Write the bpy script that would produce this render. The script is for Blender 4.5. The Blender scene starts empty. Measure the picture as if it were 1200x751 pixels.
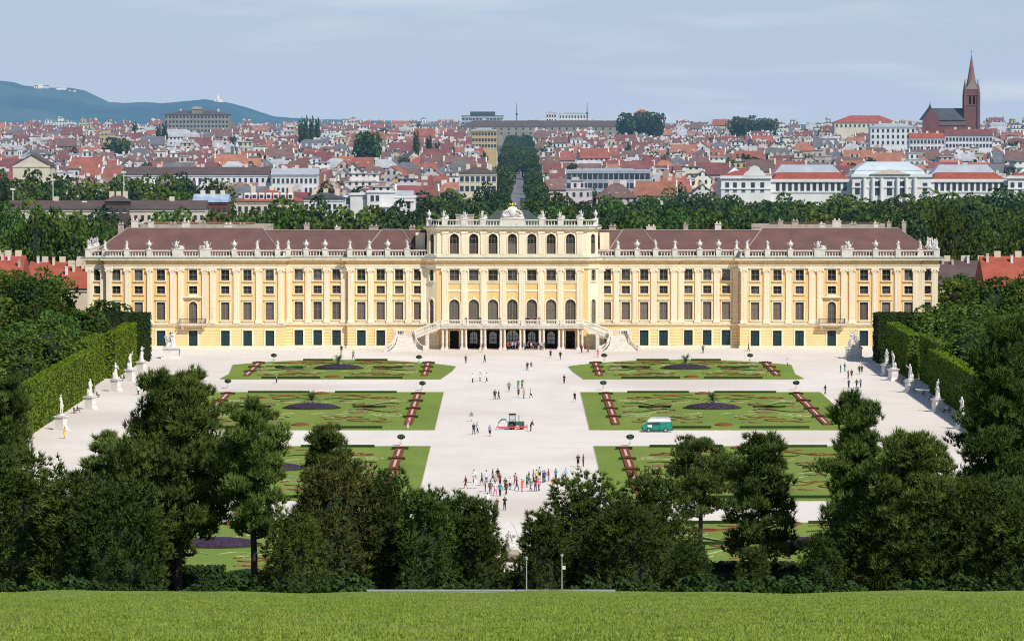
import bpy, bmesh, math, random
import numpy as np
from math import sin, cos, pi, radians, atan, sqrt
from mathutils import Vector, Matrix

random.seed(11)
SC = bpy.context.scene
COL = SC.collection

# ------------------------------------------------------------------ camera
F, CX, CY, CAMZ = 4875.0, 600.0, 375.5, 50.0
TH = atan(244.5 / F)
cam = bpy.data.objects.new('camera', bpy.data.cameras.new('camera'))
COL.objects.link(cam)
cam.location = (0, 0, CAMZ)
cam.rotation_euler = (pi / 2 - TH, 0, 0)
cam.data.sensor_width = 36
cam.data.lens = 36 * F / 1200
cam.data.clip_start = 1.0
cam.data.clip_end = 60000
SC.camera = cam


def ray(px, py):
    xc, yc = (px - CX) / F, (CY - py) / F
    return xc, cos(TH) + yc * sin(TH), -sin(TH) + yc * cos(TH)


def at(px, py, Y):                       # point of the photo's sight line at distance Y
    x, y, z = ray(px, py)
    t = Y / y
    return x * t, Y, CAMZ + z * t


def G(px, py, z=0.0):                    # where the sight line meets the level z
    x, y, zz = ray(px, py)
    t = (z - CAMZ) / zz
    return x * t, y * t


# ------------------------------------------------------------------ objects
def link(o, parent=None):
    COL.objects.link(o)
    if parent is not None:
        o.parent = parent
    return o


def tag(o, label=None, cat=None, group=None, kind=None):
    if label: o['label'] = label
    if cat: o['category'] = cat
    if group: o['group'] = group
    if kind: o['kind'] = kind
    return o


def empty(name, loc=(0, 0, 0), rz=0.0):
    o = bpy.data.objects.new(name, None)
    o.empty_display_size = 0.2
    o.location = loc
    o.rotation_euler = (0, 0, rz)
    return link(o)


def thing(name, label, cat, loc=(0, 0, 0), rz=0.0, group=None):
    return tag(empty(name, loc, rz), label, cat, group)


def put(name, me, parent=None, loc=None, rz=None, color=None, scale=None):
    o = bpy.data.objects.new(name, me)
    if loc is not None: o.location = loc
    if rz is not None: o.rotation_euler = (0, 0, rz)
    if scale is not None: o.scale = scale
    if color is not None: o.color = (*color[:3], 1)
    return link(o, parent)


ONES = ['', 'first', 'second', 'third', 'fourth', 'fifth', 'sixth', 'seventh', 'eighth', 'ninth', 'tenth', 'eleventh', 'twelfth',
        'thirteenth', 'fourteenth', 'fifteenth', 'sixteenth', 'seventeenth', 'eighteenth', 'nineteenth']
TENS = {20: 'twent', 30: 'thirt', 40: 'fort', 50: 'fift', 60: 'sixt', 70: 'sevent', 80: 'eight', 90: 'ninet'}


def nth(n):
    if n < 20: return ONES[n]
    t, u = n // 10 * 10, n % 10
    return TENS[t] + ('ieth' if u == 0 else 'y-' + ONES[u])


# ------------------------------------------------------------------ mesh builder
class MB:
    def __init__(s):
        s.v, s.f, s.m = [], [], []

    def add(s, vs, fs, mat=0):
        b = len(s.v)
        s.v += [tuple(p) for p in vs]
        for f in fs:
            s.f.append([b + i for i in f]); s.m.append(mat)

    def box(s, x0, x1, y0, y1, z0, z1, mat=0):
        vs = [(x0, y0, z0), (x1, y0, z0), (x1, y1, z0), (x0, y1, z0), (x0, y0, z1), (x1, y0, z1), (x1, y1, z1), (x0, y1, z1)]
        s.add(vs, [(3, 2, 1, 0), (4, 5, 6, 7), (0, 1, 5, 4), (1, 2, 6, 5), (2, 3, 7, 6), (3, 0, 4, 7)], mat)

    def frus(s, cx, cy, z0, z1, a0, b0, a1, b1, mat=0):         # tapered box with half sizes
        vs = [(cx - a0, cy - b0, z0), (cx + a0, cy - b0, z0), (cx + a0, cy + b0, z0), (cx - a0, cy + b0, z0),
              (cx - a1, cy - b1, z1), (cx + a1, cy - b1, z1), (cx + a1, cy + b1, z1), (cx - a1, cy + b1, z1)]
        s.add(vs, [(3, 2, 1, 0), (4, 5, 6, 7), (0, 1, 5, 4), (1, 2, 6, 5), (2, 3, 7, 6), (3, 0, 4, 7)], mat)

    def prism(s, poly, z0, z1, mat=0, top=True, bottom=True):     # poly counter-clockwise in xy
        n = len(poly)
        vs = [(x, y, z0) for x, y in poly] + [(x, y, z1) for x, y in poly]
        fs = [(i, (i + 1) % n, n + (i + 1) % n, n + i) for i in range(n)]
        if top: fs.append(tuple(range(n, 2 * n)))
        if bottom: fs.append(tuple(reversed(range(n))))
        s.add(vs, fs, mat)

    def exy(s, poly, y0, y1, mat=0):                              # poly (x,z), extruded along y
        n = len(poly)
        vs = [(x, y0, z) for x, z in poly] + [(x, y1, z) for x, z in poly]
        fs = [(i, (i + 1) % n, n + (i + 1) % n, n + i) for i in range(n)]
        fs += [tuple(reversed(range(n))), tuple(range(n, 2 * n))]
        s.add(vs, fs, mat)

    def exx(s, poly, x0, x1, mat=0):                              # poly (y,z), extruded along x
        n = len(poly)
        vs = [(x0, y, z) for y, z in poly] + [(x1, y, z) for y, z in poly]
        fs = [(i, (i + 1) % n, n + (i + 1) % n, n + i) for i in range(n)]
        fs += [tuple(reversed(range(n))), tuple(range(n, 2 * n))]
        s.add(vs, fs, mat)

    def tube(s, pts, rs, n=6, mat=0):
        pts = [Vector(p) for p in pts]
        if not isinstance(rs, (list, tuple)): rs = [rs] * len(pts)
        b = len(s.v)
        for i, p in enumerate(pts):
            d = (pts[min(i + 1, len(pts) - 1)] - pts[max(i - 1, 0)]).normalized()
            u = d.orthogonal().normalized() if abs(d.z) < 0.9 else Vector((1, 0, 0))
            u = (u - d * u.dot(d)).normalized()
            w = d.cross(u)
            for k in range(n):
                a = 2 * pi * k / n
                s.v.append(tuple(p + (u * cos(a) + w * sin(a)) * rs[i]))
        for i in range(len(pts) - 1):
            for k in range(n):
                k2 = (k + 1) % n
                s.f.append([b + i * n + k, b + i * n + k2, b + (i + 1) * n + k2, b + (i + 1) * n + k]); s.m.append(mat)
        s.f.append([b + k for k in reversed(range(n))]); s.m.append(mat)
        e = b + (len(pts) - 1) * n
        s.f.append([e + k for k in range(n)]); s.m.append(mat)

    def lathe(s, cx, cy, prof, n=10, mat=0, sx=1.0, sy=1.0):
        b = len(s.v)
        for r, z in prof:
            for k in range(n):
                a = 2 * pi * k / n
                s.v.append((cx + r * cos(a) * sx, cy + r * sin(a) * sy, z))
        for i in range(len(prof) - 1):
            for k in range(n):
                k2 = (k + 1) % n
                s.f.append([b + i * n + k, b + i * n + k2, b + (i + 1) * n + k2, b + (i + 1) * n + k]); s.m.append(mat)
        s.f.append([b + k for k in reversed(range(n))]); s.m.append(mat)
        e = b + (len(prof) - 1) * n
        s.f.append([e + k for k in range(n)]); s.m.append(mat)

    def ball(s, c, r, n=8, m=5, mat=0, rnd=0.0, rng=random):
        rx, ry, rz = r if isinstance(r, (list, tuple)) else (r, r, r)
        prof = []
        b = len(s.v)
        for i in range(m + 1):
            t = pi * (i + 0.001) / (m + 0.002)
            for k in range(n):
                a = 2 * pi * (k + 0.5 * (i % 2)) / n
                q = 1 + rng.uniform(-rnd, rnd)
                s.v.append((c[0] + rx * sin(t) * cos(a) * q, c[1] + ry * sin(t) * sin(a) * q, c[2] - rz * cos(t) * q))
        for i in range(m):
            for k in range(n):
                k2 = (k + 1) % n
                s.f.append([b + i * n + k, b + i * n + k2, b + (i + 1) * n + k2, b + (i + 1) * n + k]); s.m.append(mat)

    def sweep(s, path, prof, mat=0, closed=False):
        # path (x,y) left to right seen from the garden; prof [(out,z)]; out is toward the viewer side (right-hand normal)
        n = len(path)
        P = [Vector(p) for p in path]
        rows = []
        for i in range(n):
            dn = []
            if i > 0 or closed: dn.append((P[i] - P[i - 1]).normalized())
            if i < n - 1 or closed: dn.append((P[(i + 1) % n] - P[i]).normalized())
            ns = [Vector((d.y, -d.x)) for d in dn]
            m = sum(ns, Vector((0, 0)))
            m.normalize()
            k = 1.0 / max(0.35, m.dot(ns[0]))
            rows.append([(P[i].x + m.x * o * k, P[i].y + m.y * o * k, z) for o, z in prof])
        b = len(s.v)
        L = len(prof)
        for r in rows: s.v += r
        for i in range(n if closed else n - 1):
            j = (i + 1) % n
            for k in range(L - 1):
                s.f.append([b + i * L + k, b + j * L + k, b + j * L + k + 1, b + i * L + k + 1]); s.m.append(mat)
        if not closed:
            s.f.append([b + k for k in range(L)]); s.m.append(mat)
            s.f.append([b + (n - 1) * L + k for k in reversed(range(L))]); s.m.append(mat)

    def xform(s, M, start=0):
        for i in range(start, len(s.v)):
            s.v[i] = tuple(M @ Vector(s.v[i]))

    def mesh(s, name, mats, smooth=False):
        me = bpy.data.meshes.new(name)
        me.from_pydata(s.v, [], s.f)
        for m in (mats if isinstance(mats, (list, tuple)) else [mats]): me.materials.append(m)
        if len(s.f):
            me.polygons.foreach_set('material_index', s.m)
            if smooth: me.polygons.foreach_set('use_smooth', [True] * len(s.f))
        me.update()
        return me

    def build(s, name, mats, parent=None, loc=None, smooth=False, rz=None, color=None):
        return put(name, s.mesh(name, mats, smooth), parent, loc, rz, color)


def np_mesh(name, V, Fa, mats, mi=None):
    V = np.asarray(V, dtype=np.float32); Fa = np.asarray(Fa, dtype=np.int32)
    me = bpy.data.meshes.new(name)
    n, k = Fa.shape
    me.vertices.add(len(V)); me.vertices.foreach_set('co', V.ravel())
    me.loops.add(n * k); me.loops.foreach_set('vertex_index', Fa.ravel())
    me.polygons.add(n)
    me.polygons.foreach_set('loop_start', np.arange(0, n * k, k, dtype=np.int32))
    me.polygons.foreach_set('loop_total', np.full(n, k, dtype=np.int32))
    for m in (mats if isinstance(mats, (list, tuple)) else [mats]): me.materials.append(m)
    if mi is not None: me.polygons.foreach_set('material_index', np.asarray(mi, dtype=np.int32))
    me.update(calc_edges=True)
    return me


# ------------------------------------------------------------------ materials
def srgb(r, g, b):
    f = lambda c: (c / 255 / 12.92) if c / 255 <= 0.04045 else ((c / 255 + 0.055) / 1.055) ** 2.4
    return (f(r), f(g), f(b))


class NT:
    def __init__(s, name):
        s.mat = bpy.data.materials.new(name)
        s.mat.use_nodes = True
        s.t = s.mat.node_tree
        s.t.nodes.clear()
        s.out = s.t.nodes.new('ShaderNodeOutputMaterial')

    def n(s, typ, **kw):
        nd = s.t.nodes.new('ShaderNode' + typ)
        for k, v in kw.items():
            if hasattr(nd, k): setattr(nd, k, v)
            else: s.set(nd, k.replace('_', ' '), v)
        return nd

    def set(s, nd, key, v):
        inp = nd.inputs[key] if isinstance(key, int) else nd.inputs[key]
        if isinstance(v, bpy.types.NodeSocket): s.t.links.new(v, inp)
        elif isinstance(v, tuple) and len(v) == 3 and inp.type == 'RGBA': inp.default_value = (*v, 1)
        else: inp.default_value = v

    def math(s, op, a, b=0.0, c=0.0):
        nd = s.t.nodes.new('ShaderNodeMath'); nd.operation = op
        for i, v in enumerate((a, b, c)):
            if i < len(nd.inputs): s.set(nd, i, v)
        return nd.outputs[0]

    def mix(s, fac, a, b, typ='MIX'):
        nd = s.t.nodes.new('ShaderNodeMix'); nd.data_type = 'RGBA'; nd.blend_type = typ
        s.set(nd, 0, fac); s.set(nd, 6, a); s.set(nd, 7, b)
        return nd.outputs[2]

    def noise(s, scale, vec=None, detail=4.0, rough=0.55):
        nd = s.n('TexNoise'); nd.inputs['Scale'].default_value = scale; nd.inputs['Detail'].default_value = detail
        nd.inputs['Roughness'].default_value = rough
        if vec is not None: s.t.links.new(vec, nd.inputs['Vector'])
        return nd.outputs['Fac']

    def ramp(s, x, lo, hi):
        nd = s.t.nodes.new('ShaderNodeMapRange')
        s.set(nd, 0, x); nd.inputs[1].default_value = lo; nd.inputs[2].default_value = hi
        return nd.outputs[0]

    def coord(s, which='Object', scale=None):
        o = s.n('TexCoord').outputs[which]
        if scale is None: return o
        mp = s.t.nodes.new('ShaderNodeMapping'); mp.inputs['Scale'].default_value = scale
        s.t.links.new(o, mp.inputs['Vector'])
        return mp.outputs[0]

    def world(s, scale=None):
        o = s.n('NewGeometry').outputs['Position']
        if scale is None: return o
        mp = s.t.nodes.new('ShaderNodeMapping'); mp.inputs['Scale'].default_value = scale
        s.t.links.new(o, mp.inputs['Vector'])
        return mp.outputs[0]

    def finish(s, color, rough=0.85, bump=None, bdist=0.1, bstr=0.5, metal=0.0, spec=0.3, trans=0.0, haze=0.0):
        p = s.n('BsdfPrincipled')
        s.set(p, 'Base Color', color); s.set(p, 'Roughness', rough); s.set(p, 'Metallic', metal)
        s.set(p, 'Specular IOR Level', spec)
        if bump is not None:
            b = s.n('Bump'); s.set(b, 'Height', bump); b.inputs['Distance'].default_value = bdist; b.inputs['Strength'].default_value = bstr
            s.t.links.new(b.outputs[0], p.inputs['Normal'])
        sh = p.outputs[0]
        if trans:
            tr = s.n('BsdfTranslucent'); s.set(tr, 'Color', color)
            mx = s.n('MixShader'); mx.inputs[0].default_value = trans
            s.t.links.new(sh, mx.inputs[1]); s.t.links.new(tr.outputs[0], mx.inputs[2]); sh = mx.outputs[0]
        if haze:                            # air haze painted as surface glow, thickening with distance beyond the park
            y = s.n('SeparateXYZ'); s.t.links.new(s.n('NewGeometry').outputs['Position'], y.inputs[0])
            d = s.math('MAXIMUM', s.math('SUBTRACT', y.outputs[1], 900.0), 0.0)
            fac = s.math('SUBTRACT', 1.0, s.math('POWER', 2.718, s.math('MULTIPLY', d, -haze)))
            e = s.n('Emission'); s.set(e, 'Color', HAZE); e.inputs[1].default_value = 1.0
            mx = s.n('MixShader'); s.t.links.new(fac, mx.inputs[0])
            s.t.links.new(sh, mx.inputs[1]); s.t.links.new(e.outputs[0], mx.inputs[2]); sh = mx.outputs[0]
        s.t.links.new(sh, s.out.inputs[0])
        return s.mat


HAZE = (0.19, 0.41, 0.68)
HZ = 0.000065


def plain(name, c, rough=0.8, var=0.12, scale=2.0, bump=0.0, metal=0.0, spec=0.3, haze=0.0, obj=False, wscale=None):
    t = NT(name)
    vec = t.world(wscale) if wscale else t.coord('Object')
    nz = t.noise(scale, vec)
    base = t.n('ObjectInfo').outputs['Color'] if obj else c
    lo = t.n('Mix') if False else None
    k = t.math('ADD', 1.0 - var, t.math('MULTIPLY', t.ramp(nz, 0.3, 0.7), 2 * var))
    hs = t.n('HueSaturation'); t.set(hs, 'Color', base); t.set(hs, 'Value', k)
    return t.finish(hs.outputs[0], rough, nz if bump else None, bump or 0.1, 0.6, metal, spec, 0, haze)


def foliage(name, dark, light, scale=0.6, trans=0.25, haze=0.0, hue=0.03, val=0.25, tip=None):
    t = NT(name)
    vec = t.coord('Object')
    a = t.ramp(t.noise(scale, vec, 3.0), 0.32, 0.68)
    b = t.ramp(t.noise(scale * 6, vec, 2.0), 0.25, 0.75)
    f = t.math('ADD', t.math('MULTIPLY', a, 0.6), t.math('MULTIPLY', b, 0.4))
    c = t.mix(f, dark, light)
    r = t.n('ObjectInfo').outputs['Random']
    hs = t.n('HueSaturation')
    t.set(hs, 'Color', c)
    t.set(hs, 'Hue', t.math('ADD', 0.5 - hue / 2, t.math('MULTIPLY', r, hue)))
    r2 = t.math('FRACT', t.math('MULTIPLY', r, 7.31))
    t.set(hs, 'Value', t.math('ADD', 1 - val, t.math('MULTIPLY', r2, 2 * val)))
    return t.finish(hs.outputs[0], 0.75, None, spec=0.12, trans=trans, haze=haze)


M = {}


def setup_materials():
    t = NT('cream_plaster')
    f = t.ramp(t.noise(0.12, t.world(), 3.0), 0.3, 0.7)
    st_ = t.ramp(t.noise(0.8, t.world((1, 1, 0.10)), 2.0, 0.5), 0.48, 0.75)
    c = t.mix(f, (0.85, 0.745, 0.54), (0.78, 0.67, 0.465))
    M['cream'] = t.finish(t.mix(t.math('MULTIPLY', st_, 0.38), c, (0.50, 0.42, 0.30)), 0.85)
    M['white_stone'] = plain('white_marble', (0.66, 0.63, 0.58), 0.7, 0.16, 1.6)
    M['stone'] = plain('pale_stone', (0.66, 0.61, 0.52), 0.85, 0.14, 1.2)
    # yellow wall with faint weathering
    t = NT('yellow_plaster')
    v = t.world((1, 1, 0.25))
    f = t.ramp(t.noise(0.35, v, 6.0), 0.3, 0.75)
    c = t.mix(f, (0.83, 0.535, 0.225), (0.76, 0.465, 0.175))
    st_ = t.ramp(t.noise(0.7, t.world((1, 1, 0.12)), 2.0, 0.5), 0.48, 0.75)
    pt = t.ramp(t.noise(0.07, t.world(), 3.0), 0.4, 0.65)
    c = t.mix(t.math('MULTIPLY', pt, 0.35), c, (0.86, 0.62, 0.33))
    M['yellow'] = t.finish(t.mix(t.math('MULTIPLY', st_, 0.35), c, (0.52, 0.34, 0.15)), 0.9)
    # rusticated ground floor
    t = NT('rusticated_yellow_plaster')
    z = t.n('SeparateXYZ'); t.t.links.new(t.world(), z.inputs[0])
    fr = t.math('FRACT', t.math('DIVIDE', z.outputs[2], 0.62))
    g = t.math('LESS_THAN', fr, 0.14)
    f = t.ramp(t.noise(0.5, t.world((1, 1, 0.4)), 5.0), 0.3, 0.7)
    c = t.mix(g, t.mix(f, (0.86, 0.64, 0.32), (0.80, 0.57, 0.26)), (0.60, 0.40, 0.17))
    M['rust'] = t.finish(c, 0.9, t.math('SUBTRACT', 1.0, g), 0.05, 0.8)
    # roof tiles
    t = NT('red_brown_roof_tiles')
    v = t.world()
    z = t.n('SeparateXYZ'); t.t.links.new(v, z.inputs[0])
    row = t.math('FRACT', t.math('DIVIDE', z.outputs[2], 0.22))
    br = t.ramp(t.noise(0.25, v, 5.0), 0.3, 0.7)
    fine = t.ramp(t.noise(3.0, t.world((1, 1, 4)), 2.0), 0.3, 0.7)
    c = t.mix(br, (0.118, 0.064, 0.056), (0.175, 0.092, 0.080))
    c = t.mix(t.math('MULTIPLY', fine, 0.35), c, (0.10, 0.052, 0.045))
    M['roof'] = t.finish(c, 0.8, row, 0.05, 0.5)
    M['flash'] = plain('roof_flashing', (0.34, 0.27, 0.24), 0.6, 0.1, 1.0)
    M['copper'] = plain('green_copper', (0.16, 0.22, 0.19), 0.6, 0.2, 0.8)
    M['darkroof'] = plain('dark_green_roof', (0.055, 0.075, 0.07), 0.55, 0.2, 0.8)
    t = NT('window_glass')
    f = t.ramp(t.noise(0.45, t.world()), 0.35, 0.65)
    rnd = t.n('ObjectInfo').outputs['Random']
    f = t.math('MULTIPLY', f, t.math('POWER', rnd, 1.5))
    M['glass'] = t.finish(t.mix(f, (0.012, 0.014, 0.018), (0.13, 0.145, 0.16)), 0.12, spec=0.6)
    t = NT('brown_louvre_blind')
    z = t.n('SeparateXYZ'); t.t.links.new(t.coord('Object'), z.inputs[0])
    fr = t.math('FRACT', t.math('MULTIPLY', z.outputs[2], 4.0))
    rnd = t.n('ObjectInfo').outputs['Random']
    c = t.mix(fr, (0.095, 0.075, 0.060), (0.15, 0.125, 0.10))
    hs = t.n('HueSaturation'); t.set(hs, 'Color', c); t.set(hs, 'Value', t.math('ADD', 0.55, t.math('MULTIPLY', rnd, 0.85)))
    M['blind'] = t.finish(hs.outputs[0], 0.7)
    M['frame'] = plain('window_frame_grey', (0.22, 0.19, 0.15), 0.6)
    M['green_door'] = plain('dark_green_shutter', (0.014, 0.040, 0.044), 0.45, 0.25, 3.0)
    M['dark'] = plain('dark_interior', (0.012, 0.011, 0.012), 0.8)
    M['pale_glass'] = plain('pale_daylit_glass', (0.42, 0.47, 0.47), 0.2, 0.25, 1.0)  # daylight beyond the arcade doors painted into opaque panes; tractor cab shares it
    M['iron'] = plain('black_iron', (0.02, 0.02, 0.022), 0.5)
    M['gold'] = plain('gilded_metal', (0.75, 0.50, 0.10), 0.3, 0.1, 3.0, metal=0.8)
    M['chimney'] = plain('chimney_plaster', (0.42, 0.35, 0.28), 0.9, 0.2, 1.0)
    # gravel court
    t = NT('pale_gravel')
    v = t.world()
    a = t.ramp(t.noise(0.045, t.world((1, 0.35, 1)), 6.0, 0.6), 0.3, 0.7)
    b = t.ramp(t.noise(0.35, t.world((0.6, 0.25, 1)), 4.0), 0.3, 0.7)
    d = t.ramp(t.noise(7.0, v, 2.0), 0.3, 0.7)
    c = t.mix(a, (0.66, 0.59, 0.510), (0.78, 0.71, 0.625))
    c = t.mix(t.math('MULTIPLY', b, 0.5), c, (0.59, 0.535, 0.48))
    c = t.mix(t.math('MULTIPLY', d, 0.08), c, (0.56, 0.51, 0.46))
    tr_ = t.ramp(t.noise(0.5, t.world((0.10, 1.3, 1)), 4.0, 0.6), 0.56, 0.70)
    c = t.mix(t.math('MULTIPLY', tr_, 0.5), c, (0.54, 0.47, 0.40))
    wr = t.ramp(t.noise(0.018, t.world(), 3.0, 0.5), 0.50, 0.66)
    c = t.mix(t.math('MULTIPLY', wr, 0.75), c, (0.565, 0.495, 0.42))
    M['gravel'] = t.finish(c, 0.95, d, 0.02, 0.4)
    # lawns
    t = NT('mown_lawn')
    v = t.world()
    a = t.ramp(t.noise(0.10, t.world((1, 0.5, 1)), 5.0), 0.3, 0.7)
    d = t.ramp(t.noise(2.5, v, 3.0), 0.3, 0.7)
    c = t.mix(a, (0.140, 0.205, 0.022), (0.205, 0.270, 0.036))
    c = t.mix(t.math('MULTIPLY', d, 0.4), c, (0.085, 0.14, 0.025))
    M['lawn'] = t.finish(c, 0.95, d, 0.05, 0.6)
    t = NT('meadow_lawn')
    a = t.ramp(t.noise(0.12, t.world((1, 0.3, 1)), 6.0), 0.3, 0.7)
    d = t.ramp(t.noise(1.6, t.world((1, 0.45, 1)), 5.0, 0.7), 0.3, 0.7)
    c = t.mix(a, (0.165, 0.25, 0.024), (0.25, 0.32, 0.045))
    c = t.mix(t.math('MULTIPLY', d, 0.55), c, (0.09, 0.14, 0.02))
    M['meadow'] = t.finish(c, 0.95, d, 0.3, 0.8)
    t = NT('grass_blades')
    p = t.world()
    c = t.mix(t.ramp(t.noise(1.3, t.world((1, 0.35, 1)), 6.0, 0.75), 0.34, 0.66), (0.125, 0.205, 0.014), (0.37, 0.435, 0.070))
    dr = t.ramp(t.noise(0.22, t.world((1, 0.3, 1)), 4.0, 0.6), 0.48, 0.70)
    c = t.mix(t.math('MULTIPLY', dr, 0.4), c, (0.36, 0.34, 0.10))
    dk = t.ramp(t.noise(0.5, t.world((1, 0.3, 4)), 5.0, 0.7), 0.55, 0.68)
    c = t.mix(t.math('MULTIPLY', dk, 0.6), c, (0.075, 0.135, 0.018))
    M['blade'] = t.finish(c, 0.7, trans=0.3, spec=0.2)
    t = NT('earth_ground')
    a = t.ramp(t.noise(0.02, t.world(), 6.0), 0.3, 0.7)
    c = t.mix(a, (0.05, 0.07, 0.025), (0.12, 0.11, 0.07))
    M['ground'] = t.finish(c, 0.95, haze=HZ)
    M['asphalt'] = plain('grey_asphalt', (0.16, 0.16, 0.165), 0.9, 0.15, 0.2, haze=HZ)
    # flowers
    def fl(name, a, b, sc=2.2, thr=(0.42, 0.58)):
        t = NT(name)
        f = t.ramp(t.noise(sc, t.world(), 3.0, 0.7), *thr)
        M[name] = t.finish(t.mix(f, a, b), 0.85, f, 0.1, 0.6)
    fl('red_flowers', (0.24, 0.03, 0.02), (0.10, 0.10, 0.02))
    fl('pink_flowers', (0.36, 0.12, 0.10), (0.14, 0.15, 0.035))
    fl('rust_flowers', (0.28, 0.048, 0.022), (0.12, 0.035, 0.018))
    fl('purple_flowers', (0.055, 0.028, 0.062), (0.022, 0.014, 0.026))
    fl('cream_flowers', (0.52, 0.50, 0.30), (0.30, 0.36, 0.12))
    fl('pale_gravel_strip', (0.60, 0.50, 0.44), (0.50, 0.36, 0.32))
    # foliage
    M['box'] = foliage('box_hedge_leaves', (0.022, 0.045, 0.010), (0.045, 0.080, 0.018), 1.5, 0.15)
    M['hedge'] = foliage('clipped_hedge_leaves', (0.085, 0.145, 0.010), (0.19, 0.265, 0.022), 0.5, 0.3, val=0.03)
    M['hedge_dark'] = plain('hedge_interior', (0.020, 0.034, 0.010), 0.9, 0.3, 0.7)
    M['broad'] = foliage('broadleaf_foliage', (0.034, 0.070, 0.014), (0.125, 0.190, 0.032), 0.25, 0.28, HZ, 0.055, 0.42)
    M['broad_dark'] = foliage('dark_broadleaf_foliage', (0.020, 0.046, 0.016), (0.060, 0.105, 0.030), 0.25, 0.2, HZ, 0.03, 0.3)
    M['broad_light'] = foliage('light_broadleaf_foliage', (0.060, 0.095, 0.014), (0.165, 0.225, 0.036), 0.25, 0.3, HZ, 0.04, 0.25)
    M['broad_core'] = plain('crown_dark_core', (0.012, 0.022, 0.008), 0.9, 0.3, 0.7, haze=HZ)  # dark filler ball inside crowns, added to stop see-through and light leaking
    M['pine'] = foliage('pine_needles', (0.036, 0.066, 0.015), (0.15, 0.205, 0.042), 0.35, 0.06, 0, 0.03, 0.2)
    M['yew'] = foliage('yew_needles', (0.024, 0.043, 0.010), (0.105, 0.145, 0.026), 0.4, 0.06, 0, 0.03, 0.2)
    M['brown_yew'] = foliage('bronzed_needles', (0.042, 0.054, 0.013), (0.130, 0.128, 0.032), 0.5, 0.08, 0, 0.03, 0.15)
    M['palm'] = foliage('palm_fronds', (0.05, 0.085, 0.03), (0.10, 0.14, 0.06), 1.0, 0.2)
    M['bark'] = plain('tree_bark', (0.045, 0.034, 0.027), 0.9, 0.35, 3.0, bump=0.1)
    # city: colours come from each house
    def citywall(name, c=None):
        t = NT(name)
        base = c if c else t.n('ObjectInfo').outputs['Color']
        s1 = t.n('SeparateXYZ'); t.t.links.new(t.coord('Object'), s1.inputs[0])
        s2 = t.n('SeparateXYZ'); t.t.links.new(t.coord('Normal'), s2.inputs[0])
        u = t.math('ADD', t.math('MULTIPLY', s1.outputs[0], t.math('ABSOLUTE', s2.outputs[1])),
                   t.math('MULTIPLY', s1.outputs[1], t.math('ABSOLUTE', s2.outputs[0])))
        fu = t.math('FRACT', t.math('DIVIDE', u, 2.6))
        fz = t.math('FRACT', t.math('DIVIDE', s1.outputs[2], 3.3))
        w = t.math('MULTIPLY', t.math('MULTIPLY', t.math('GREATER_THAN', fu, 0.30), t.math('LESS_THAN', fu, 0.72)),
                   t.math('MULTIPLY', t.math('GREATER_THAN', fz, 0.28), t.math('LESS_THAN', fz, 0.80)))
        nz = t.ramp(t.noise(0.15, t.world(), 3.0), 0.3, 0.7)
        hs = t.n('HueSaturation'); t.set(hs, 'Color', base); t.set(hs, 'Value', t.math('ADD', 0.82, t.math('MULTIPLY', nz, 0.25)))
        col = t.mix(w, hs.outputs[0], (0.045, 0.05, 0.06))
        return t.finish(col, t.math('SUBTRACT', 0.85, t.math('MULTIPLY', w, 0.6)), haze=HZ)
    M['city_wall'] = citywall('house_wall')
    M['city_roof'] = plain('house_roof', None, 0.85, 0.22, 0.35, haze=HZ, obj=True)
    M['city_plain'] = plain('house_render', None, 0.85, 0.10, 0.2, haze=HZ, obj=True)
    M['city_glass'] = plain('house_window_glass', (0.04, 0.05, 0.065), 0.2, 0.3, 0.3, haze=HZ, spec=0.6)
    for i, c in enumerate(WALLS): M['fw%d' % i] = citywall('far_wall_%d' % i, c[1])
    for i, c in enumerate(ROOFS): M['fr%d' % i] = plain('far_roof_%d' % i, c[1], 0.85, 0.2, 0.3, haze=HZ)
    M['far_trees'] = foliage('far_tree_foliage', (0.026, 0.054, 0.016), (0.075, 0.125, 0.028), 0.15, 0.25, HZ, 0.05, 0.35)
    # people etc.
    M['skin'] = plain('skin', (0.52, 0.32, 0.23), 0.6, 0.05, 3.0)
    M['cloth'] = plain('clothing', None, 0.9, 0.12, 6.0, obj=True)
    M['paint'] = plain('vehicle_paint', None, 0.3, 0.04, 1.0, spec=0.5, obj=True)
    M['rubber'] = plain('black_rubber', (0.018, 0.018, 0.018), 0.85)
    M['metal'] = plain('grey_metal', (0.42, 0.43, 0.44), 0.45, 0.1, 2.0, metal=0.3)
    M['lamp'] = plain('lamp_lens', (0.75, 0.72, 0.62), 0.2)
    M['wood'] = plain('bench_wood', (0.10, 0.07, 0.045), 0.7, 0.2, 4.0)


WALLS = [('white', (0.68, 0.66, 0.62)), ('cream', (0.62, 0.56, 0.43)), ('pale grey', (0.50, 0.49, 0.47)), ('beige', (0.50, 0.42, 0.31)),
         ('ochre', (0.55, 0.40, 0.20)), ('off-white', (0.66, 0.63, 0.56)), ('pinkish', (0.55, 0.43, 0.37))]
ROOFS = [('brick red', (0.25, 0.085, 0.060)), ('dark red', (0.165, 0.062, 0.056)), ('terracotta', (0.30, 0.125, 0.078)),
         ('brown', (0.15, 0.088, 0.075)), ('slate grey', (0.12, 0.12, 0.13)), ('pale grey', (0.34, 0.35, 0.36)),
         ('orange', (0.40, 0.135, 0.065))]
setup_materials()

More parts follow.
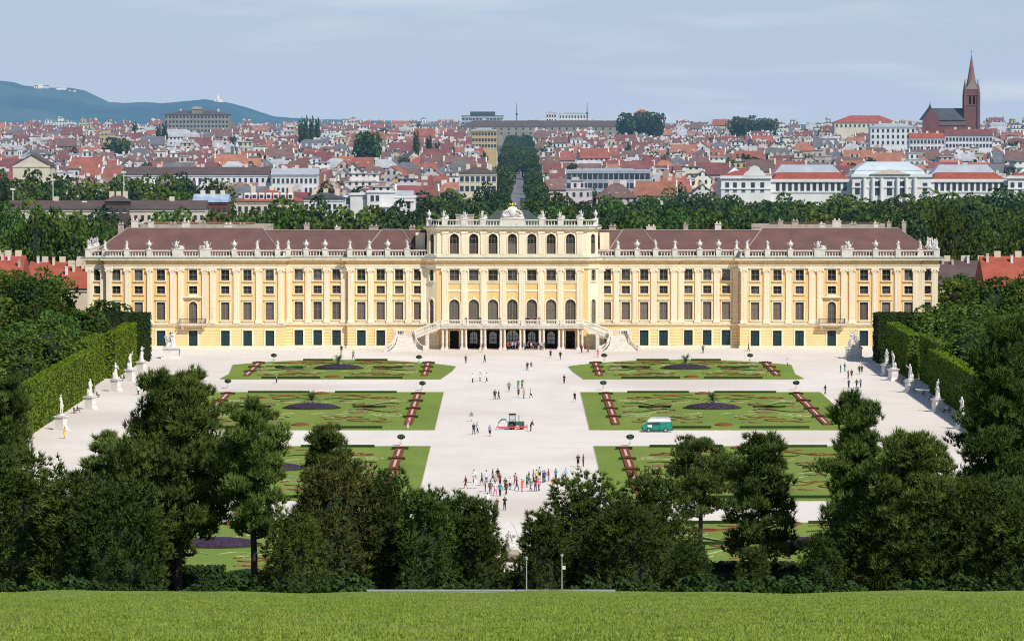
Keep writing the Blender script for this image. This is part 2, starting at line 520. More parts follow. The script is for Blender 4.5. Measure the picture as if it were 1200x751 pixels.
# ------------------------------------------------------------------ light and sky
AZ, EL = radians(38), radians(47)          # the sun stands behind the viewer's right shoulder
SUN = Vector((sin(AZ) * cos(EL), -cos(AZ) * cos(EL), sin(EL)))
sun = bpy.data.objects.new('sun', bpy.data.lights.new('sun', 'SUN'))
sun.data.energy = 4.8
sun.data.angle = radians(0.53)
sun.data.color = (1.0, 0.955, 0.885)
sun.rotation_euler = SUN.to_track_quat('Z', 'Y').to_euler()
sun.location = (100, -100, 200)
COL.objects.link(sun)

W = bpy.data.worlds.new('World')
SC.world = W
W.use_nodes = True
nt = W.node_tree
nt.nodes.clear()
wo = nt.nodes.new('ShaderNodeOutputWorld')
bg = nt.nodes.new('ShaderNodeBackground')
sky = nt.nodes.new('ShaderNodeTexSky')
sky.sky_type = 'NISHITA'
sky.sun_disc = False
sky.sun_elevation = EL
sky.sun_rotation = pi - AZ
sky.altitude = 200
sky.air_density = 1.0
sky.dust_density = SKY_DUST if 'SKY_DUST' in globals() else 0.6
sky.ozone_density = 2.0
tc = nt.nodes.new('ShaderNodeTexCoord')
mp = nt.nodes.new('ShaderNodeMapping')
mp.inputs['Scale'].default_value = (9, 9, 75)
nz = nt.nodes.new('ShaderNodeTexNoise')
nz.inputs['Scale'].default_value = 1.6
nz.inputs['Detail'].default_value = 6
rm = nt.nodes.new('ShaderNodeMapRange')
rm.inputs[1].default_value = 0.50; rm.inputs[2].default_value = 0.74
rm.inputs[4].default_value = 0.62
mx = nt.nodes.new('ShaderNodeMix'); mx.data_type = 'RGBA'
tint = nt.nodes.new('ShaderNodeMix'); tint.data_type = 'RGBA'; tint.blend_type = 'MULTIPLY'; tint.inputs[0].default_value = 1.0
L = nt.links.new
L(tc.outputs['Generated'], mp.inputs[0]); L(mp.outputs[0], nz.inputs['Vector']); L(nz.outputs['Fac'], rm.inputs[0])
L(sky.outputs[0], tint.inputs[6]); tint.inputs[7].default_value = (0.85, 0.95, 1.08, 1)
L(rm.outputs[0], mx.inputs[0]); mx.inputs[7].default_value = (6.9, 7.4, 8.1, 1)
# milky blue band of haze above the horizon
sx = nt.nodes.new('ShaderNodeSeparateXYZ'); L(tc.outputs['Generated'], sx.inputs[0])
hb = nt.nodes.new('ShaderNodeMapRange'); hb.inputs[1].default_value = 0.0; hb.inputs[2].default_value = 0.16; hb.inputs[3].default_value = 0.94; hb.inputs[4].default_value = 0.0
L(sx.outputs[2], hb.inputs[0])
hg = nt.nodes.new('ShaderNodeMapRange'); hg.inputs[1].default_value = 0.0; hg.inputs[2].default_value = 0.03
L(sx.outputs[2], hg.inputs[0])
hc = nt.nodes.new('ShaderNodeMix'); hc.data_type = 'RGBA'; L(hg.outputs[0], hc.inputs[0])
hc.inputs[6].default_value = (4.75, 5.95, 7.75, 1); hc.inputs[7].default_value = (4.35, 5.65, 7.75, 1)
hm = nt.nodes.new('ShaderNodeMix'); hm.data_type = 'RGBA'
L(hb.outputs[0], hm.inputs[0]); L(tint.outputs[2], hm.inputs[6]); L(hc.outputs[2], hm.inputs[7]); L(hm.outputs[2], mx.inputs[6])
L(mx.outputs[2], bg.inputs[0])
bg.inputs[1].default_value = 0.1
L(bg.outputs[0], wo.inputs[0])

SC.view_settings.view_transform = 'Standard'
SC.view_settings.look = 'None'
SC.view_settings.exposure = 0
SC.cycles.max_bounces = 6
SC.cycles.use_denoising = False
SC.cycles.filter_width = 1.15

# ------------------------------------------------------------------ terrain
PROF = [(-400, 49), (-10, 48.3), (0, 48.2), (60, 41.6), (100, 37.3), (200, 26.3), (270, 18.55), (300, 15.3), (330, 11.0), (390, 2.2),
        (415, 0.5), (440, 0), (1000, 0), (1200, 4), (1450, 8), (2400, 17), (3600, 28), (4300, 27), (6000, 5), (9000, -60), (60000, -900)]


def hz(y):
    for (a, za), (b, zb) in zip(PROF, PROF[1:]):
        if a <= y <= b: return za + (zb - za) * (y - a) / (b - a)
    return 0.0


def sheet(name, xs, ys, zf, mat, kind='structure', label=None):
    X, Y = np.meshgrid(xs, ys)
    Z = np.array([[zf(x, y) for x in xs] for y in ys])
    V = np.stack([X, Y, Z], -1).reshape(-1, 3)
    nx, ny = len(xs), len(ys)
    i = np.arange(ny - 1)[:, None] * nx + np.arange(nx - 1)[None, :]
    Fa = np.stack([i, i + 1, i + nx + 1, i + nx], -1).reshape(-1, 4)
    o = put(name, np_mesh(name, V, Fa, mat))
    o['kind'] = kind
    if label: o['label'] = label
    return o


XS = sorted([-30000, -9000, -4000, -2000, -1000, -500, -250, -120, -60, 0, 60, 120, 250, 500, 1000, 2000, 4000, 9000, 30000])
sheet('ground', XS, [300, 330, 390, 415, 440, 600, 800, 1000, 1100, 1200, 1320, 1450, 1900, 2400, 3000, 3600, 4300, 6000, 9000, 20000, 60000],
      lambda x, y: hz(y) - (2.0 if y < 391 else 0.06), M['ground'])
lx = list(np.linspace(-120, 120, 121))
ly = list(np.concatenate([[-400, -60, 0, 50], np.linspace(80, 330, 126), [350, 370, 390, 402]]))
_r = random.Random(5)
sheet('hill_lawn', [-2500, -600] + lx + [600, 2500], ly,
      lambda x, y: hz(y) + (0.03 * sin(x * 0.9 + y * 0.23) + 0.03 * sin(x * 0.31 - y * 0.11) + (0.07 * sin(x * 0.21 + 1) + 0.05 * sin(x * 0.53)) * math.exp(-((y - 300) / 25) ** 2) if 80 < y < 330 and abs(x) < 119 else 0), M['meadow'])
# grass blades on the part of the slope in view
rg = np.random.default_rng(3)
N = 260000
yy = 96 + (318 - 96) * rg.random(N) ** 1.25
xx = (rg.random(N) * 2 - 1) * yy * 0.130
zz = np.interp(yy, [p[0] for p in PROF], [p[1] for p in PROF])
zz = zz + 0.03 * np.sin(xx * 0.9 + yy * 0.23) + 0.03 * np.sin(xx * 0.31 - yy * 0.11) + (0.07 * np.sin(xx * 0.21 + 1) + 0.05 * np.sin(xx * 0.53)) * np.exp(-((yy - 300) / 25) ** 2)
hh = (0.03 + 0.065 * rg.random(N) ** 2 + 0.02 * (np.sin(xx * 0.7 + 1.3 * np.sin(yy * 0.2)) > 0.5)) * np.clip((306 - yy) / 40, 0.55, 1) * (1 + 1.3 * (rg.random(N) > 0.985))
an = rg.random(N) * 2 * pi
wd = 0.018 + 0.03 * rg.random(N)
dx, dy = np.cos(an) * wd, np.sin(an) * wd
ln = (rg.random((N, 2)) - 0.5) * 0.14
V = np.empty((N, 3, 3))
V[:, 0] = np.stack([xx - dx, yy - dy, zz - 0.05], -1)
V[:, 1] = np.stack([xx + dx, yy + dy, zz - 0.05], -1)
V[:, 2] = np.stack([xx + ln[:, 0], yy + ln[:, 1], zz + hh], -1)
g = put('grass', np_mesh('grass', V.reshape(-1, 3), np.arange(3 * N).reshape(-1, 3), M['blade']))
tag(g, 'short unmown grass covering the slope at the bottom of the view', 'grass', kind='stuff')

# gravel court and its paths
def flat(name, poly, z, mat, kind='structure'):
    mb = MB(); mb.add([(x, y, z) for x, y in poly], [tuple(range(len(poly)))])
    o = mb.build(name, mat); o['kind'] = kind
    return o
flat('gravel_court', [(-77, 436), (77, 436), (77, 884), (-77, 884)], 0.02, M['gravel'])
flat('palace_yard', [(-130, 884.004), (130, 884.004), (130, 990), (-130, 990)], 0.012, M['gravel'])
# ------------------------------------------------------------------ people and figures
def figure_mesh(pose, kind='person'):
    """One continuous body from a jointed skeleton; returns (vertices, faces, bone label per face)."""
    J = {'pelvis': (0, 0, .95, .125, .10), 'waist': (0, 0, 1.10, .115, .085), 'chest': (0, 0, 1.32, .145, .10), 'neck': (0, .005, 1.47, .055, .055),
         'chin': (0, -.005, 1.545, .062, .07), 'head': (0, -.005, 1.63, .080, .095), 'crown': (0, .01, 1.70, .06, .07)}
    E = [('pelvis', 'waist', 'torso'), ('waist', 'chest', 'torso'), ('chest', 'neck', 'neck'), ('neck', 'chin', 'neck'), ('chin', 'head', 'head'), ('head', 'crown', 'head')]
    J['nose'] = (0, -.108, 1.60, .014, .016); E.append(('head', 'nose', 'head'))
    for s, n in ((-1, 'r'), (1, 'l')):
        J['ear' + n] = (s * .085, .01, 1.61, .012, .02); E.append(('head', 'ear' + n, 'head'))
        a = pose.get('arm' + n, ((.25, .02, 1.16), (.27, -.06, .92)))
        sh = (s * .175, 0, 1.40)
        J['sh' + n] = (*sh, .062, .062)
        J['el' + n] = (s * a[0][0], a[0][1], a[0][2], .043, .043)
        J['wr' + n] = (s * a[1][0], a[1][1], a[1][2], .029, .029)
        d = (Vector(J['wr' + n][:3]) - Vector(J['el' + n][:3])).normalized()
        w = Vector(J['wr' + n][:3])
        J['ha' + n] = (*(w + d * .075), .034, .024)
        E += [('chest', 'sh' + n, 'torso'), ('sh' + n, 'el' + n, 'uarm'), ('el' + n, 'wr' + n, 'farm'), ('wr' + n, 'ha' + n, 'hand')]
        side = Vector((0, 1, 0)) if abs(d.y) < .7 else Vector((1, 0, 0))
        side = (side - d * side.dot(d)).normalized()
        for q, (off, ln) in enumerate(((-.030, .075), (-.010, .088), (.010, .083), (.030, .066))):
            k = 'f%d%s' % (q, n)
            p = w + d * (.085 + ln * .5) + side * off * 1.1
            J[k] = (*p, .0095, .0095)
            J[k + 't'] = (*(w + d * (.08 + ln) + side * off * 1.15 + Vector((-s * .012, -.012, 0))), .008, .008)
            E += [('ha' + n, k, 'hand'), (k, k + 't', 'hand')]
        J['th' + n] = (*(w + d * .075 - side * .055), .011, .011); E.append(('wr' + n, 'th' + n, 'hand'))
        l = pose.get('leg' + n, ((.10, -.01, .50), (.105, .03, .085)))
        J['hip' + n] = (s * .088, 0, .90, .098, .098)
        J['kn' + n] = (s * l[0][0], l[0][1], l[0][2], .060, .060)
        J['an' + n] = (s * l[1][0], l[1][1], l[1][2], .041, .041)
        t = pose.get('toe' + n, (0, -.16, -.045))
        J['to' + n] = (s * (l[1][0] + .02 + t[0]), l[1][1] + t[1], max(.03, l[1][2] + t[2]), .042, .032)
        E += [('pelvis', 'hip' + n, 'hips'), ('hip' + n, 'kn' + n, 'thigh'), ('kn' + n, 'an' + n, 'shin'), ('an' + n, 'to' + n, 'foot')]
    names = list(J)
    ix = {k: i for i, k in enumerate(names)}
    lean = pose.get('lean', 0.0)
    co = []
    for k in names:
        x, y, z = J[k][:3]
        if z > 1.0 and not k.startswith(('hip', 'kn', 'an', 'to')):
            y -= (z - 1.0) * lean
        co.append(Vector((x, y, z)))
    me = bpy.data.meshes.new('skeleton')
    me.from_pydata([tuple(c) for c in co], [(ix[a], ix[b]) for a, b, _ in E], [])
    ob = bpy.data.objects.new('skeleton', me)
    COL.objects.link(ob)
    md = ob.modifiers.new('skin', 'SKIN')
    md.use_smooth_shade = True
    sub = ob.modifiers.new('sub', 'SUBSURF'); sub.levels = 1; sub.render_levels = 1
    for i, k in enumerate(names):
        sv = me.skin_vertices[0].data[i]
        sv.radius = J[k][3:5]
        sv.use_root = (k == 'pelvis')
    bpy.context.view_layer.update()
    ev = ob.evaluated_get(bpy.context.evaluated_depsgraph_get())
    em = bpy.data.meshes.new_from_object(ev)
    V = np.array([v.co[:] for v in em.vertices]); Nn = np.array([v.normal[:] for v in em.vertices])
    Fs = [list(p.vertices) for p in em.polygons]
    COL.objects.unlink(ob); bpy.data.objects.remove(ob); bpy.data.meshes.remove(me); bpy.data.meshes.remove(em)
    lab = []
    seg = [(np.array(co[ix[a]]), np.array(co[ix[b]]), (J[a][3] + J[b][3]) / 2, l) for a, b, l in E]
    for f in Fs:
        c = V[f].mean(0)
        best = None
        for a, b, r, l in seg:
            d = b - a
            t = min(1, max(0, np.dot(c - a, d) / np.dot(d, d)))
            q = np.linalg.norm(c - a - d * t) - r * .9
            if best is None or q < best[0]: best = (q, l)
        lab.append(best[1])
    return V, Nn, Fs, lab


def submesh(name, V, Nn, Fs, keep, off, mat):
    used = sorted({i for f in keep for i in f})
    ix = {k: i for i, k in enumerate(used)}
    me = bpy.data.meshes.new(name)
    me.from_pydata([tuple(V[i] + Nn[i] * off) for i in used], [], [[ix[i] for i in f] for f in keep])
    me.materials.append(mat)
    me.polygons.foreach_set('use_smooth', [True] * len(keep))
    me.update()
    return me


SW = lambda f: dict(legr=((.10, -.16 * f, .51), (.10, -.20 * f, .09)), legl=((.10, .03 * f, .50), (.10, .30 * f, .13)), toel=(0, -.12, -.09),
                    armr=((.24, .10 * f, 1.17), (.25, .06 * f, .93)), arml=((.24, -.08 * f, 1.17), (.25, -.22 * f, .96)), lean=.05)
POSES = {
    'stand': {},
    'walk': SW(1.0),
    'stroll': SW(-.8) | dict(toel=(0, -.16, -.045), toer=(0, -.16, -.045), legr=((.10, .10, .50), (.10, .24, .10)), legl=((.10, -.14, .51), (.10, -.16, .085))),
    'camera': dict(armr=((.24, -.06, 1.20), (.07, -.25, 1.50)), arml=((.24, -.06, 1.20), (.07, -.25, 1.50))),
    'hip': dict(armr=((.33, .05, 1.18), (.17, -.08, 1.02)), legl=((.13, -.03, .50), (.17, -.02, .085))),
    'bent': dict(lean=.45, armr=((.20, -.22, 1.15), (.16, -.42, .98)), arml=((.20, -.22, 1.15), (.16, -.42, .98)), legr=((.10, -.05, .50), (.10, .04, .085))),
    'sit': dict(legr=((.10, -.42, .93), (.10, -.44, .52)), legl=((.11, -.42, .93), (.12, -.40, .52)), armr=((.23, -.05, 1.17), (.14, -.30, 1.06)), arml=((.23, -.05, 1.17), (.14, -.30, 1.06))),
}
PM = {}
for _p, _d in POSES.items():
    V_, N_, F_, L_ = figure_mesh(_d)
    if _p == 'sit': V_ = V_ - np.array([0, 0, .435])
    c_ = [V_[f].mean(0) for f in F_]
    top = V_[:, 2].max()
    body = submesh('body_' + _p, V_, N_, F_, F_, 0, M['skin'])
    PM[_p] = dict(body=body,
                  tee=submesh('tee', V_, N_, F_, [f for f, l in zip(F_, L_) if l in ('torso', 'uarm', 'hips')], .016, M['cloth']),
                  jacket=submesh('jacket', V_, N_, F_, [f for f, l in zip(F_, L_) if l in ('torso', 'uarm', 'farm', 'hips')], .022, M['cloth']),
                  trousers=submesh('trousers', V_, N_, F_, [f for f, l in zip(F_, L_) if l in ('hips', 'thigh', 'shin')], .013, M['cloth']),
                  shorts=submesh('shorts', V_, N_, F_, [f for f, l in zip(F_, L_) if l in ('hips', 'thigh')], .019, M['cloth']),
                  shoe=[submesh('shoe', V_, N_, F_, [f for f, l, c in zip(F_, L_, c_) if l == 'foot' and c[0] * q > 0], .010, M['cloth']) for q in (-1, 1)],
                  hair=submesh('hair', V_, N_, F_, [f for f, l, c in zip(F_, L_, c_) if l == 'head' and (c[2] > top - .07 or (c[1] > np.median([q[1] for q, m in zip(c_, L_) if m == 'head']) + .02 and c[2] > top - .19))], .014, M['cloth']))

CL = {'white': (0.72, 0.71, 0.70), 'black': (0.012, 0.012, 0.014), 'dark': (0.03, 0.03, 0.035), 'navy': (0.02, 0.03, 0.08), 'blue': (0.08, 0.17, 0.40),
      'light blue': (0.32, 0.45, 0.62), 'grey': (0.20, 0.20, 0.21), 'maroon': (0.16, 0.016, 0.022), 'red': (0.45, 0.03, 0.03), 'orange': (0.75, 0.12, 0.04),
      'pink': (0.62, 0.16, 0.30), 'green': (0.03, 0.22, 0.08), 'teal': (0.03, 0.24, 0.28), 'yellow': (0.70, 0.55, 0.06), 'brown': (0.12, 0.07, 0.04),
      'beige': (0.42, 0.34, 0.24), 'tan': (0.45, 0.30, 0.16), 'denim': (0.06, 0.09, 0.17), 'purple': (0.12, 0.04, 0.16)}
HAIRS = [(0.02, 0.014, 0.01), (0.06, 0.035, 0.02), (0.22, 0.14, 0.06), (0.015, 0.015, 0.015), (0.3, 0.28, 0.25)]
rp = random.Random(4)
DARKS = ['dark', 'black', 'navy', 'denim', 'grey', 'brown', 'beige']


def person(x, y, z, topc, botc, label, group=None, pose=None, rz=None, shorts=None, h=None):
    pose = pose or rp.choice(['stand', 'walk', 'stroll', 'walk', 'hip', 'stand', 'camera'])
    m = PM[pose]
    h = h or rp.uniform(.96, 1.08)
    o = put('person', m['body'], None, (x, y, z + .01), rp.uniform(0, 6.28) if rz is None else rz)
    o.scale = (h, h, h)
    tag(o, label, 'person', group)
    put('jacket' if rp.random() < .45 else 'shirt', m['jacket'] if rp.random() < .4 else m['tee'], o, color=CL[topc])
    sh = rp.random() < .25 if shorts is None else shorts
    put('shorts' if sh else 'trousers', m['shorts'] if sh else m['trousers'], o, color=CL[botc])
    sc_ = rp.choice([(0.03, 0.03, 0.03), (0.5, 0.5, 0.5), (0.1, 0.06, 0.03)])
    for q in m['shoe']: put('shoe', q, o, color=sc_)
    put('hair', m['hair'], o, color=rp.choice(HAIRS))
    return o


# tour group on the gravel: (px, py of the feet, top, bottom, words)
TOUR = 'tour group gathered on the gravel'
F_ = lambda zx, zy: (500 + zx / 3.754, 400 + zy / 3.754)
crowd = [(172, 648, 'maroon', 'maroon', 'standing alone at the near edge of the group'), (213, 648, 'white', 'white', 'beside the one in maroon'),
         (208, 622, 'white', 'dark', 'behind the one all in white'), (243, 634, 'green', 'dark', 'in the back of the group'),
         (258, 661, 'grey', 'dark', 'in the front row near the green top'), (262, 625, 'white', 'denim', 'next to the green top'),
         (280, 670, 'brown', 'navy', 'in the front row'), (290, 618, 'navy', 'dark', 'in the back row'), (302, 640, 'beige', 'brown', 'inside the group'),
         (302, 678, 'white', 'pink', 'facing the others'), (313, 616, 'black', 'grey', 'in the back row'), (323, 682, 'teal', 'dark', 'front of the group'),
         (323, 640, 'maroon', 'dark', 'inside the group, behind the teal top'), (346, 655, 'navy', 'navy', 'middle of the group'),
         (350, 676, 'brown', 'black', 'front of the group beside the teal top'), (367, 652, 'white', 'black', 'middle of the group'),
         (396, 656, 'red', 'denim', 'middle of the group'), (390, 632, 'beige', 'dark', 'behind the red top'), (419, 661, 'orange', 'orange', 'bright at the middle of the group'),
         (441, 642, 'green', 'dark', 'beyond the orange outfit'), (450, 628, 'purple', 'dark', 'at the back beyond the orange outfit'), (458, 660, 'grey', 'brown', 'right of the orange outfit'),
         (470, 622, 'light blue', 'dark', 'back row beside the yellow top'), (483, 618, 'yellow', 'dark', 'in the back row'), (497, 606, 'white', 'dark', 'furthest back beside the yellow top'),
         (478, 660, 'maroon', 'denim', 'front row right of the orange outfit'), (494, 658, 'pink', 'dark', 'front row, far side from maroon'), (512, 622, 'navy', 'black', 'back row beyond the yellow top'),
         (520, 620, 'blue', 'dark', 'back row beyond the yellow top'), (536, 616, 'red', 'grey', 'end of the back row'), (568, 612, 'teal', 'dark', 'standing apart behind the group'),
         (557, 656, 'orange', 'white', 'apart at the end of the front row'), (611, 612, 'light blue', 'navy', 'standing apart at the far end'), (615, 656, 'navy', 'black', 'standing apart by the dark yew'),
         (268, 725, 'white', 'dark', 'walking behind toward the fountain'), (310, 746, 'brown', 'dark', 'walking toward the fountain'), (343, 743, 'black', 'dark', 'walking toward the fountain')]
for zx, zy, a, b, w in crowd:
    x, y = G(*F_(zx, zy))
    person(x, y, .02, a, b, f'person in {a} top and {b} bottoms {w}', TOUR)
singles = [(172, 98, 'brown', 'dark', 'on the gravel below the first arcade columns'), (255, 95, 'black', 'black', 'walking below the staircase terrace'),
           (202, 182, 'white', 'dark', 'first of three strolling between the lawns'), (235, 177, 'white', 'beige', 'middle of three strolling between the lawns'), (265, 180, 'white', 'black', 'third of three strolling between the lawns'),
           (443, 128, 'dark', 'dark', 'in a pair on the central axis'), (460, 130, 'grey', 'white', 'in a pair on the central axis'), (605, 187, 'black', 'black', 'alone by the corner of the far right lawn'),
           (403, 208, 'green', 'green', 'in bright clothes on the central axis'), (420, 208, 'green', 'brown', 'beside the one all in green'), (362, 222, 'grey', 'dark', 'alone left of the green pair'),
           (300, 257, 'black', 'dark', 'in a dark pair above the tractor'), (317, 256, 'navy', 'dark', 'in a dark pair above the tractor'), (404, 246, 'brown', 'dark', 'in a trio above the tractor'),
           (427, 252, 'tan', 'grey', 'in a trio above the tractor'), (459, 250, 'white', 'black', 'just right of the trio above the tractor'), (651, 267, 'black', 'black', 'alone by the middle right lawn edge'),
           (197, 352, 'grey', 'white', 'alone by the middle left lawn'), (207, 411, 'dark', 'denim', 'in a pair left of the tractor'), (224, 405, 'white', 'black', 'in a pair left of the tractor'),
           (278, 418, 'light blue', 'dark', 'walking just left of the tractor'), (666, 552, 'dark', 'black', 'in a pair by the near right lawn'), (689, 551, 'maroon', 'dark', 'in a pair by the near right lawn'),
           (545, 75, 'dark', 'black', 'below the arcade on the gravel'), (588, 82, 'black', 'dark', 'below the right staircase on the gravel'), (682, 52, 'maroon', 'dark', 'at the foot of the right stairs'),
           (709, 52, 'brown', 'dark', 'beside the foot of the right stairs'), (753, 70, 'pink', 'pink', 'walking past the right stairs'), (244, 48, 'black', 'dark', 'in front of the arcade columns')]
for zx, zy, a, b, w in singles:
    x, y = G(*F_(zx, zy))
    person(x, y, .02, a, b, f'person in {a} top and {b} bottoms {w}')
person(*G(*F_(458, 397)), .02, 'black', 'black', 'person in black bending over beside the red implement of the tractor', pose='bent', rz=1.2, shorts=False)
more = [(237, 408, 'brown', 'dark', 'by the palace wall under the left balcony'), (206.5, 418, 'dark', 'maroon', 'beside the large corner statue, left side'), (209.7, 418, 'navy', 'dark', 'near the large corner statue, left side'),
        (400, 414, 'black', 'dark', 'behind the palm of the far left lawn'), (414, 421, 'grey', 'black', 'right of the palm in the far left lawn'), (324, 449, 'grey', 'dark', 'on the path between the two left lawns'),
        (478, 503, 'pink', 'white', 'at the corner of the middle left lawn'), (75.6, 514, 'tan', 'yellow', 'on the left avenue below the marble statues'),
        (162, 463, 'white', 'dark', 'in a pair on the left avenue'), (168, 462, 'navy', 'black', 'in a pair on the left avenue'), (161, 450, 'navy', 'denim', 'near the hedge statues, left avenue'),
        (985, 437, 'dark', 'denim', 'near the right corner statue'), (990, 436, 'teal', 'teal', 'near the right corner statue'), (994, 444, 'brown', 'dark', 'in a pair on the right avenue'),
        (998, 443, 'maroon', 'dark', 'in a pair on the right avenue'), (994.6, 455, 'navy', 'black', 'alone on the right avenue'), (1004, 455, 'dark', 'black', 'in a close pair on the right avenue'),
        (1008.6, 454, 'grey', 'dark', 'in a close pair on the right avenue'), (967, 462, 'black', 'black', 'at the corner of the middle right lawn'), (1007, 439, 'black', 'dark', 'standing by the right benches'),
        (823.8, 414, 'dark', 'black', 'walking along the right palace wing'), (877, 412, 'black', 'black', 'against the palace wall, right wing'), (923, 430, 'white', 'denim', 'near the far right lawn'), (1010, 438, 'brown', 'dark', 'standing by the right benches')]
for px, py, a, b, w in more:
    x, y = G(px, py)
    person(x, y, .02, a, b, f'person in {a} top and {b} bottoms {w}')
# people in the shade of the arcade and on the terrace
arc = ['white', 'red', 'dark', 'light blue', 'pink', 'navy', 'white', 'brown', 'grey', 'maroon', 'white', 'black', 'tan', 'navy', 'white', 'teal']
wh = ['by the middle column pair', 'in front of the middle doorway', 'beside the middle doorway', 'beyond the middle column pair', 'at the edge of the shade', 'within the crowd at the doorway', 'in front of the right-hand arcade door',
      'between two column pairs', 'near the right column pair', 'leaning at the column', 'under the terrace slab', 'deep in the arcade', 'at the front of the arcade crowd', 'at the back of the arcade crowd', 'beside the arcade door', 'last of the arcade crowd']
for i, (a, w) in enumerate(zip(arc, wh)):
    px = 480 + (420 + i * 11.5 + rp.uniform(-3, 3)) / 3.754
    Y = rp.uniform(871.6, 875.5)
    person((px - 600.5) / F * Y, Y, .02, a, DARKS[i % 7], f'person in {a} top in the arcade shade {w}', 'people in the shade of the arcade')
for zx, a, w in ((250, 'dark', 'above the first arcade bay'), (312, 'black', 'above the second column pair'), (398, 'brown', 'leaning over the middle left bay'), (515, 'navy', 'in a pair over the middle right bay'), (524, 'black', 'in a pair over the middle right bay'), (555, 'black', 'near the one in red'), (572, 'red', 'bright, over the right arcade bay')):
    px = 480 + zx / 3.754
    person((px - 600.5) / F * 874.2, 874.2, 5.24, a, 'dark', f'person in {a} top at the terrace balustrade {w}', 'people on the palace terrace', rz=0)
person(-(-(790 / 3.754 + 500 - 600.5)) / F * 867, 867.6, 1.15, 'dark', 'black', 'person in dark top climbing the right flared stairs', rz=3.1, pose='walk')

# ------------------------------------------------------------------ stone figures
def drape(V, N, rng):
    return V


def statue_mesh(name, pose, seed, robe=True, mat=None):
    rng = random.Random(seed)
    V, N, Fs, lab = figure_mesh(pose)
    V = V + N * .02
    mb = MB()
    mb.add([tuple(v) for v in V], Fs)
    if robe:                                   # a cloak falling from the shoulders and a skirt gathered at the hips, in folds
        n = 22
        for prof in ([(0.17, 1.08), (.19, .95), (.22, .7), (.25, .4), (.29, .03)],):
            b = len(mb.v)
            for r, z in prof:
                for k in range(n):
                    a = 2 * pi * k / n
                    q = r * (1 + .13 * sin(a * 6 + z * 3 + seed) + .06 * sin(a * 11 + seed))
                    mb.v.append((q * cos(a) * 1.05, q * sin(a) * .85 + .02, z))
            for i in range(len(prof) - 1):
                for k in range(n):
                    k2 = (k + 1) % n
                    mb.f.append([b + i * n + k, b + i * n + k2, b + (i + 1) * n + k2, b + (i + 1) * n + k]); mb.m.append(0)
        s = rng.choice((-1, 1))
        mb.tube([(s * .16, .06, 1.42), (0, -.13, 1.25), (-s * .2, -.02, 1.0), (-s * .26, .05, .6)], [.05, .075, .09, .06], 7)
    mb.ball((rng.choice((-.2, .2)), .16, .3), (.16, .16, .34), 8, 5, rnd=.15, rng=rng)      # supporting tree stump
    mb.box(-.38, .38, -.34, .34, -.12, .03)
    return mb.mesh(name, mat or M['white_stone'], True)


SP = [dict(armr=((.30, -.02, 1.55), (.20, -.06, 1.82)), legl=((.13, -.10, .51), (.14, -.02, .085))),
      dict(arml=((.34, .05, 1.20), (.18, -.12, 1.05)), legr=((.12, -.10, .51), (.13, -.02, .085))),
      dict(armr=((.26, -.12, 1.18), (.05, -.22, 1.28)), arml=((.33, 0, 1.26), (.44, -.1, 1.08))),
      dict(arml=((.34, -.03, 1.52), (.40, -.10, 1.80)), armr=((.25, .04, 1.15), (.26, -.08, .92))),
      dict(armr=((.32, -.10, 1.28), (.22, -.28, 1.45)), lean=.06)]
STAT = [statue_mesh('figure_%d' % i, p, i, robe=i not in (0,)) for i, p in enumerate(SP)]

mb = MB()
mb.lathe(0, 0, [(.36, 0), (.36, .12), (.16, .2), (.13, .42), (.34, .62), (.50, .95), (.52, 1.12), (.40, 1.2), (.44, 1.28), (.25, 1.5), (.10, 1.72), (.14, 1.85), (.02, 2.0)], 12)
for s in (-1, 1): mb.tube([(s * .5, 0, 1.05), (s * .72, 0, 1.2), (s * .62, 0, 1.42), (s * .4, 0, 1.28)], .05, 5)
URN = mb.mesh('urn', M['white_stone'], True)


def trophy_mesh(seed, side):
    """Heap of armour with a seated captive and flags."""
    rng = random.Random(seed)
    mb = MB()
    mb.box(-1.5, 1.5, -.5, .5, 0, .22)
    V, N, Fs, lab = figure_mesh(dict(POSES['sit'], lean=-.2))
    mb.add([(v[0] * 1.25 + side * .35, v[1] * 1.25 + .1, (v[2] - .40) * 1.25 + .3) for v in V], Fs)
    mb.ball((side * .4, .15, .65), (.55, .4, .5), 9, 6, rnd=.15, rng=rng)
    mb.ball((side * -.5, 0, .5), (.6, .35, .32), 9, 6, rnd=.2, rng=rng)
    mb.ball((side * -1.05, 0, .35), (.4, .3, .22), 9, 5, rnd=.2, rng=rng)
    mb.tube([(side * .9, .2, .3), (side * 1.25, .25, 1.5)], [.06, .03], 6)
    mb.lathe(side * -.45, -.25, [(.05, .62), (.34, .66), (.36, .72), (.08, .8)], 12)
    mb.tube([(side * -.2, -.1, .5), (side * -1.5, -.1, .85)], [.08, .04], 6)
    mb.tube([(side * .1, .2, .6), (side * -.35, .3, 1.75)], [.05, .035], 6)
    mb.exy([(side * -.35, 1.75), (side * .0, 1.55), (side * -.05, 1.15), (side * -.2, 1.2)][::side], .28, .33)
    return mb.mesh('trophy', M['white_stone'], True)


TROPHY = {1: trophy_mesh(1, 1), -1: trophy_mesh(1, -1)}


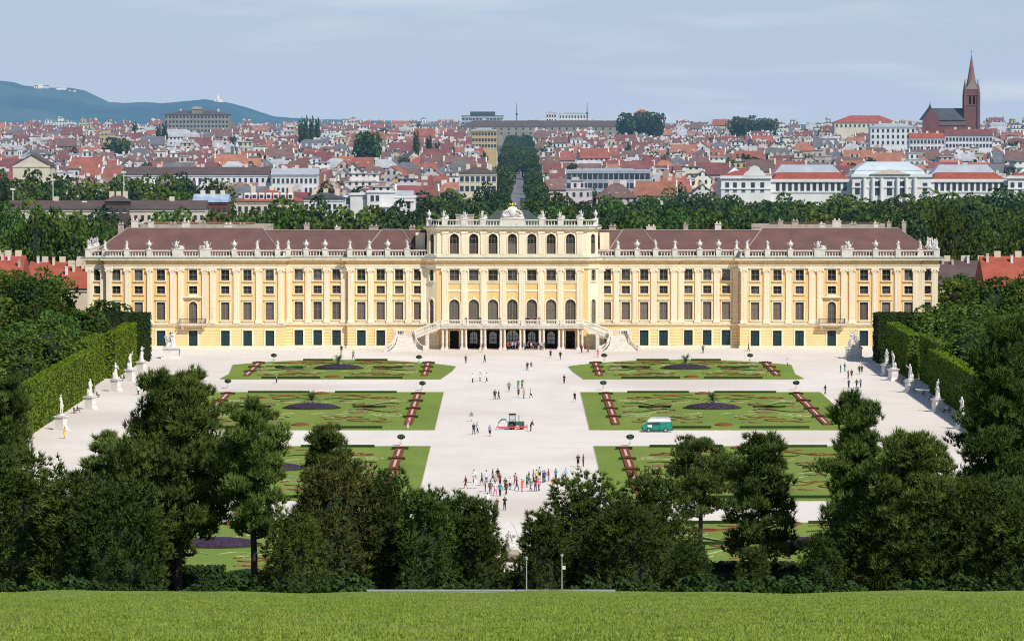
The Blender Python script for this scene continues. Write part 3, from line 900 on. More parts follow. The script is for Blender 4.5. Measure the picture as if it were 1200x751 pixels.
def eagle_crest():
    mb = MB()
    rng = random.Random(3)
    mb.box(-2.5, 2.5, -.5, .5, 0, .3)
    mb.exy([(-2.5, .3), (2.5, .3), (2.2, .9), (1.3, 1.6), (.9, 2.3), (.3, 2.6), (-.3, 2.6), (-.9, 2.3), (-1.3, 1.6), (-2.2, .9)], -.1, .4)
    mb.ball((0, -.2, 1.35), (.75, .3, .95), 12, 7)
    for s in (-1, 1):
        for k in range(7):                                 # flags, lances and palm fronds spreading from the shield
            a = radians(12 + k * 12)
            r = 2.5 - .07 * k * k * .4
            mb.tube([(s * .3, -.12 - .02 * k, .5), (s * cos(a) * r, -.1, .4 + sin(a) * r * .95)], [.12, .05], 5)
            mb.ball((s * cos(a) * r * .8, -.25, .45 + sin(a) * r * .75), (.24, .14, .24), 7, 4, rnd=.25, rng=rng)
        mb.ball((s * 1.7, -.3, .55), (.5, .3, .35), 8, 5, rnd=.2, rng=rng)
    return mb.mesh('trophy_relief', M['white_stone'], True)


EAGLE = eagle_crest()
mb = MB()
mb.ball((0, 0, .35), (.28, .2, .38), 8, 6); mb.ball((0, -.12, .8), .13, 7, 5)
mb.tube([(0, -.2, .8), (0, -.34, .76)], [.05, .015], 5)
for s in (-1, 1):
    mb.exy([(s * .15, .2), (s * .75, .55), (s * .8, .95), (s * .45, .75), (s * .15, .65)][::s], -.06, .06)
BIRD = mb.mesh('gilded_bird', M['gold'], True)
# ------------------------------------------------------------------ the palace (local frame: facade line y=0, garden side -y)
PY = 880.0
pal = thing('palace', 'long yellow baroque palace with brown roofs, double staircase and rows of windows', 'palace', (0.09, PY, 0))


def wall(mb, mp, u0, u1, z0, z1, ops, dep=.38, mat=0):
    us, zs = {u0, u1}, {z0, z1}
    for (a, b, c, d, arch) in ops:
        us |= {a, b}; zs |= {c, d}
    us = sorted(u for u in us if u0 <= u <= u1); zs = sorted(z for z in zs if z0 <= z <= z1)
    for a, b in zip(us, us[1:]):
        for c, d in zip(zs, zs[1:]):
            m, k = (a + b) / 2, (c + d) / 2
            if any(o[0] < m < o[1] and o[2] < k < o[3] for o in ops): continue
            mb.add([mp(a, c, 0), mp(b, c, 0), mp(b, d, 0), mp(a, d, 0)], [(0, 1, 2, 3)], mat)
    for (a, b, c, d, arch) in ops:
        if arch:
            r = (b - a) / 2; m = (a + b) / 2; s = d - r
            arcp = [(m - r * cos(pi * k / 12), s + r * sin(pi * k / 12)) for k in range(13)]
            for side in (0, 1):
                pts = arcp[:7] if side == 0 else arcp[6:]
                cor = (a, d) if side == 0 else (b, d)
                for p, q in zip(pts, pts[1:]):
                    mb.add([mp(p[0], p[1], 0), mp(q[0], q[1], 0), mp(cor[0], cor[1], 0)], [(0, 2, 1) if side == 0 else (0, 2, 1)], mat)
            line = [(a, c)] + arcp + [(b, c)]
        else:
            line = [(a, c), (a, d), (b, d), (b, c)]
        line = line + [line[0]]
        for p, q in zip(line, line[1:]):
            mb.add([mp(p[0], p[1], 0), mp(p[0], p[1], dep), mp(q[0], q[1], dep), mp(q[0], q[1], 0)], [(0, 1, 2, 3)], mat)


def arch_poly(w, z0, h, n=12):
    r = w / 2
    s = z0 + h - r
    return [(-r, z0), (r, z0)] + [(r * cos(pi * k / n), s + r * sin(pi * k / n)) for k in range(n + 1)]


_wc = {}


def window_meshes(w, h, arch, style):
    key = (w, h, arch, style)
    if key in _wc: return _wc[key]
    p = MB()
    y = .30
    if arch:
        poly = arch_poly(w + .06, -.02, h + .04)
        p.add([(a, y, b) for a, b in poly], [tuple(range(len(poly)))], 0 if style != 'attic' else 0)
    else:
        p.add([(-w / 2 - .03, y, -.03), (w / 2 + .03, y, -.03), (w / 2 + .03, y, h + .03), (-w / 2 - .03, y, h + .03)], [(0, 1, 2, 3)], 0)
    f = .075
    if style == 'glass':                                   # casement with cross bars, a brown blind in its foot
        p.box(-f / 2, f / 2, y - .07, y - .01, 0, h, 1)
        p.box(-w / 2, w / 2, y - .066, y - .012, h * .52, h * .52 + f, 1)
        for s in (-1, 1): p.box(s * (w / 2 - .05) - .05, s * (w / 2 - .05) + .05, y - .06, y - .014, 0, h, 1)
        p.add([(-w / 2, y - .008, 0), (w / 2, y - .008, 0), (w / 2, y - .008, h * .16), (-w / 2, y - .008, h * .16)], [(0, 1, 2, 3)], 2)
    elif style == 'blind':
        p.add([(-w / 2 + .05, y - .008, 0), (w / 2 - .05, y - .008, 0), (w / 2 - .05, y - .008, h * (.97 if not arch else .99) - (w / 2 if arch else 0)), (-w / 2 + .05, y - .008, h * (.97 if not arch else .99) - (w / 2 if arch else 0))], [(0, 1, 2, 3)], 2)
        if arch:
            pl = arch_poly(w - .16, h - w / 2 - .1, w / 2)
            p.add([(a, y - .010, b) for a, b in pl], [tuple(range(len(pl)))], 2)
        p.box(-.05, .05, y - .07, y - .011, 0, h - .03, 1)
        p.box(-w / 2, w / 2, y - .066, y - .012, h * .58, h * .58 + .08, 1)
        if arch:
            for s in (-1, 1): p.box(s * w * .27 - .03, s * w * .27 + .03, y - .05, y - .012, 0, h - w * .27, 1)
    elif style == 'attic':
        zt = h * .48
        p.add([(-w / 2 + .05, y - .008, 0), (w / 2 - .05, y - .008, 0), (w / 2 - .05, y - .008, zt), (-w / 2 + .05, y - .008, zt)], [(0, 1, 2, 3)], 2)
        p.box(-w / 2, w / 2, y - .066, y - .010, zt, zt + .1, 1)
        for s in (-.2, .2): p.box(s * w - .03, s * w + .03, y - .06, y - .011, 0, h - w * .12, 1)
        p.box(-w / 2, w / 2, y - .064, y - .012, h * .76, h * .76 + .07, 1)
    elif style == 'door':
        for s in (-1, 1):
            a, b = (-w / 2 + .04, -.03) if s < 0 else (.03, w / 2 - .04)
            for c, d in ((.05, h * .32), (h * .34, h * .64), (h * .66, h - .05)):
                p.box(a + .08, b - .08, y - .09, y - .02, c + .05, d - .05, 2)
            p.box(a, b, y - .05, y - .012, .04, h - .03, 2)
    mats = [M['glass'], M['frame'], M['green_door'] if style == 'door' else M['blind']]
    c = MB()
    e, t, yo = .01, (.24 if style != 'door' else .32), -.11
    if arch:
        r0, r1, s = w / 2 + e, w / 2 + t, h - w / 2
        n = 14
        pts = [(r0 * cos(pi * k / n), s + r0 * sin(pi * k / n), r1 * cos(pi * k / n), s + r1 * sin(pi * k / n)) for k in range(n + 1)]
        for q, k in zip(pts, pts[1:]):
            c.exy([(q[0], q[1]), (q[2], q[3]), (k[2], k[3]), (k[0], k[1])], yo, .05)
        for sg in (-1, 1):
            a, b = sorted((sg * r0, sg * r1)); c.box(a, b, yo, .05, -.02, s)
        c.box(-.18, .18, yo - .08, .02, h + .05, h + .55)
    else:
        for sg in (-1, 1):
            a, b = sorted((sg * (w / 2 + e), sg * (w / 2 + t))); c.box(a, b, yo, .05, -.02, h + .01)
        c.box(-w / 2 - t, w / 2 + t, yo - .006, .05, h + .012, h + t)
    if style in ('glass', 'blind', 'attic'):
        c.box(-w / 2 - t - .1, w / 2 + t + .1, yo - .14, .04, -.24, -.03)
    if style == 'blind' and not arch:                       # hood over the main windows and an apron below them
        c.box(-w / 2 - t - .15, w / 2 + t + .15, -.32, .03, h + .46, h + .62)
        c.box(-w / 2 - t, w / 2 + t, -.10, .03, h + t + .02, h + .455)
        c.box(-w / 2 - .1, w / 2 + .1, -.08, .03, -.62, -.26)
    _wc[key] = (p.mesh('window', mats), c.mesh('window_surround', M['cream']))
    return _wc[key]


def window(name, x, y, z, w, h, arch, style, rz=0.0, label=None):
    a, b = window_meshes(w, h, arch, style)
    o = put(name, a, pal, (x, y, z), rz)
    if label: o['label'] = label
    put('window_surround', b, o)
    return o


HALF = [20.0, 24.0, 27.9, 32.0, 37.3, 41.3, 45.3, 51.3, 56.0, 60.7, 67.5, 74.3, 79.0, 83.7, 87.85]
PIL = [18.8, 22.0, 26.0, 29.95, 34.2, 35.75, 39.3, 43.3, 47.3, 48.9, 53.65, 58.35, 63.3, 65.0, 70.05, 71.75, 76.65, 81.35, 85.6 - .35, 86.5 + .1, 89.35]


def plane(x):
    x = abs(x)
    return -2.0 if x < 16 else 0.0 if x < 34.95 else 1.0 if x < 48.1 else -1.6 if x < 85.9 else -.6


# --- facade walls
wm = MB()
segs = [(18.2, 34.95), (34.95, 48.1), (48.1, 85.9), (85.9, 90.0)]
for s in (-1, 1):
    for a, b in segs:
        y = plane((a + b) / 2)
        u0, u1 = (a, b) if s > 0 else (-b, -a)
        ops_u, ops_g = [], []
        for hx in HALF:
            if not a < hx < b: continue
            x = s * hx
            arch = hx == 67.5
            w = 1.75
            nar = hx == 87.85
            if nar: w = 1.4
            ops_u.append((x - w / 2, x + w / 2, 14.35, 16.65, False))
            window('top_floor_window', x, y, 14.35, w, 2.3, False, 'glass')
            ops_u.append((x - w / 2, x + w / 2, 11.55, 13.2, False))
            window('mezzanine_window', x, y, 11.55, w, 1.65, False, 'glass')
            zb = 5.42 if arch else 6.05
            zh = 4.5 if arch else 3.75
            ops_u.append((x - w / 2, x + w / 2, zb, zb + zh, arch))
            window('main_floor_window', x, y, zb, w, zh, arch, 'blind', label='arched balcony window' if arch else None)
            if hx == 20.0: continue                         # behind the staircase
            ops_g.append((x - .92, x + .92, .3, 3.8, False))
            window('ground_floor_door', x, y, .3, 1.84, 3.5, False, 'door')
        mp = lambda u, z, d, y=y: (u, y + d, z)
        wall(wm, mp, u0, u1, .0, 5.0, ops_g, mat=1)
        wall(wm, mp, u0, u1, 5.0, 17.2, ops_u, mat=0)
        wm.add([mp(u0, 17.2, 0), mp(u1, 17.2, 0), mp(u1, 19.25, 0), mp(u0, 19.25, 0)], [(0, 1, 2, 3)], 0)
    # returns between the planes and the end walls
    for x, ya, yb in ((18.2, -.3, 0.), (34.95, 0., 1.), (48.1, 1., -1.6), (85.9, -1.6, -.6), (90.0, -.6, 24.)):
        for z0, z1, m in ((0, 5, 1), (5, 19.25, 0)):
            q = [(s * x, ya, z0), (s * x, yb, z0), (s * x, yb, z1), (s * x, ya, z1)]
            wm.add(q, [(0, 1, 2, 3)], m)
# central block
CWX = [-12.26, -8.17, -4.1, 0, 4.1, 8.17, 12.26]
opu, opg, opa = [], [], []
for x in CWX:
    opu.append((x - 1.0, x + 1.0, 14.35, 16.65, False)); window('top_floor_window', x, -2.0, 14.35, 2.0, 2.3, False, 'glass')
    opu.append((x - 1.1, x + 1.1, 5.3, 10.4, True)); window('arched_hall_window', x, -2.0, 5.3, 2.2, 5.1, True, 'blind')
    opa.append((x - .95, x + .95, 20.0, 24.25, True)); window('attic_window', x, -1.9, 20.0, 1.9, 4.25, True, 'attic')
    if abs(x) < 12: opg.append((x - 1.5, x + 1.5, .05, 4.0, False))
    else: opg.append((x - .95, x + .95, .05, 3.8, False))
mp = lambda u, z, d: (u, -2.0 + d, z)
wall(wm, mp, -16.0, 16.0, 0, 5.0, opg, .6, 0)
wall(wm, mp, -16.0, 16.0, 5.0, 17.2, opu)
wm.add([mp(-16, 17.2, 0), mp(16, 17.2, 0), mp(16, 19.25, 0), mp(-16, 19.25, 0)], [(0, 1, 2, 3)], 0)
mpa = lambda u, z, d: (u, -1.9 + d, z)
wall(wm, mpa, -15.9, 15.9, 19.25, 25.6, opa, mat=2)
for s in (-1, 1):                                           # canted corners with narrow windows
    for (xa, ya, xb, yb, z0, z1, ops, m) in ((16.0, -2.0, 18.2, -.3, 0, 5, [], 2), (16.0, -2.0, 18.2, -.3, 5, 19.25, [(14.35, 2.3, False, 'glass', 'top_floor_window'), (5.3, 5.1, True, 'blind', 'arched_hall_window')], 2),
                                             (15.9, -1.9, 18.1, -.2, 19.25, 25.6, [(20.0, 4.2, True, 'attic', 'attic_window')], 2)):
        A, B = Vector((s * xa, ya)), Vector((s * xb, yb))
        if s < 0: A, B = B, A
        L_ = (B - A).length
        d = (B - A) / L_
        nin = Vector((-d.y, d.x))
        mq = lambda u, z, dd, A=A, d=d, nin=nin: (A.x + d.x * u + nin.x * dd, A.y + d.y * u + nin.y * dd, z)
        w = 1.15
        wall(wm, mq, 0, L_, z0, z1, [(L_ / 2 - w / 2, L_ / 2 + w / 2, z, z + h, ar) for z, h, ar, st, nm in ops], mat=m)
        for z, h, ar, st, nm in ops:
            c = mq(L_ / 2, z, 0)
            window(nm, c[0], c[1], z, w, h, ar, st, math.atan2(d.y, d.x), label='narrow window in the canted corner')
    for (x, y0, y1, z0, z1, m) in ((18.1, -.2, 17, 19.25, 25.6, 2),):
        wm.add([(s * x, y0, z0), (s * x, y1, z0), (s * x, y1, z1), (s * x, y0, z1)], [(0, 1, 2, 3)], m)
wm.box(-88, 88, 3.2, 3.4, 0, 19.0, 3); wm.box(-18, 18, 16.9, 17.1, 19.3, 25.6, 0); wm.box(-89.9, 89.9, 23.9, 24.1, 0, 19.2, 0)  # dark box behind the windows is unseen, added to block light
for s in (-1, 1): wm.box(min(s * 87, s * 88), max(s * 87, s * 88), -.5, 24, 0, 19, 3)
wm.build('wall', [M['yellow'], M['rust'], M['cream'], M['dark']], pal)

# --- horizontal mouldings
FR = [(-90, 23), (-90, -.6), (-85.9, -.6), (-85.9, -1.6), (-48.1, -1.6), (-48.1, 1.0), (-34.95, 1.0), (-34.95, 0), (-18.2, 0), (-18.2, -.3), (-16, -2)]
FULL = FR + [(-x, y) for x, y in reversed(FR)]
mb = MB()
for a, b in ((FR[:9], 0), ([(-x, y) for x, y in reversed(FR[:9])], 0)):
    mb.sweep(a, [(0, .0), (.22, .0), (.22, .45), (.16, .55), (0, .56)])
mb.build('plinth', M['cream'], pal)
mb = MB(); mb.sweep(FULL, [(0, 4.75), (.2, 4.8), (.26, 5.0), (.34, 5.05), (.34, 5.2), (.12, 5.28), (0, 5.28)])
mb.build('string_course', M['cream'], pal)
mb = MB()
mb.sweep(FULL, [(0, 16.92), (.30, 16.92), (.30, 17.2), (.36, 17.22), (.36, 17.55), (.46, 17.6), (.46, 17.7), (.27, 17.72)])
mb.sweep(FULL, [(.27, 18.38), (.42, 18.40), (.52, 18.6), (.62, 18.62), (1.12, 18.72), (1.12, 18.95), (1.26, 19.1), (1.26, 19.18), (0, 19.2)])
mb.sweep(FULL, [(.27, 17.72), (.27, 18.38)], 1)
mb.sweep(FULL, [(1.30, 19.182), (1.30, 19.26), (.0, 19.32), (0, 19.182), (1.30, 19.182)], 2)
for p, q in zip(FULL, FULL[1:]):                            # dentil brackets under the cornice
    a, b = Vector(p), Vector(q)
    L_ = (b - a).length
    if L_ < 3 or abs(b.x - a.x) < 1: continue
    d = (b - a) / L_
    for k in range(int(L_ / .62)):
        c = a + d * (.31 + k * .62)
        mb.box(c.x - .13, c.x + .13, c.y - .85, c.y - .40, 18.45, 18.66, 0)
mb.build('cornice', [M['cream'], M['yellow'], M['copper']], pal)
ATT = [(-18.1, 16.9), (-18.1, -.2), (-15.9, -1.9), (15.9, -1.9), (18.1, -.2), (18.1, 16.9)]
mb = MB()
mb.sweep(ATT, [(0, 19.3), (.25, 19.32), (.25, 19.75), (.1, 19.85), (0, 19.85)])
mb.sweep(ATT, [(0, 24.75), (.14, 24.78), (.14, 25.1), (.3, 25.2), (.75, 25.35), (.75, 25.55), (.88, 25.68), (0, 25.74)])
mb.sweep(ATT, [(.92, 25.70), (.92, 25.76), (0, 25.80), (0, 25.70), (.92, 25.70)], 1)
mb.build('attic_cornice', [M['cream'], M['copper']], pal)

# --- pilasters
def pil_mesh(w, z0, z1, cap=True):
    m = MB()
    h = w / 2
    m.box(-h - .16, h + .16, -.40, .05, z0, z0 + .55); m.box(-h - .09, h + .09, -.36, .05, z0 + .55, z0 + .8)
    m.box(-h, h, -.28, .05, z0 + .8, z1 - .95)
    for k in (-1, 0, 1): m.box(k * w * .27 - .03, k * w * .27 + .03, -.315, -.27, z0 + 1.0, z1 - 1.15)
    if cap:
        m.box(-h - .05, h + .05, -.34, .05, z1 - .95, z1 - .80)
        m.box(-h - .02, h + .02, -.31, .05, z1 - .80, z1 - .35)
        m.box(-h - .22, h + .22, -.46, .05, z1 - .18, z1)
        for s in (-1, 1):
            b = len(m.v)
            m.tube([(s * (h + .06), -.50, z1 - .40), (s * (h + .06), -.05, z1 - .40)], .24, 10)
        m.box(-h + .1, h - .1, -.44, .0, z1 - .40, z1 - .185)
        m.box(-.2, .2, -.40, .0, z1 - .72, z1 - .41)
    return m.mesh('pilaster', M['cream'])


P1 = pil_mesh(1.16, 5.3, 16.9)
P2 = pil_mesh(1.3, 5.3, 16.9)
pa = MB(); pa.box(-.62, .62, -.22, .05, 19.85, 24.3); pa.box(-.75, .75, -.3, .05, 24.3, 24.74); PAT = pa.mesh('pilaster', M['cream'])
for s in (-1, 1):
    for x in PIL:
        xx = x
        put('pilaster', P1, pal, (s * xx, plane(xx), 0))
for x in (1.97 + .05, 6.1, 10.15, 14.2, ):
    for s in (-1, 1):
        put('hall_pilaster', P2, pal, (s * x, -2.0, 0))
        put('attic_pilaster', PAT, pal, (s * x, -1.9, 0))
mb = MB()                                                   # bands and panels between the hall windows
for x in CWX:
    mb.box(x - 1.38, x + 1.38, -2.09, -1.98, 12.05, 12.5); mb.box(x - 1.38, x + 1.38, -2.12, -1.98, 13.75, 14.02)
mb.build('panel_band', M['cream'], pal)

# --- roofs
def roof_obj(name, faces, flash):
    m = MB()
    for f in faces: m.add(f, [tuple(range(len(f)))], 0)
    for a, b in flash:
        a, b = Vector(a), Vector(b)
        m.tube([a + Vector((0, -.05, .05)), b + Vector((0, -.05, .05))], .11, 5, 1)
    return m.build(name, [M['roof'], M['flash']], pal)


for s in (-1, 1):
    X = lambda x: s * x
    ze = 19.35
    f = [[(X(15), 1.2, ze), (X(55), 1.2, ze), (X(55), 11.4, 24.55), (X(15), 11.4, 24.55)], [(X(15), 21.5, ze), (X(55), 21.5, ze), (X(55), 11.4, 24.55), (X(15), 11.4, 24.55)]]
    roof_obj('wing_roof', f, [((X(18), 11.4, 24.6), (X(53), 11.4, 24.6))])
    e1, e2, r1, r2 = (X(19.6), 0, ze + .1), (X(32.2), 0, ze + .1), (X(23.6), 10.6, 24.75), (X(28.0), 10.6, 24.75)
    roof_obj('wing_roof', [[e1, e2, r2, r1], [e2, (X(32.2), 12, ze), r2], [e1, (X(19.6), 12, ze), r1], [r1, r2, (X(28), 13, 23.8), (X(23.6), 13, 23.8)]], [(e2, r2), (e1, r1), (r1, r2)])
    A, B, R1, R2 = (X(48.4), -1.3, ze + .15), (X(89.7), -.5, ze + .15), (X(53.6), 11.6, 25.05), (X(82.6), 11.6, 25.05)
    C, D = (X(89.7), 23.6, ze + .15), (X(48.4), 23.6, ze + .15)
    roof_obj('pavilion_roof', [[A, B, R2, R1], [B, C, R2], [C, D, R1, R2], [D, A, R1]], [(A, R1), (B, R2), (R1, R2)])
    # a garret and dormers near the middle block
    m = MB(); m.box(min(X(18.6), X(20.6)), max(X(18.6), X(20.6)), 4, 9, 19.4, 24.2); m.build('roof_shed', M['cream'], pal)
    m = MB()
    m.box(min(X(52), X(81)), max(X(52), X(81)), 24.5, 25.3, 19, 25.7)
    m.box(min(X(56), X(80)), max(X(56), X(80)), 24.4, 25.5, 25.7, 26.0, 1)
    m.build('rear_parapet', [M['chimney'], M['roof'] if s > 0 else M['city_roof']], pal, color=(0.36, 0.14, 0.08))
    rc = random.Random(8 + s)
    for x in (21.5, 30, 37.5, 44.5, 52.5, 58, 61, 66.5, 70, 73.5, 78, 81.5, 84):
        w, h = rc.uniform(.45, 1.1), rc.uniform(.7, 1.5)
        m = MB()
        zb = 24.4 if x < 53 else 25.0
        m.box(X(x) - w, X(x) + w, -.4, .4, -1.5, h); m.box(X(x) - w - .1, X(x) + w + .1, -.5, .5, h, h + .14)
        for k in range(2 if w > .6 else 1): m.box(X(x) - w * .6 + k * w, X(x) - w * .6 + k * w + .3, -.2, .2, h + .14, h + .55)
        m.build('chimney', rc.choice([M['chimney'], M['stone']]), pal, (0, rc.choice([12.6, 18, 20]), zb))
m = MB()
m.box(-18.0, 18.0, -1.8, 16.8, 25.62, 25.69)
m.build('flat_roof', M['darkroof'], pal)
m = MB()
m.add([(-7, 2, 25.8), (7, 2, 25.8), (7, 13, 25.8), (-7, 13, 25.8), (-3.4, 6, 29.0), (3.4, 6, 29.0), (3.4, 9, 29.0), (-3.4, 9, 29.0)], [(0, 1, 5, 4), (1, 2, 6, 5), (2, 3, 7, 6), (3, 0, 4, 7), (4, 5, 6, 7)])
m.build('lantern_roof', M['darkroof'], pal)
for x in (-11.3, -9.0):
    m = MB(); m.box(x - .8, x + .8, 9, 10, 25.6, 27.9); m.box(x - .95, x + .95, 8.9, 10.1, 27.9, 28.1); m.build('chimney', M['chimney'], pal)

# --- balustrades with pedestals
def balustrade(path, z0, h, peds, name, mat, pw=.45, step=.6, off=.0, br=.075, posts=True):
    m = MB()
    b0, t0 = z0 + h * .2, z0 + h * .85
    m.sweep(path, [(off - .2, z0), (off + .22, z0), (off + .22, b0), (off - .2, b0), (off - .2, z0)])
    m.sweep(path, [(off - .2, t0), (off + .24, t0), (off + .24, z0 + h), (off - .2, z0 + h), (off - .2, t0)])
    for p, q in zip(path, path[1:]):
        a, b = Vector(p), Vector(q)
        L_ = (b - a).length
        d = (b - a) / L_
        nn = Vector((d.y, -d.x)) * off
        for k in range(int(L_ / step)):
            c = a + d * ((k + .5) * L_ / max(1, int(L_ / step))) + nn
            if any(abs(c.x - x) < w + .1 and abs(c.y - y) < 1.3 for x, y, w in peds): continue
            m.frus(c.x, c.y, b0 - .01, (b0 + t0) / 2 - .1, br * 1.5, br * 1.5, br, br)
            m.frus(c.x, c.y, (b0 + t0) / 2 - .1, t0 + .01, br, br, br * .7, br * .7)
    for x, y, w in peds:
        m.box(x - w, x + w, y - .42, y + .42, z0 - .01, z0 + h + .05)
        m.box(x - w - .08, x + w + .08, y - .5, y + .5, z0 + h + .05, z0 + h + .2)
    return m.build(name, mat, pal)


STAT_X = [(22.3, 'f'), (26.4, 'u'), (30.3, 'f'), (34.4, 'f'), (39.7, 'u'), (43.7, 'u'), (47.5, 'f'), (49.6, 'f'), (53.9, 'f'), (58.75, 'u'), (64.9, 't'), (70.7, 't'), (76.75, 'u'), (81.5, 'f'), (86.2, 'f')]
ZB = 19.3
BOFF = -.15
half_path = FR[:9]
rstat = random.Random(2)
for s in (-1, 1):
    path = half_path if s < 0 else [(-x, y) for x, y in reversed(half_path)]
    peds = []
    for x, k in STAT_X:
        peds.append((s * x, plane(x) + .15, 1.15 if k == 't' else .55))
    peds.append((s * 89.75, -.35, .6))
    for y in (5, 10, 15, 20): peds.append((s * 89.85, y, .5))
    balustrade(path, ZB, 1.5, peds, 'roof_balustrade', M['stone'], off=BOFF)
    side = 'left' if s < 0 else 'right'
    nf = {'f': 0, 'u': 0, 't': 0}
    for x, k in STAT_X:
        nf[k] += 1
        loc = (s * x + .09, PY + plane(x) + .15, ZB + 1.7)
        if k == 'f':
            o = thing('roof_statue', f'pale stone figure on the {side} wing balustrade, {nth(nf[k])} figure from the central block', 'statue', loc, 0, 'stone figures along the palace roof')
            i = rstat.randrange(5)
            put('figure', STAT[i], o, (0, 0, .15), rstat.uniform(-.5, .5), scale=(1.05, 1.05, 1.02))
        elif k == 'u':
            o = put('roof_urn', URN, None, loc, 0, scale=(1.05, 1.05, .98))
            tag(o, f'pale stone urn on the {side} wing balustrade, {nth(nf[k])} urn from the central block', 'urn', 'stone urns along the palace roof')
        else:
            o = put('roof_trophy', TROPHY[-s if nf[k] == 1 else s], None, loc, 0, scale=(.95, .95, .98))
            tag(o, f'stone trophy of armour and captive on the {side} wing balustrade, {"inner" if nf[k] == 1 else "outer"} of the two', 'sculpture', 'stone trophies along the palace roof')
    for i, (xx, y) in enumerate([(89.75, -.35), (89.85, 5), (89.85, 10), (89.85, 15), (89.85, 20)]):
        o = thing('roof_statue', f'pale stone figure on the {side} end balustrade of the palace, {nth(i + 1)} from the garden corner', 'statue', (s * xx + .09, PY + y, ZB + 1.7), 0, 'stone figures along the palace roof')
        put('figure', STAT[(i * 2 + 1) % 5], o, (0, 0, .15), s * .8, scale=(1.15, 1.15, 1.08))
# attic balustrade
apeds = [(s * x, -1.6, .6) for s in (-1, 1) for x in (6.2, 10.2, 14.3)] + [(s * 17.6, .1, .55) for s in (-1, 1)] + [(0, -1.55, 2.6)]
balustrade(ATT, 25.8, 1.45, apeds, 'attic_balustrade', M['stone'], off=-.2)
for s in (-1, 1):
    side = 'left' if s < 0 else 'right'
    for i, x in enumerate((6.2, 10.2, 14.3)):
        o = put('attic_trophy', TROPHY[s if i != 1 else -s], None, (s * x + .09, PY - 1.6, 27.42), 0, scale=(.62, .7, 1.0 if i != 1 else .85))
        tag(o, f'stone trophy on the central attic, {nth(i + 1)} {side} of the eagle crest', 'sculpture', 'stone trophies on the central attic')
    o = put('attic_urn', URN, None, (s * 17.6 + .09, PY + .1, 27.42), 0, scale=(.8, .8, .95))
    tag(o, f'small stone urn at the {side} corner of the central attic', 'urn', 'stone urns on the central attic')
o = put('eagle_crest', EAGLE, None, (.09, PY - 1.55, 27.44))
tag(o, 'large stone relief of flags and shield crowning the middle of the attic', 'sculpture')
o = put('gilded_eagle', BIRD, None, (.09, PY - 1.4, 29.95)); o.scale = (.95, .95, .95)
tag(o, 'small gilded eagle with spread wings on top of the crest', 'eagle')

# --- wing balconies
for s in (-1, 1):
    x = s * 67.5
    m = MB()
    m.box(x - 2.8, x + 2.8, -3.1, -1.62, 5.02, 5.3)
    for k in (-2.2, 2.2):
        m.exx([(-1.6, 3.9), (-2.0, 4.1), (-2.9, 5.0), (-1.6, 5.0)], x + k - .25, x + k + .25)
    b = m.build('balcony', M['stone'], pal)
    m = MB()
    m.box(x - 2.75, x + 2.75, -3.05, -2.99, 6.3, 6.38); m.box(x - 2.75, x + 2.75, -3.05, -2.99, 5.4, 5.47)
    for k in range(34): m.box(x - 2.72 + k * .165, x - 2.68 + k * .165, -3.04, -3.0, 5.3, 6.3)
    for k in (-2.75, 2.69):
        m.box(x + k, x + k + .06, -2.98, -1.7, 6.3, 6.38)
        for q in range(8): m.box(x + k + .01, x + k + .05, -2.95 + q * .16, -2.91 + q * .16, 5.3, 6.3)
    m.build('railing', M['iron'], b)
    m = MB(); m.box(x - 1.9, x + 1.9, -2.2, -1.58, 10.75, 10.95); m.exy([(x - 1.7, 10.95), (x + 1.7, 10.95), (x + .9, 11.3), (x, 11.42), (x - .9, 11.3)], -2.0, -1.58)
    m.build('window_hood', M['cream'], pal)

# --- arcade doors, terrace, stairs
for i, x in enumerate(CWX):
    m = MB()
    if abs(x) < 12:
        m.add([(-1.55, .55, -.02), (1.55, .55, -.02), (1.55, .55, 4.0), (-1.55, .55, 4.0)], [(0, 1, 2, 3)], 0)
        w = 2.5 if x == 0 else 1.5
        pl = arch_poly(w, 1.0 if x else 0.9, 2.5 if x else 2.9)
        m.add([(a, .53, b) for a, b in pl], [tuple(range(len(pl)))], 1)
        m.box(-.06, .06, .45, .52, 0, 3.9, 0)
        for k in ((-.4, .4) if x else (-.65, .65)): m.box(k - .03, k + .03, .46, .52, 0, 3.4, 0)
        for z in (1.7, 2.5): m.box(-w / 2, w / 2, .47, .525, z, z + .08, 0)
        mats = [M['dark'], M['pale_glass']]
    else:
        m.add([(-1.0, .55, -.02), (1.0, .55, -.02), (1.0, .55, 3.8), (-1.0, .55, 3.8)], [(0, 1, 2, 3)], 0)
        for k in (-.5, .5):
            for c, d in ((.2, 1.7), (1.9, 3.5)): m.box(k - .35, k + .35, .48, .54, c, d, 0)
        mats = [M['dark'], M['dark']]
    d = m.build('arcade_door', mats, pal, (x, -2.0, .05))
    m = MB()
    hw = 1.5 if abs(x) < 12 else .95
    hh = 4.0 if abs(x) < 12 else 3.8
    for s in (-1, 1):
        a, b = sorted((s * (hw + .01), s * (hw + .22))); m.box(a, b, -.08, .05, 0, hh)
    m.box(-hw - .22, hw + .22, -.085, .05, hh - .04, hh + .14)
    m.build('door_surround', M['cream'], d)
TY0, TY1 = -6.9, -2.02
m = MB()
m.box(-14.9, 14.9, TY0, -2.35, 4.55, 5.22); m.box(-15.05, 15.05, TY0 - .14, -2.36, 5.0, 5.16)
m.build('terrace_slab', M['stone'], pal)
def column(m, x, y, h):
    m.box(x - .36, x + .36, y - .36, y + .36, 0, .5)
    m.lathe(x, y, [(.30, .5), (.31, .62), (.25, .7), (.26, 1.5), (.21, h - .35), (.28, h - .28), (.29, h - .18)], 12)
    m.box(x - .33, x + .33, y - .33, y + .33, h - .18, h)
CM = MB(); column(CM, 0, 0, 4.56); CME = CM.mesh('column', M['stone'], False)
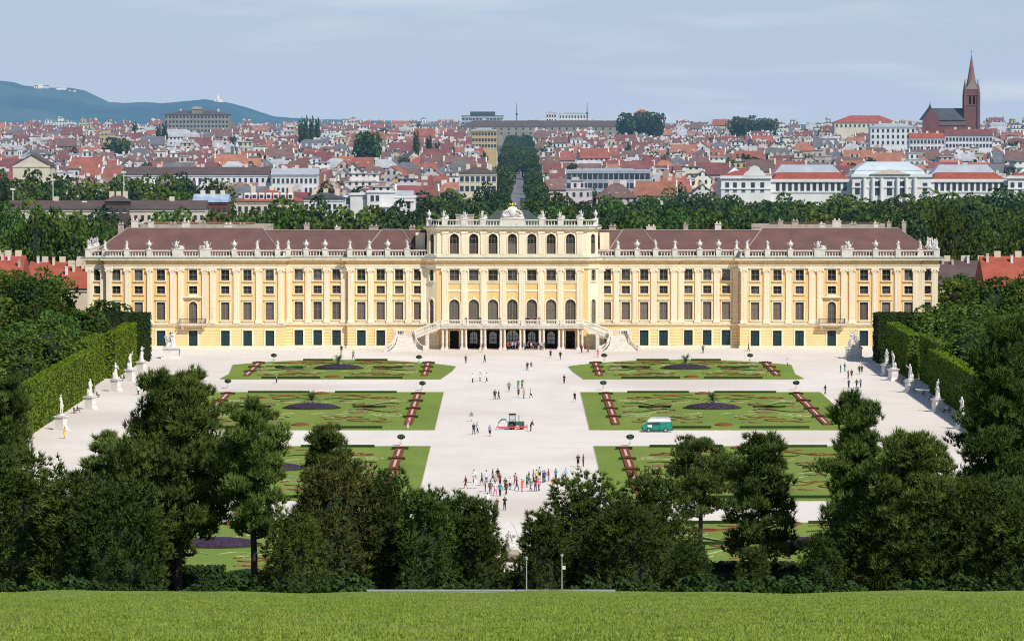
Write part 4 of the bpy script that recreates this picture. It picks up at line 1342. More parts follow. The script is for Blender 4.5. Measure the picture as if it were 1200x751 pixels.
for x in (2.05, 6.15, 10.2, 14.25):
    for s in (-1, 1):
        for k in (-.42, .42): put('column', CME, pal, (s * x + k, -6.4, 0))
m = MB()
tp = [(-14.8, -2.6), (-14.8, -6.8), (14.8, -6.8), (14.8, -2.6)]
def rail_line(m, pts, h, z_of=None, br=.05, step=.34, rail=.13):
    for (a, b) in zip(pts, pts[1:]):
        a, b = Vector(a), Vector(b)
        m.tube([a + Vector((0, 0, h)), b + Vector((0, 0, h))], rail, 6)
        m.tube([a + Vector((0, 0, .12)), b + Vector((0, 0, .12))], rail * .9, 6)
        n = max(1, int((b - a).length / step))
        for k in range(n):
            c = a.lerp(b, (k + .5) / n)
            m.box(c.x - br, c.x + br, c.y - br, c.y + br, c.z + .1, c.z + h)
rail_line(m, [(-14.8, -6.8, 5.22), (14.8, -6.8, 5.22)], 1.0)
for x in (-14.8, -10.2, -6.15, -2.05, 2.05, 6.15, 10.2, 14.8): m.box(x - .28, x + .28, -7.08, -6.52, 5.23, 6.36)
m.build('terrace_balustrade', M['stone'], pal)
for s in (-1, 1):
    st = []
    m = MB()
    n = 16                                                 # flight along the facade, from the terrace down to the landing
    for k in range(n):
        xa = 14.92 + k * .36
        z = 5.2 - (k + 1) * (2.35 / n)
        a, b = sorted((s * xa, s * (xa + .361)))
        m.box(a, b, -6.85, -3.4, z - .55, z)
    a, b = sorted((s * 20.69, s * 24.6))
    m.box(a, b, -7.4, -2.2, 0, 2.85)
    n = 17                                                 # flared flight toward the garden
    for k in range(n):
        ya = -7.42 - k * .36
        hw = 1.75 + .35 * (k / n) + 1.6 * (k / n) ** 3
        z = 2.85 - (k + 1) * (2.85 / (n + 1))
        m.box(s * 22.4 - hw, s * 22.4 + hw, ya - .361, ya, 0, z)
    f = m.build('staircase', M['stone'], pal)
    for ln, hh_, rr_ in (([(s * 14.9, -6.75, 5.2), (s * 20.7, -6.75, 2.85)], 1.05, .16), ([(s * 17.3, -3.5, 4.2), (s * 20.7, -3.5, 2.85)], 1.05, .13), ([(s * 20.9, -2.4, 2.85), (s * 24.4, -2.4, 2.85), (s * 24.4, -7.3, 2.85)], 1.0, .13)):
        m = MB(); rail_line(m, ln, hh_, rail=rr_)
        if ln[0][0] == s * 14.9: m.box(s * 20.8 - .3, s * 20.8 + .3, -7.05, -6.45, 2.85, 4.25)
        m.build('stair_balustrade', M['stone'], f)
    for q in (-1, 1):
        pts = []
        for k in range(9):
            t = k / 8
            hw = 1.95 + .35 * t + 1.75 * t ** 3
            pts.append((s * 22.4 + q * hw, -7.4 - t * 6.1, 2.85 * (1 - t)))
        m = MB(); rail_line(m, pts, .95)
        for p in (pts[0], pts[-1]): m.box(p[0] - .3, p[0] + .3, p[1] - .3, p[1] + .3, p[2], p[2] + 1.35)
        m.build('stair_balustrade', M['stone'], f)
    m = MB()
    for x, z in ((17.9, 3.4), (20.6, 2.5)):
        m.box(s * x - .38, s * x + .38, -6.8, -6.1, 0, z)
    m.build('stair_pier', M['stone'], f)
    m = MB(); a, b = sorted((s * 15.6, s * 20.6)); m.box(a, b, -2.5, -2.36, .0, 3.2); m.build('under_stair_wall', M['cream'], f)
# ------------------------------------------------------------------ parterre beds
def ribbon(mb, pts, w, z, h=.12, mat=0, taper=True):
    """A raised strip along a curve."""
    P = [Vector((p[0], p[1])) for p in pts]
    n = len(P)
    b = len(mb.v)
    for i, p in enumerate(P):
        d = (P[min(i + 1, n - 1)] - P[max(i - 1, 0)]).normalized()
        q = Vector((-d.y, d.x))
        t = i / (n - 1)
        ww = w * (.25 + .75 * sin(pi * min(1, max(0, t)))) if taper else w
        mb.v += [(p.x + q.x * ww / 2, p.y + q.y * ww / 2, z), (p.x + q.x * ww / 2, p.y + q.y * ww / 2, z + h),
                 (p.x - q.x * ww / 2, p.y - q.y * ww / 2, z + h), (p.x - q.x * ww / 2, p.y - q.y * ww / 2, z)]
    for i in range(n - 1):
        for k in range(3):
            a = b + i * 4 + k
            mb.f.append([a, a + 4, a + 5, a + 1]); mb.m.append(mat)


def spiral(cx, cy, r, a0, turns, sx=1.0, sy=1.0, n=22, grow=.25):
    return [(cx + sx * r * (grow + (1 - grow) * k / n) * cos(a0 + turns * 2 * pi * k / n), cy + sy * r * (grow + (1 - grow) * k / n) * sin(a0 + turns * 2 * pi * k / n)) for k in range(n + 1)]


def scurve(x0, y0, x1, y1, amp, n=18):
    return [(x0 + (x1 - x0) * k / n, y0 + (y1 - y0) * k / n + amp * sin(2 * pi * k / n)) for k in range(n + 1)]


BEDS = {0: (776, 838, 'far'), 1: (652, 741, 'middle'), 2: (533, 621, 'near'), 3: (444, 505, 'nearest')}
rb = random.Random(12)
palm_spots = []
for row, (ya, yb, wd) in BEDS.items():
    for s in (-1, 1):
        side = 'left' if s < 0 else 'right'
        bed = thing('flower_bed', f'{wd} {side} lawn of the parterre with scrolled flower planting and a round purple mound', 'flower bed', (0, 0, 0), 0, 'lawns of the flower parterre')
        L_ = yb - ya
        xi, xo = 12.2, 55.0
        if row == 0:                                       # the far pair is cut back in a curve toward the palace
            poly = [(xi - .6, ya + 24), (xi - 1.2, ya + 40)] + [(xi + 1 + 42 * k / 16, yb - 17 * abs(1 - k / 8) ** 2.2) for k in range(17)] + [(xo - 1, ya + 16), (xo - .2, ya + 2), (xo - 1.5, ya), (xi + 1.2, ya)]
        else:
            poly = [(xi, ya), (xi, yb), (xo, yb), (xo, ya)]
        pts = [(s * x, y) for x, y in poly]
        if s > 0: pts = pts[::-1]
        mb = MB(); mb.prism(pts, 0.0, .07, bottom=False); mb.build('turf', M['lawn'], bed)
        mb = MB()                                           # cut stone edge
        ring = pts + [pts[0]]
        ribbon(mb, ring, .22, .02, .045, taper=False); mb.build('edging', M['pale_gravel_strip'], bed)
        xc, yc = s * 33.8, (ya + yb) / 2 + (4 if row != 0 else 2)
        # planted ribbons along both ends
        for xr in (16.6, 50.3):
            y0, y1 = ya + L_ * (.10 if row != 0 else .14), yb - L_ * (.06 if row != 0 else .20)
            sk = -1.2 if xr < 30 else 0
            n = 4 if row else 3
            for k in range(n):
                c0, c1 = y0 + (y1 - y0) * k / n, y0 + (y1 - y0) * (k + 1) / n
                g = (c1 - c0) * .08
                xs = s * xr
                mb = MB()
                mb.box(xs - .66, xs + .66, c0 + g, c1 - g, .06, .26, 0)
                mb.box(xs - .17, xs + .17, c0 + g * 2.6, c1 - g * 2.6, .255, .32, 1)
                mb.box(xs - 1.25, xs + 1.25, c1 - g * .9, c1 - g * .2, .06, .42, 2)
                mb.box(xs - .6, xs + .6, c1 - g * .95, c1 - g * .15, .41, .5, 0)
                mb.build('flower_border', [M['rust_flowers'], M['pale_gravel_strip'], M['box']], bed)
        # clipped box lines at the front and back
        for yl, spans in ((ya + L_ * .045, ((20.5, 31.5), (36, 47))), (yb - L_ * (.025 if row else .05), ((20.5 if row else 25, 31.5), (36, 47 if row else 42)))):
            for a, b in spans:
                mb = MB(); mb.box(min(s * a, s * b), max(s * a, s * b), yl - .26, yl + .26, .06, .42)
                mb.build('box_hedge', M['box'], bed)
        # mound
        mb = MB()
        mb.lathe(xc, yc, [(4.6, .05), (4.5, .35), (3.8, .62), (2.5, .82), (1.0, .95), (.05, 1.0)], 28, sy=.8)
        mb.build('flower_mound', M['purple_flowers'], bed, smooth=True)
        mb = MB(); ribbon(mb, [(xc + 4.8 * cos(a * pi / 16), yc + 3.9 * sin(a * pi / 16)) for a in range(33)], .35, .06, .14, taper=False)
        mb.build('mound_edging', M['box'], bed)
        palm_spots.append((xc, yc, row, side, wd))
        v = L_ / 2
        K = v / 44.0                                        # ornament scaled to the bed's length
        def put_r(name, lines, w, mat, h=.12):
            for q in (-1, 1):
                for ln in lines:
                    mb = MB()
                    ribbon(mb, [(xc + q * a, yc + b * K) for a, b in ln], w, .06, h)
                    mb.build(name, M[mat], bed)
        put_r('red_scroll', [spiral(9.6, -27, 4.2, .3, 1.1), scurve(3.2, -25, 9.5, -22, -2.2), scurve(2.6, -21.5, 7.5, -19.5, 1.2), scurve(9.5, -31.5, 14.5, -30.5, 1.0)], .40, 'red_flowers', .12)
        put_r('red_scroll', [scurve(3.5, 26, 12.0, 27, 2.4), spiral(12.0, 24, 2.6, 2.0, -1.0, 1.2, 1.0), scurve(2.0, 31, 9.0, 32, 1.2)], .42, 'rust_flowers', .12)
        put_r('cream_scroll', [scurve(5.5, -9, 15.5, -13, 4.2), spiral(12.8, -17, 3.6, 1.2, 1.2), scurve(.6, -15, 6.8, -11, 2.4), spiral(4.2, -18.5, 2.4, .5, 1.0)], .26, 'cream_flowers', .07)
        put_r('cream_scroll', [scurve(6, 9, 15.8, 14, -4.6), spiral(13.4, 18, 3.0, 3.4, -1.2), scurve(1, 12, 7, 17, 2.2), scurve(15.0, -4, 11.4, 6, 1.5)], .26, 'cream_flowers', .07)
        put_r('green_scroll', [scurve(6.5, -5.5, 15, -7.5, 2.2), scurve(6.5, 6.2, 14.5, 9.5, -2.4), scurve(1.2, 21, 8, 22.5, 1.5)], .30, 'box', .14)
        put_r('pink_patch', [scurve(7.8, -2.6, 11.0, -1.4, .7), spiral(8.0, 9.5, 1.7, .0, .9), spiral(8.4, -10, 1.8, 2.2, -.9), spiral(13.6, 4, 1.5, .6, .9), spiral(14.0, -9.5, 1.3, 2.6, .8), scurve(3.2, -33, 6.6, -32.4, .6), spiral(5.0, 17, 1.2, 1, .8)], .70, 'pink_flowers', .16)
        put_r('clipped_scroll', [scurve(7.0, .8, 12.4, 1.6, .9)], .55, 'box', .38)
        mb = MB(); mb.lathe(xc, yc - v * .86, [(1.5, .06), (1.4, .25), (.8, .4), (.05, .45)], 16, sy=1.4); mb.build('red_mound', M['red_flowers'], bed)
        if row: mb = MB(); mb.lathe(xc, yc + v * .80, [(1.4, .06), (1.3, .25), (.7, .4), (.05, .45)], 16, sy=1.3); mb.build('red_mound', M['red_flowers'], bed)

# palms in stone vases on the mounds
def palm_crown(seed, n=46, L_=2.3):
    rng = random.Random(seed)
    mb = MB()
    for i in range(n):
        a = 2 * pi * i * .382 + rng.uniform(-.2, .2)
        e = rng.uniform(.1, 1.25)
        ln = L_ * rng.uniform(.8, 1.1)
        c, k = [], 7
        for j in range(k + 1):
            t = j / k
            r = ln * t * cos(e) ; z = ln * t * sin(e) - .55 * ln * t * t * cos(e)
            c.append(Vector((cos(a) * r, sin(a) * r, z)))
        q = Vector((-sin(a), cos(a), 0))
        for j in range(k):
            w = .26 * sin(pi * (j + .8) / (k + 1))
            p0, p1 = c[j], c[j + 1]
            for sg in (-1, 1):
                for m in range(2):
                    pm = p0.lerp(p1, m * .5)
                    mb.add([tuple(pm), tuple(pm.lerp(p1, .35)), tuple(pm + (p1 - p0) * .9 + q * sg * w * 1.6 + Vector((0, 0, -.05)))], [(0, 1, 2)])
    return mb.mesh('palm_fronds', M['palm'])


PALM = [palm_crown(i) for i in range(2)]
mb = MB()
mb.box(-.6, .6, -.6, .6, 0, .25); mb.lathe(0, 0, [(.3, .25), (.25, .5), (.55, .8), (.75, 1.2), (.72, 1.3)], 14)
VASE = mb.mesh('vase', M['stone'])
mb = MB(); mb.lathe(0, 0, [(.3, 1.2), (.24, 1.6), (.28, 2.0)], 8); PTR = mb.mesh('trunk', M['bark'])
for i, (x, y, row, side, wd) in enumerate(palm_spots):
    if row == 3: continue
    t = thing('palm', f'spiky potted palm in a stone vase on the purple mound of the {wd} {side} lawn', 'palm', (x, y, .9), i, 'palms on the flower mounds')
    t.scale = (.92, .92, .66)
    put('vase', VASE, t, scale=(1, 1, .45)); put('trunk', PTR, t, scale=(1, 1, .5)); put('fronds', PALM[i % 2], t, (0, 0, .95), scale=(1, 1, 1.3))

# standard trees in urns at the lawn corners
rg2 = np.random.default_rng(9)


def leaf_quads(C, Nn, size, rng, jit=.6, aspect=1.0):
    n = len(C)
    Nn = Nn + rng.normal(0, jit, (n, 3))
    Nn /= np.linalg.norm(Nn, axis=1, keepdims=True) + 1e-9
    ref = rng.normal(0, 1, (n, 3))
    U = np.cross(Nn, ref); U /= np.linalg.norm(U, axis=1, keepdims=True) + 1e-9
    Wv = np.cross(Nn, U)
    s = (size * (0.7 + .6 * rng.random(n)))[:, None] if np.isscalar(size) else (size * (0.7 + .6 * rng.random(n)))[:, None]
    U = U * s * .5; Wv = Wv * s * .5 * aspect
    bend = Nn * s * .12
    V = np.stack([C - U - bend, C - Wv * .8, C + U - bend, C + Wv], 1)
    return V.reshape(-1, 3), np.arange(4 * n).reshape(-1, 4)


C = rg2.normal(0, 1, (500, 3)); C /= np.linalg.norm(C, axis=1, keepdims=True)
V, Fq = leaf_quads(C * (.62 + .12 * rg2.random((500, 1))) * np.array([1.15, 1.15, .8]), C, .22, rg2)
BALL = np_mesh('crown', V, Fq, M['box'])
mb = MB(); mb.tube([(0, 0, .6), (0, 0, 1.9)], .05, 6); STEM = mb.mesh('trunk', M['bark'])
mb = MB(); mb.lathe(0, 0, [(.32, 0), (.3, .1), (.14, .2), (.16, .35), (.42, .6), (.46, .8), (.4, .82)], 12); POT = mb.mesh('pot', M['stone'])
for px, py, w in ((321, 424, 'outer corner of the far left lawn'), (491, 426, 'inner corner of the far left lawn'), (267, 455, 'outer corner of the middle left lawn'), (495, 457.5, 'inner corner of the middle left lawn'),
                  (470, 522, 'inner corner of the near left lawn'), (708, 424, 'inner corner of the far right lawn'), (879, 424, 'outer corner of the far right lawn'), (707, 457, 'inner corner of the middle right lawn'),
                  (933, 457, 'outer corner of the middle right lawn'), (738.5, 522, 'inner corner of the near right lawn')):
    x, y = G(px, py)
    t = thing('potted_tree', f'small ball-headed tree in a stone pot at the {w}', 'potted tree', (x, y, .02), px, 'ball-headed trees at the lawn corners')
    t.scale = (.58, .58, .58)
    put('pot', POT, t); put('trunk', STEM, t); put('crown', BALL, t, (0, 0, 2.25), scale=(1.25, 1.25, 1.1))

# ------------------------------------------------------------------ marble statues along the hedges
mb = MB()
mb.box(-.95, .95, -.95, .95, 0, .3); mb.box(-.82, .82, -.82, .82, .3, .5); mb.box(-.7, .7, -.7, .7, .5, 1.9)
mb.box(-.55, .55, -.73, -.69, .7, 1.7); mb.box(-.82, .82, -.82, .82, 1.9, 2.05); mb.box(-.9, .9, -.9, .9, 2.05, 2.2)
PED = mb.mesh('pedestal', M['white_stone'])
mb = MB()
mb.box(-1.9, 1.9, -1.7, 1.7, 0, .35); mb.box(-1.55, 1.55, -1.4, 1.4, .35, 2.0); mb.box(-1.75, 1.75, -1.6, 1.6, 2.0, 2.3)
PEDB = mb.mesh('pedestal', M['white_stone'])
LX = [(62, 503.5), (104, 479.5), (140.5, 458.5), (160, 446.5), (174, 437)]
for s in (-1, 1):
    side = 'left' if s < 0 else 'right'
    for i, (px, py) in enumerate(LX):
        x, y = G(px, py)
        if s > 0: py = (None, 482.5, 460, 446, 440.5)[i]
        if s > 0 and i == 0: y = 655
        elif s > 0: y = G(600, py)[1]
        t = thing('garden_statue', f'white marble figure on a tall pedestal by the {side} hedge, {nth(i + 1)} nearest the viewer', 'statue', (s * 71.0, y, .02), -s * pi / 2 * .75, 'marble statues along the hedges')
        put('pedestal', PED, t)
        put('figure', STAT[(i + (2 if s > 0 else 0)) % 5] if not (s < 0 and i == 0) else STAT[0], t, (0, 0, 2.4), scale=(1.58, 1.58, 1.58))
    t = thing('garden_statue', f'white marble figure half hidden by the {side} pine, at the near end of the hedge', 'statue', (s * 71.6, 606, .02), -s * 1.1, 'marble statues along the hedges')
    put('pedestal', PED, t); put('figure', STAT[4], t, (0, 0, 2.4), scale=(1.7, 1.7, 1.65))
    x, y = G(200.5 if s < 0 else 1000.5, 420)
    t = thing('statue_group', f'large white marble group of struggling figures at the {side} palace corner of the garden', 'statue', (x, y, .02), 0, 'marble groups by the palace')
    put('pedestal', PEDB, t)
    put('figure', STAT[3], t, (-.4 * s, 0, 2.45), .5, scale=(1.9, 1.9, 1.75)); put('figure', STAT[4], t, (.7 * s, -.2, 2.45), -.6, scale=(1.7, 1.7, 1.35))
    put('figure', STAT[1], t, (0, .6, 3.4), 2.2, scale=(1.6, 1.6, 1.3))

# benches along the hedges
mb = MB()
for k in range(4): mb.box(-.9, .9, -.22 + k * .115, -.13 + k * .115, .43, .47)
B1 = mb.mesh('seat', M['wood'])
mb = MB()
for k in range(3): mb.box(-.9, .9, .25 + k * .02, .28 + k * .02, .55 + k * .13, .65 + k * .13)
B2 = mb.mesh('backrest', M['wood'])
def leg(x):
    m = MB(); m.box(x - .04, x + .04, -.2, -.14, 0, .43); m.box(x - .04, x + .04, .18, .24, 0, .9); m.box(x - .04, x + .04, -.2, .24, .38, .43)
    return m.mesh('leg', M['iron'])
B3 = [leg(-.8), leg(.8)]
bench_px = [(-1, 690, 'first'), (-1, 720, 'second'), (-1, 728, 'third'), (-1, 773, 'fourth'), (1, 676, 'first'), (1, 690, 'second'), (1, 716, 'third'), (1, 733, 'fourth'), (1, 766, 'fifth'), (1, 784, 'sixth')]
for s, y, n in bench_px:
    side = 'left' if s < 0 else 'right'
    t = thing('bench', f'dark slatted bench against the {side} hedge, {n} from the near end', 'bench', (s * 72.6, y, .02), -s * pi / 2 , 'benches along the hedges')
    put('seat', B1, t); put('backrest', B2, t)
    for q in B3: put('leg', q, t)
for s, y, c, b, w in ((-1, 690, 'dark', 'denim', 'first bench by the left hedge'), (-1, 773, 'maroon', 'dark', 'fourth bench by the left hedge'), (1, 676, 'pink', 'denim', 'first bench by the right hedge'), (1, 690, 'white', 'dark', 'second bench by the right hedge'), (1, 716, 'navy', 'dark', 'third bench by the right hedge'), (1, 766, 'red', 'dark', 'fifth bench by the right hedge')):
    person(s * 72.3, y + .3, .02, c, b, f'person in {c} top seated on the {w}', pose='sit', rz=-s * pi / 2)

# ------------------------------------------------------------------ foliage shapes
def broad_crown(seed, W_=11.0, H_=14.0, nb=34, leaf=.55, per=150, mat='broad', core=.25):
    rng = np.random.default_rng(seed)
    c = rng.normal(0, 1, (nb, 3)); c /= np.linalg.norm(c, axis=1, keepdims=True)
    c *= (.45 + .35 * rng.random((nb, 1)))
    c[:, 2] = c[:, 2] * 1.0
    R = .26 + .16 * rng.random(nb)
    Cs, Ns = [], []
    for k in range(nb):
        n = int(per * (R[k] / .34) ** 2)
        d = rng.normal(0, 1, (n, 3)); d /= np.linalg.norm(d, axis=1, keepdims=True)
        p = c[k] + d * R[k] * (1 + rng.normal(0, .07, (n, 1)))
        keep = np.ones(n, bool)
        for j in range(nb):
            if j != k: keep &= np.linalg.norm(p - c[j], axis=1) > R[j] * .80
        keep &= (np.linalg.norm(p, axis=1) > .42)
        Cs.append(p[keep]); Ns.append(d[keep] + np.array([0, 0, .25]))
    P = np.concatenate(Cs); Nn = np.concatenate(Ns)
    lo = -.82
    P = P[(P[:, 2] > lo)]; Nn = Nn[:len(P)]
    taper = 1 - .10 * np.clip(P[:, 2], 0, 1)
    S = np.array([W_ / 2, W_ / 2, H_ / 2])
    Q = P * S
    Q[:, :2] *= taper[:, None]
    V, Fq = leaf_quads(Q, Nn, leaf, rng, .45)
    mb = MB()
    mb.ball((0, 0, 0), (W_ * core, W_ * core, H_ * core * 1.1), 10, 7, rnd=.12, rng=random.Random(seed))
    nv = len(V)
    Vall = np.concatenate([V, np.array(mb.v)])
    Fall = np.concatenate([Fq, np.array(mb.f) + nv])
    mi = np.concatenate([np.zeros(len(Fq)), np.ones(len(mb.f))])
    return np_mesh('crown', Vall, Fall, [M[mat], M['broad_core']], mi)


def trunk_mesh(h, r, seed=0, limbs=3):
    rng = random.Random(seed)
    mb = MB()
    mb.tube([(0, 0, -.6), (.05, 0, h * .3), (rng.uniform(-.2, .2), rng.uniform(-.2, .2), h * .7), (0, 0, h)], [r * 1.35, r, r * .8, r * .55], 8)
    for k in range(limbs):
        a = rng.uniform(0, 6.28)
        mb.tube([(0, 0, h * .65), (cos(a) * h * .15, sin(a) * h * .15, h * .85), (cos(a) * h * .3, sin(a) * h * .3, h * 1.1)], [r * .5, r * .35, r * .2], 6)
    return mb.mesh('trunk', M['bark'])


CRN = [broad_crown(20 + i, 11 + (i % 3), 13 + (i % 2) * 2, 30 + 3 * i, .62, 150) for i in range(5)]          # crowns about 11 m wide
CRF = [broad_crown(40 + i, 11 + (i % 3), 12.5, 26, .85, 75, ('broad', 'broad_dark', 'broad', 'broad_light', 'broad_dark', 'broad')[i]) for i in range(6)]                              # lighter ones for the far park
TRK = trunk_mesh(7, .32, 1)


def tree(name, x, y, z, h, w, crown, label, cat='tree', group=None, rz=0.0, trunk=None):
    """crown mesh is about 11-13 m wide and 13 m high, centred at its middle"""
    dm = crown.get('dims')
    t = thing(name, label, cat, (x, y, z), rz, group)
    d = DIMS.setdefault(crown.name, tuple(np.ptp(np.array([v.co[:] for v in crown.vertices]), axis=0)))
    hc = h * .80
    put('trunk', trunk or TRK, t, scale=(h / 15, h / 15, h * .55 / 7))
    put('crown', crown, t, (0, 0, h - hc / 2), scale=(w / d[0], w / d[1], hc / d[2]))
    return t


DIMS = {}
rt = random.Random(77)
# clumps behind the clipped hedges on both sides of the parterre
for s in (-1, 1):
    side = 'left' if s < 0 else 'right'
    k = 0
    for y in (548, 575, 602, 628, 655, 682, 708, 735, 762, 790, 818, 846):
        for col in range(4):
            x = s * (83 + col * 10.5 + rt.uniform(-2.5, 2.5))
            if abs(x) > .123 * y + 20: continue
            yy = y + rt.uniform(-7, 7)
            h = rt.uniform(11, 15.5) + (2 if col > 1 else 0) - (1.0 if col == 0 else 0)
            if y > 780: h -= 1.5
            k += 1
            tree('broadleaf_tree', x, yy, 0, h, rt.uniform(10.5, 14), CRN[rt.randrange(5)], f'leafy green tree behind the {side} clipped hedge, {nth(k)} away from the viewer', 'tree', 'trees behind the clipped hedges', rt.uniform(0, 6))


def hedge(name, segs, h, th, label, mat='hedge', leaf=.42, dens=9, group=None, streak=True):
    """clipped hedge along a line of (x,y) points: hedge_body of leaves around a dark core"""
    rng = np.random.default_rng(len(label))
    t = thing(name, label, 'hedge', (0, 0, 0), 0, group)
    Cs, Ns = [], []
    core = MB()
    for (a, b) in zip(segs, segs[1:]):
        A, B = np.array(a), np.array(b)
        L_ = np.linalg.norm(B - A)
        d = (B - A) / L_
        q = np.array([-d[1], d[0]])
        for sd in (-1, 1):
            n = int(L_ * h * dens)
            u, z = rng.random(n) * L_, rng.random(n) * h
            off = th / 2 + rng.normal(0, .05, n) + (.10 * np.sin(u * 2 * pi / 1.9) if streak else 0)
            p = A + u[:, None] * d + (sd * off)[:, None] * q
            Cs.append(np.column_stack([p, z])); Ns.append(np.tile([*(q * sd), .15], (n, 1)))
        n = int(L_ * th * dens * 1.3)
        u, w = rng.random(n) * L_, (rng.random(n) - .5) * th
        p = A + u[:, None] * d + w[:, None] * q
        Cs.append(np.column_stack([p, np.full(n, h) + rng.normal(0, .06, n)])); Ns.append(np.tile([0, 0, 1.0], (n, 1)))
        for e, pt in ((-1, A), (1, B)):
            n = int(h * th * dens)
            p = pt + ((rng.random(n) - .5) * th)[:, None] * q + d * e * .05
            Cs.append(np.column_stack([p, rng.random(n) * h])); Ns.append(np.tile([*(d * e), .1], (n, 1)))
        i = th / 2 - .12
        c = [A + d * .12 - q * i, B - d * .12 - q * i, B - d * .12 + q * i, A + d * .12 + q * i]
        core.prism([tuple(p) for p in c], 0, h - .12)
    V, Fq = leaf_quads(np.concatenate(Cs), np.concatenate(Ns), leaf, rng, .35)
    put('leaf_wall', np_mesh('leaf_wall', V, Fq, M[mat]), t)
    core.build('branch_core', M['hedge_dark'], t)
    return t


for s in (-1, 1):
    side = 'left' if s < 0 else 'right'
    g = 'tall clipped hedges beside the parterre'
    hedge('clipped_hedge', [(s * 75.6, 560), (s * 75.6, 741)], 7.7, 2.2, f'long tall clipped hedge wall along the {side} avenue, the near section', group=g)
    hedge('clipped_hedge', [(s * 77.3, 746), (s * 77.3, 776)], 8.6, 2.2, f'short clipped hedge section behind the middle statues on the {side}', group=g)
    hedge('clipped_hedge', [(s * 75.4, 779), (s * 75.4, 822)], 8.4, 2.2, f'clipped hedge section beside the last statues on the {side}', group=g)
    hedge('clipped_hedge', [(s * 74.0, 826), (s * 74.0, 838), (s * 96, 838)], 9.6, 2.4, f'tallest dark hedge block nearest the palace on the {side}', mat='box', group=g)

# ------------------------------------------------------------------ conifers in front
def needles(P, D, ln, rng, per=10, spread=.75, wd=.05):
    n = len(P)
    D = D / (np.linalg.norm(D, axis=1, keepdims=True) + 1e-9)
    Pn = np.repeat(P, per, 0)
    Dn = np.repeat(D, per, 0) + rng.normal(0, spread, (n * per, 3))
    Dn /= np.linalg.norm(Dn, axis=1, keepdims=True)
    L_ = (ln * (.65 + .5 * rng.random(n * per)))[:, None]
    ref = rng.normal(0, 1, (n * per, 3))
    U = np.cross(Dn, ref); U /= np.linalg.norm(U, axis=1, keepdims=True)
    base = Pn + Dn * L_ * .06
    V = np.stack([base - U * wd, base + U * wd, Pn + Dn * L_], 1)
    return V.reshape(-1, 3)


def pine(seed, H_, W_, z0, prof, limbs=30, pads=4, tufts=30, pr=1.25, per=9, nl=.72, mat='pine', gap=.0, asym=None):
    """Black pine: a trunk carrying limbs that end in flat cushions of upright needles. prof(t) = relative reach at height t of the crown."""
    rng = np.random.default_rng(seed)
    rr = random.Random(seed)
    mb = MB()
    bend = [(rr.uniform(-.35, .35), rr.uniform(-.35, .35)) for _ in range(5)]
    tp = [(0, 0, -2.5), (bend[0][0] * .3, bend[0][1] * .3, H_ * .25), (bend[1][0], bend[1][1], H_ * .5), (bend[2][0], bend[2][1], H_ * .75), (bend[3][0] * .7, bend[3][1] * .7, H_ * .97)]
    r0 = H_ * .019
    mb.tube(tp, [r0 * 1.3, r0, r0 * .8, r0 * .5, r0 * .15], 8)
    def axis(z):
        for (a, b) in zip(tp, tp[1:]):
            if a[2] <= z <= b[2]:
                f = (z - a[2]) / (b[2] - a[2]); return a[0] + (b[0] - a[0]) * f, a[1] + (b[1] - a[1]) * f
        return tp[-1][:2]
    Ps, Ds = [], []
    def cushion(c, r, n):
        d = rng.normal(0, 1, (n, 3)); d /= np.linalg.norm(d, axis=1, keepdims=True)
        q = d * np.array([r, r, r * .78]) * (.62 + .38 * rng.random((n, 1))) + np.array([0, 0, r * .2])
        Ps.append(c + q); Ds.append(d * np.array([.62, .62, .4]) + np.array([0, 0, .95]))
    for i in range(limbs):
        t = (i + .5) / limbs
        z = z0 + (H_ - z0) * (t ** .92) * .97
        reach = W_ / 2 * prof(t) * rr.uniform(.72, 1.08)
        a = i * 2.399 + rr.uniform(-.4, .4)
        if asym: reach *= 1 + asym[0] * cos(a - asym[1])
        ax = axis(z)
        rise = rr.uniform(-.05, .22) * reach + (.35 * reach if t > .8 else 0)
        p0 = Vector((ax[0], ax[1], z - .25 * reach * .3))
        p1 = Vector((ax[0] + cos(a) * reach * .55, ax[1] + sin(a) * reach * .55, z + rise * .35))
        p2 = Vector((ax[0] + cos(a) * reach, ax[1] + sin(a) * reach, z + rise))
        mb.tube([p0, p1, p2], [r0 * .42 * (1 - t * .6), r0 * .28 * (1 - t * .6), r0 * .08], 5)
        np_ = max(2, int(round(pads * (.45 + reach / (W_ / 2)))))
        for k in range(np_):
            f = 1 - .68 * (k / max(1, np_)) if np_ > 1 else 1
            base = np.array(p1.lerp(p2, max(0, (f - .55) / .45))) if f > .55 else np.array(p0.lerp(p1, f / .55))
            side = rng.normal(0, .30 * reach * (1.1 - .5 * f), 2) if k else np.zeros(2)
            c = base + np.array([side[0], side[1], rr.uniform(-.25, .6)])
            if k: mb.tube([tuple(base), tuple(c)], [r0 * .1, r0 * .05], 4)
            cushion(c, pr * rr.uniform(.75, 1.2) * (1 if t < .85 else .8), int(tufts * rr.uniform(.7, 1.2)))
    cushion(np.array([*axis(H_)[:2], H_ - pr * .45]), pr * .7, tufts)
    V = needles(np.concatenate(Ps), np.concatenate(Ds), nl, rng, per, .36, .05)
    return mb.mesh('trunk', M['bark']), np_mesh('crown', V, np.arange(len(V)).reshape(-1, 3), M[mat])


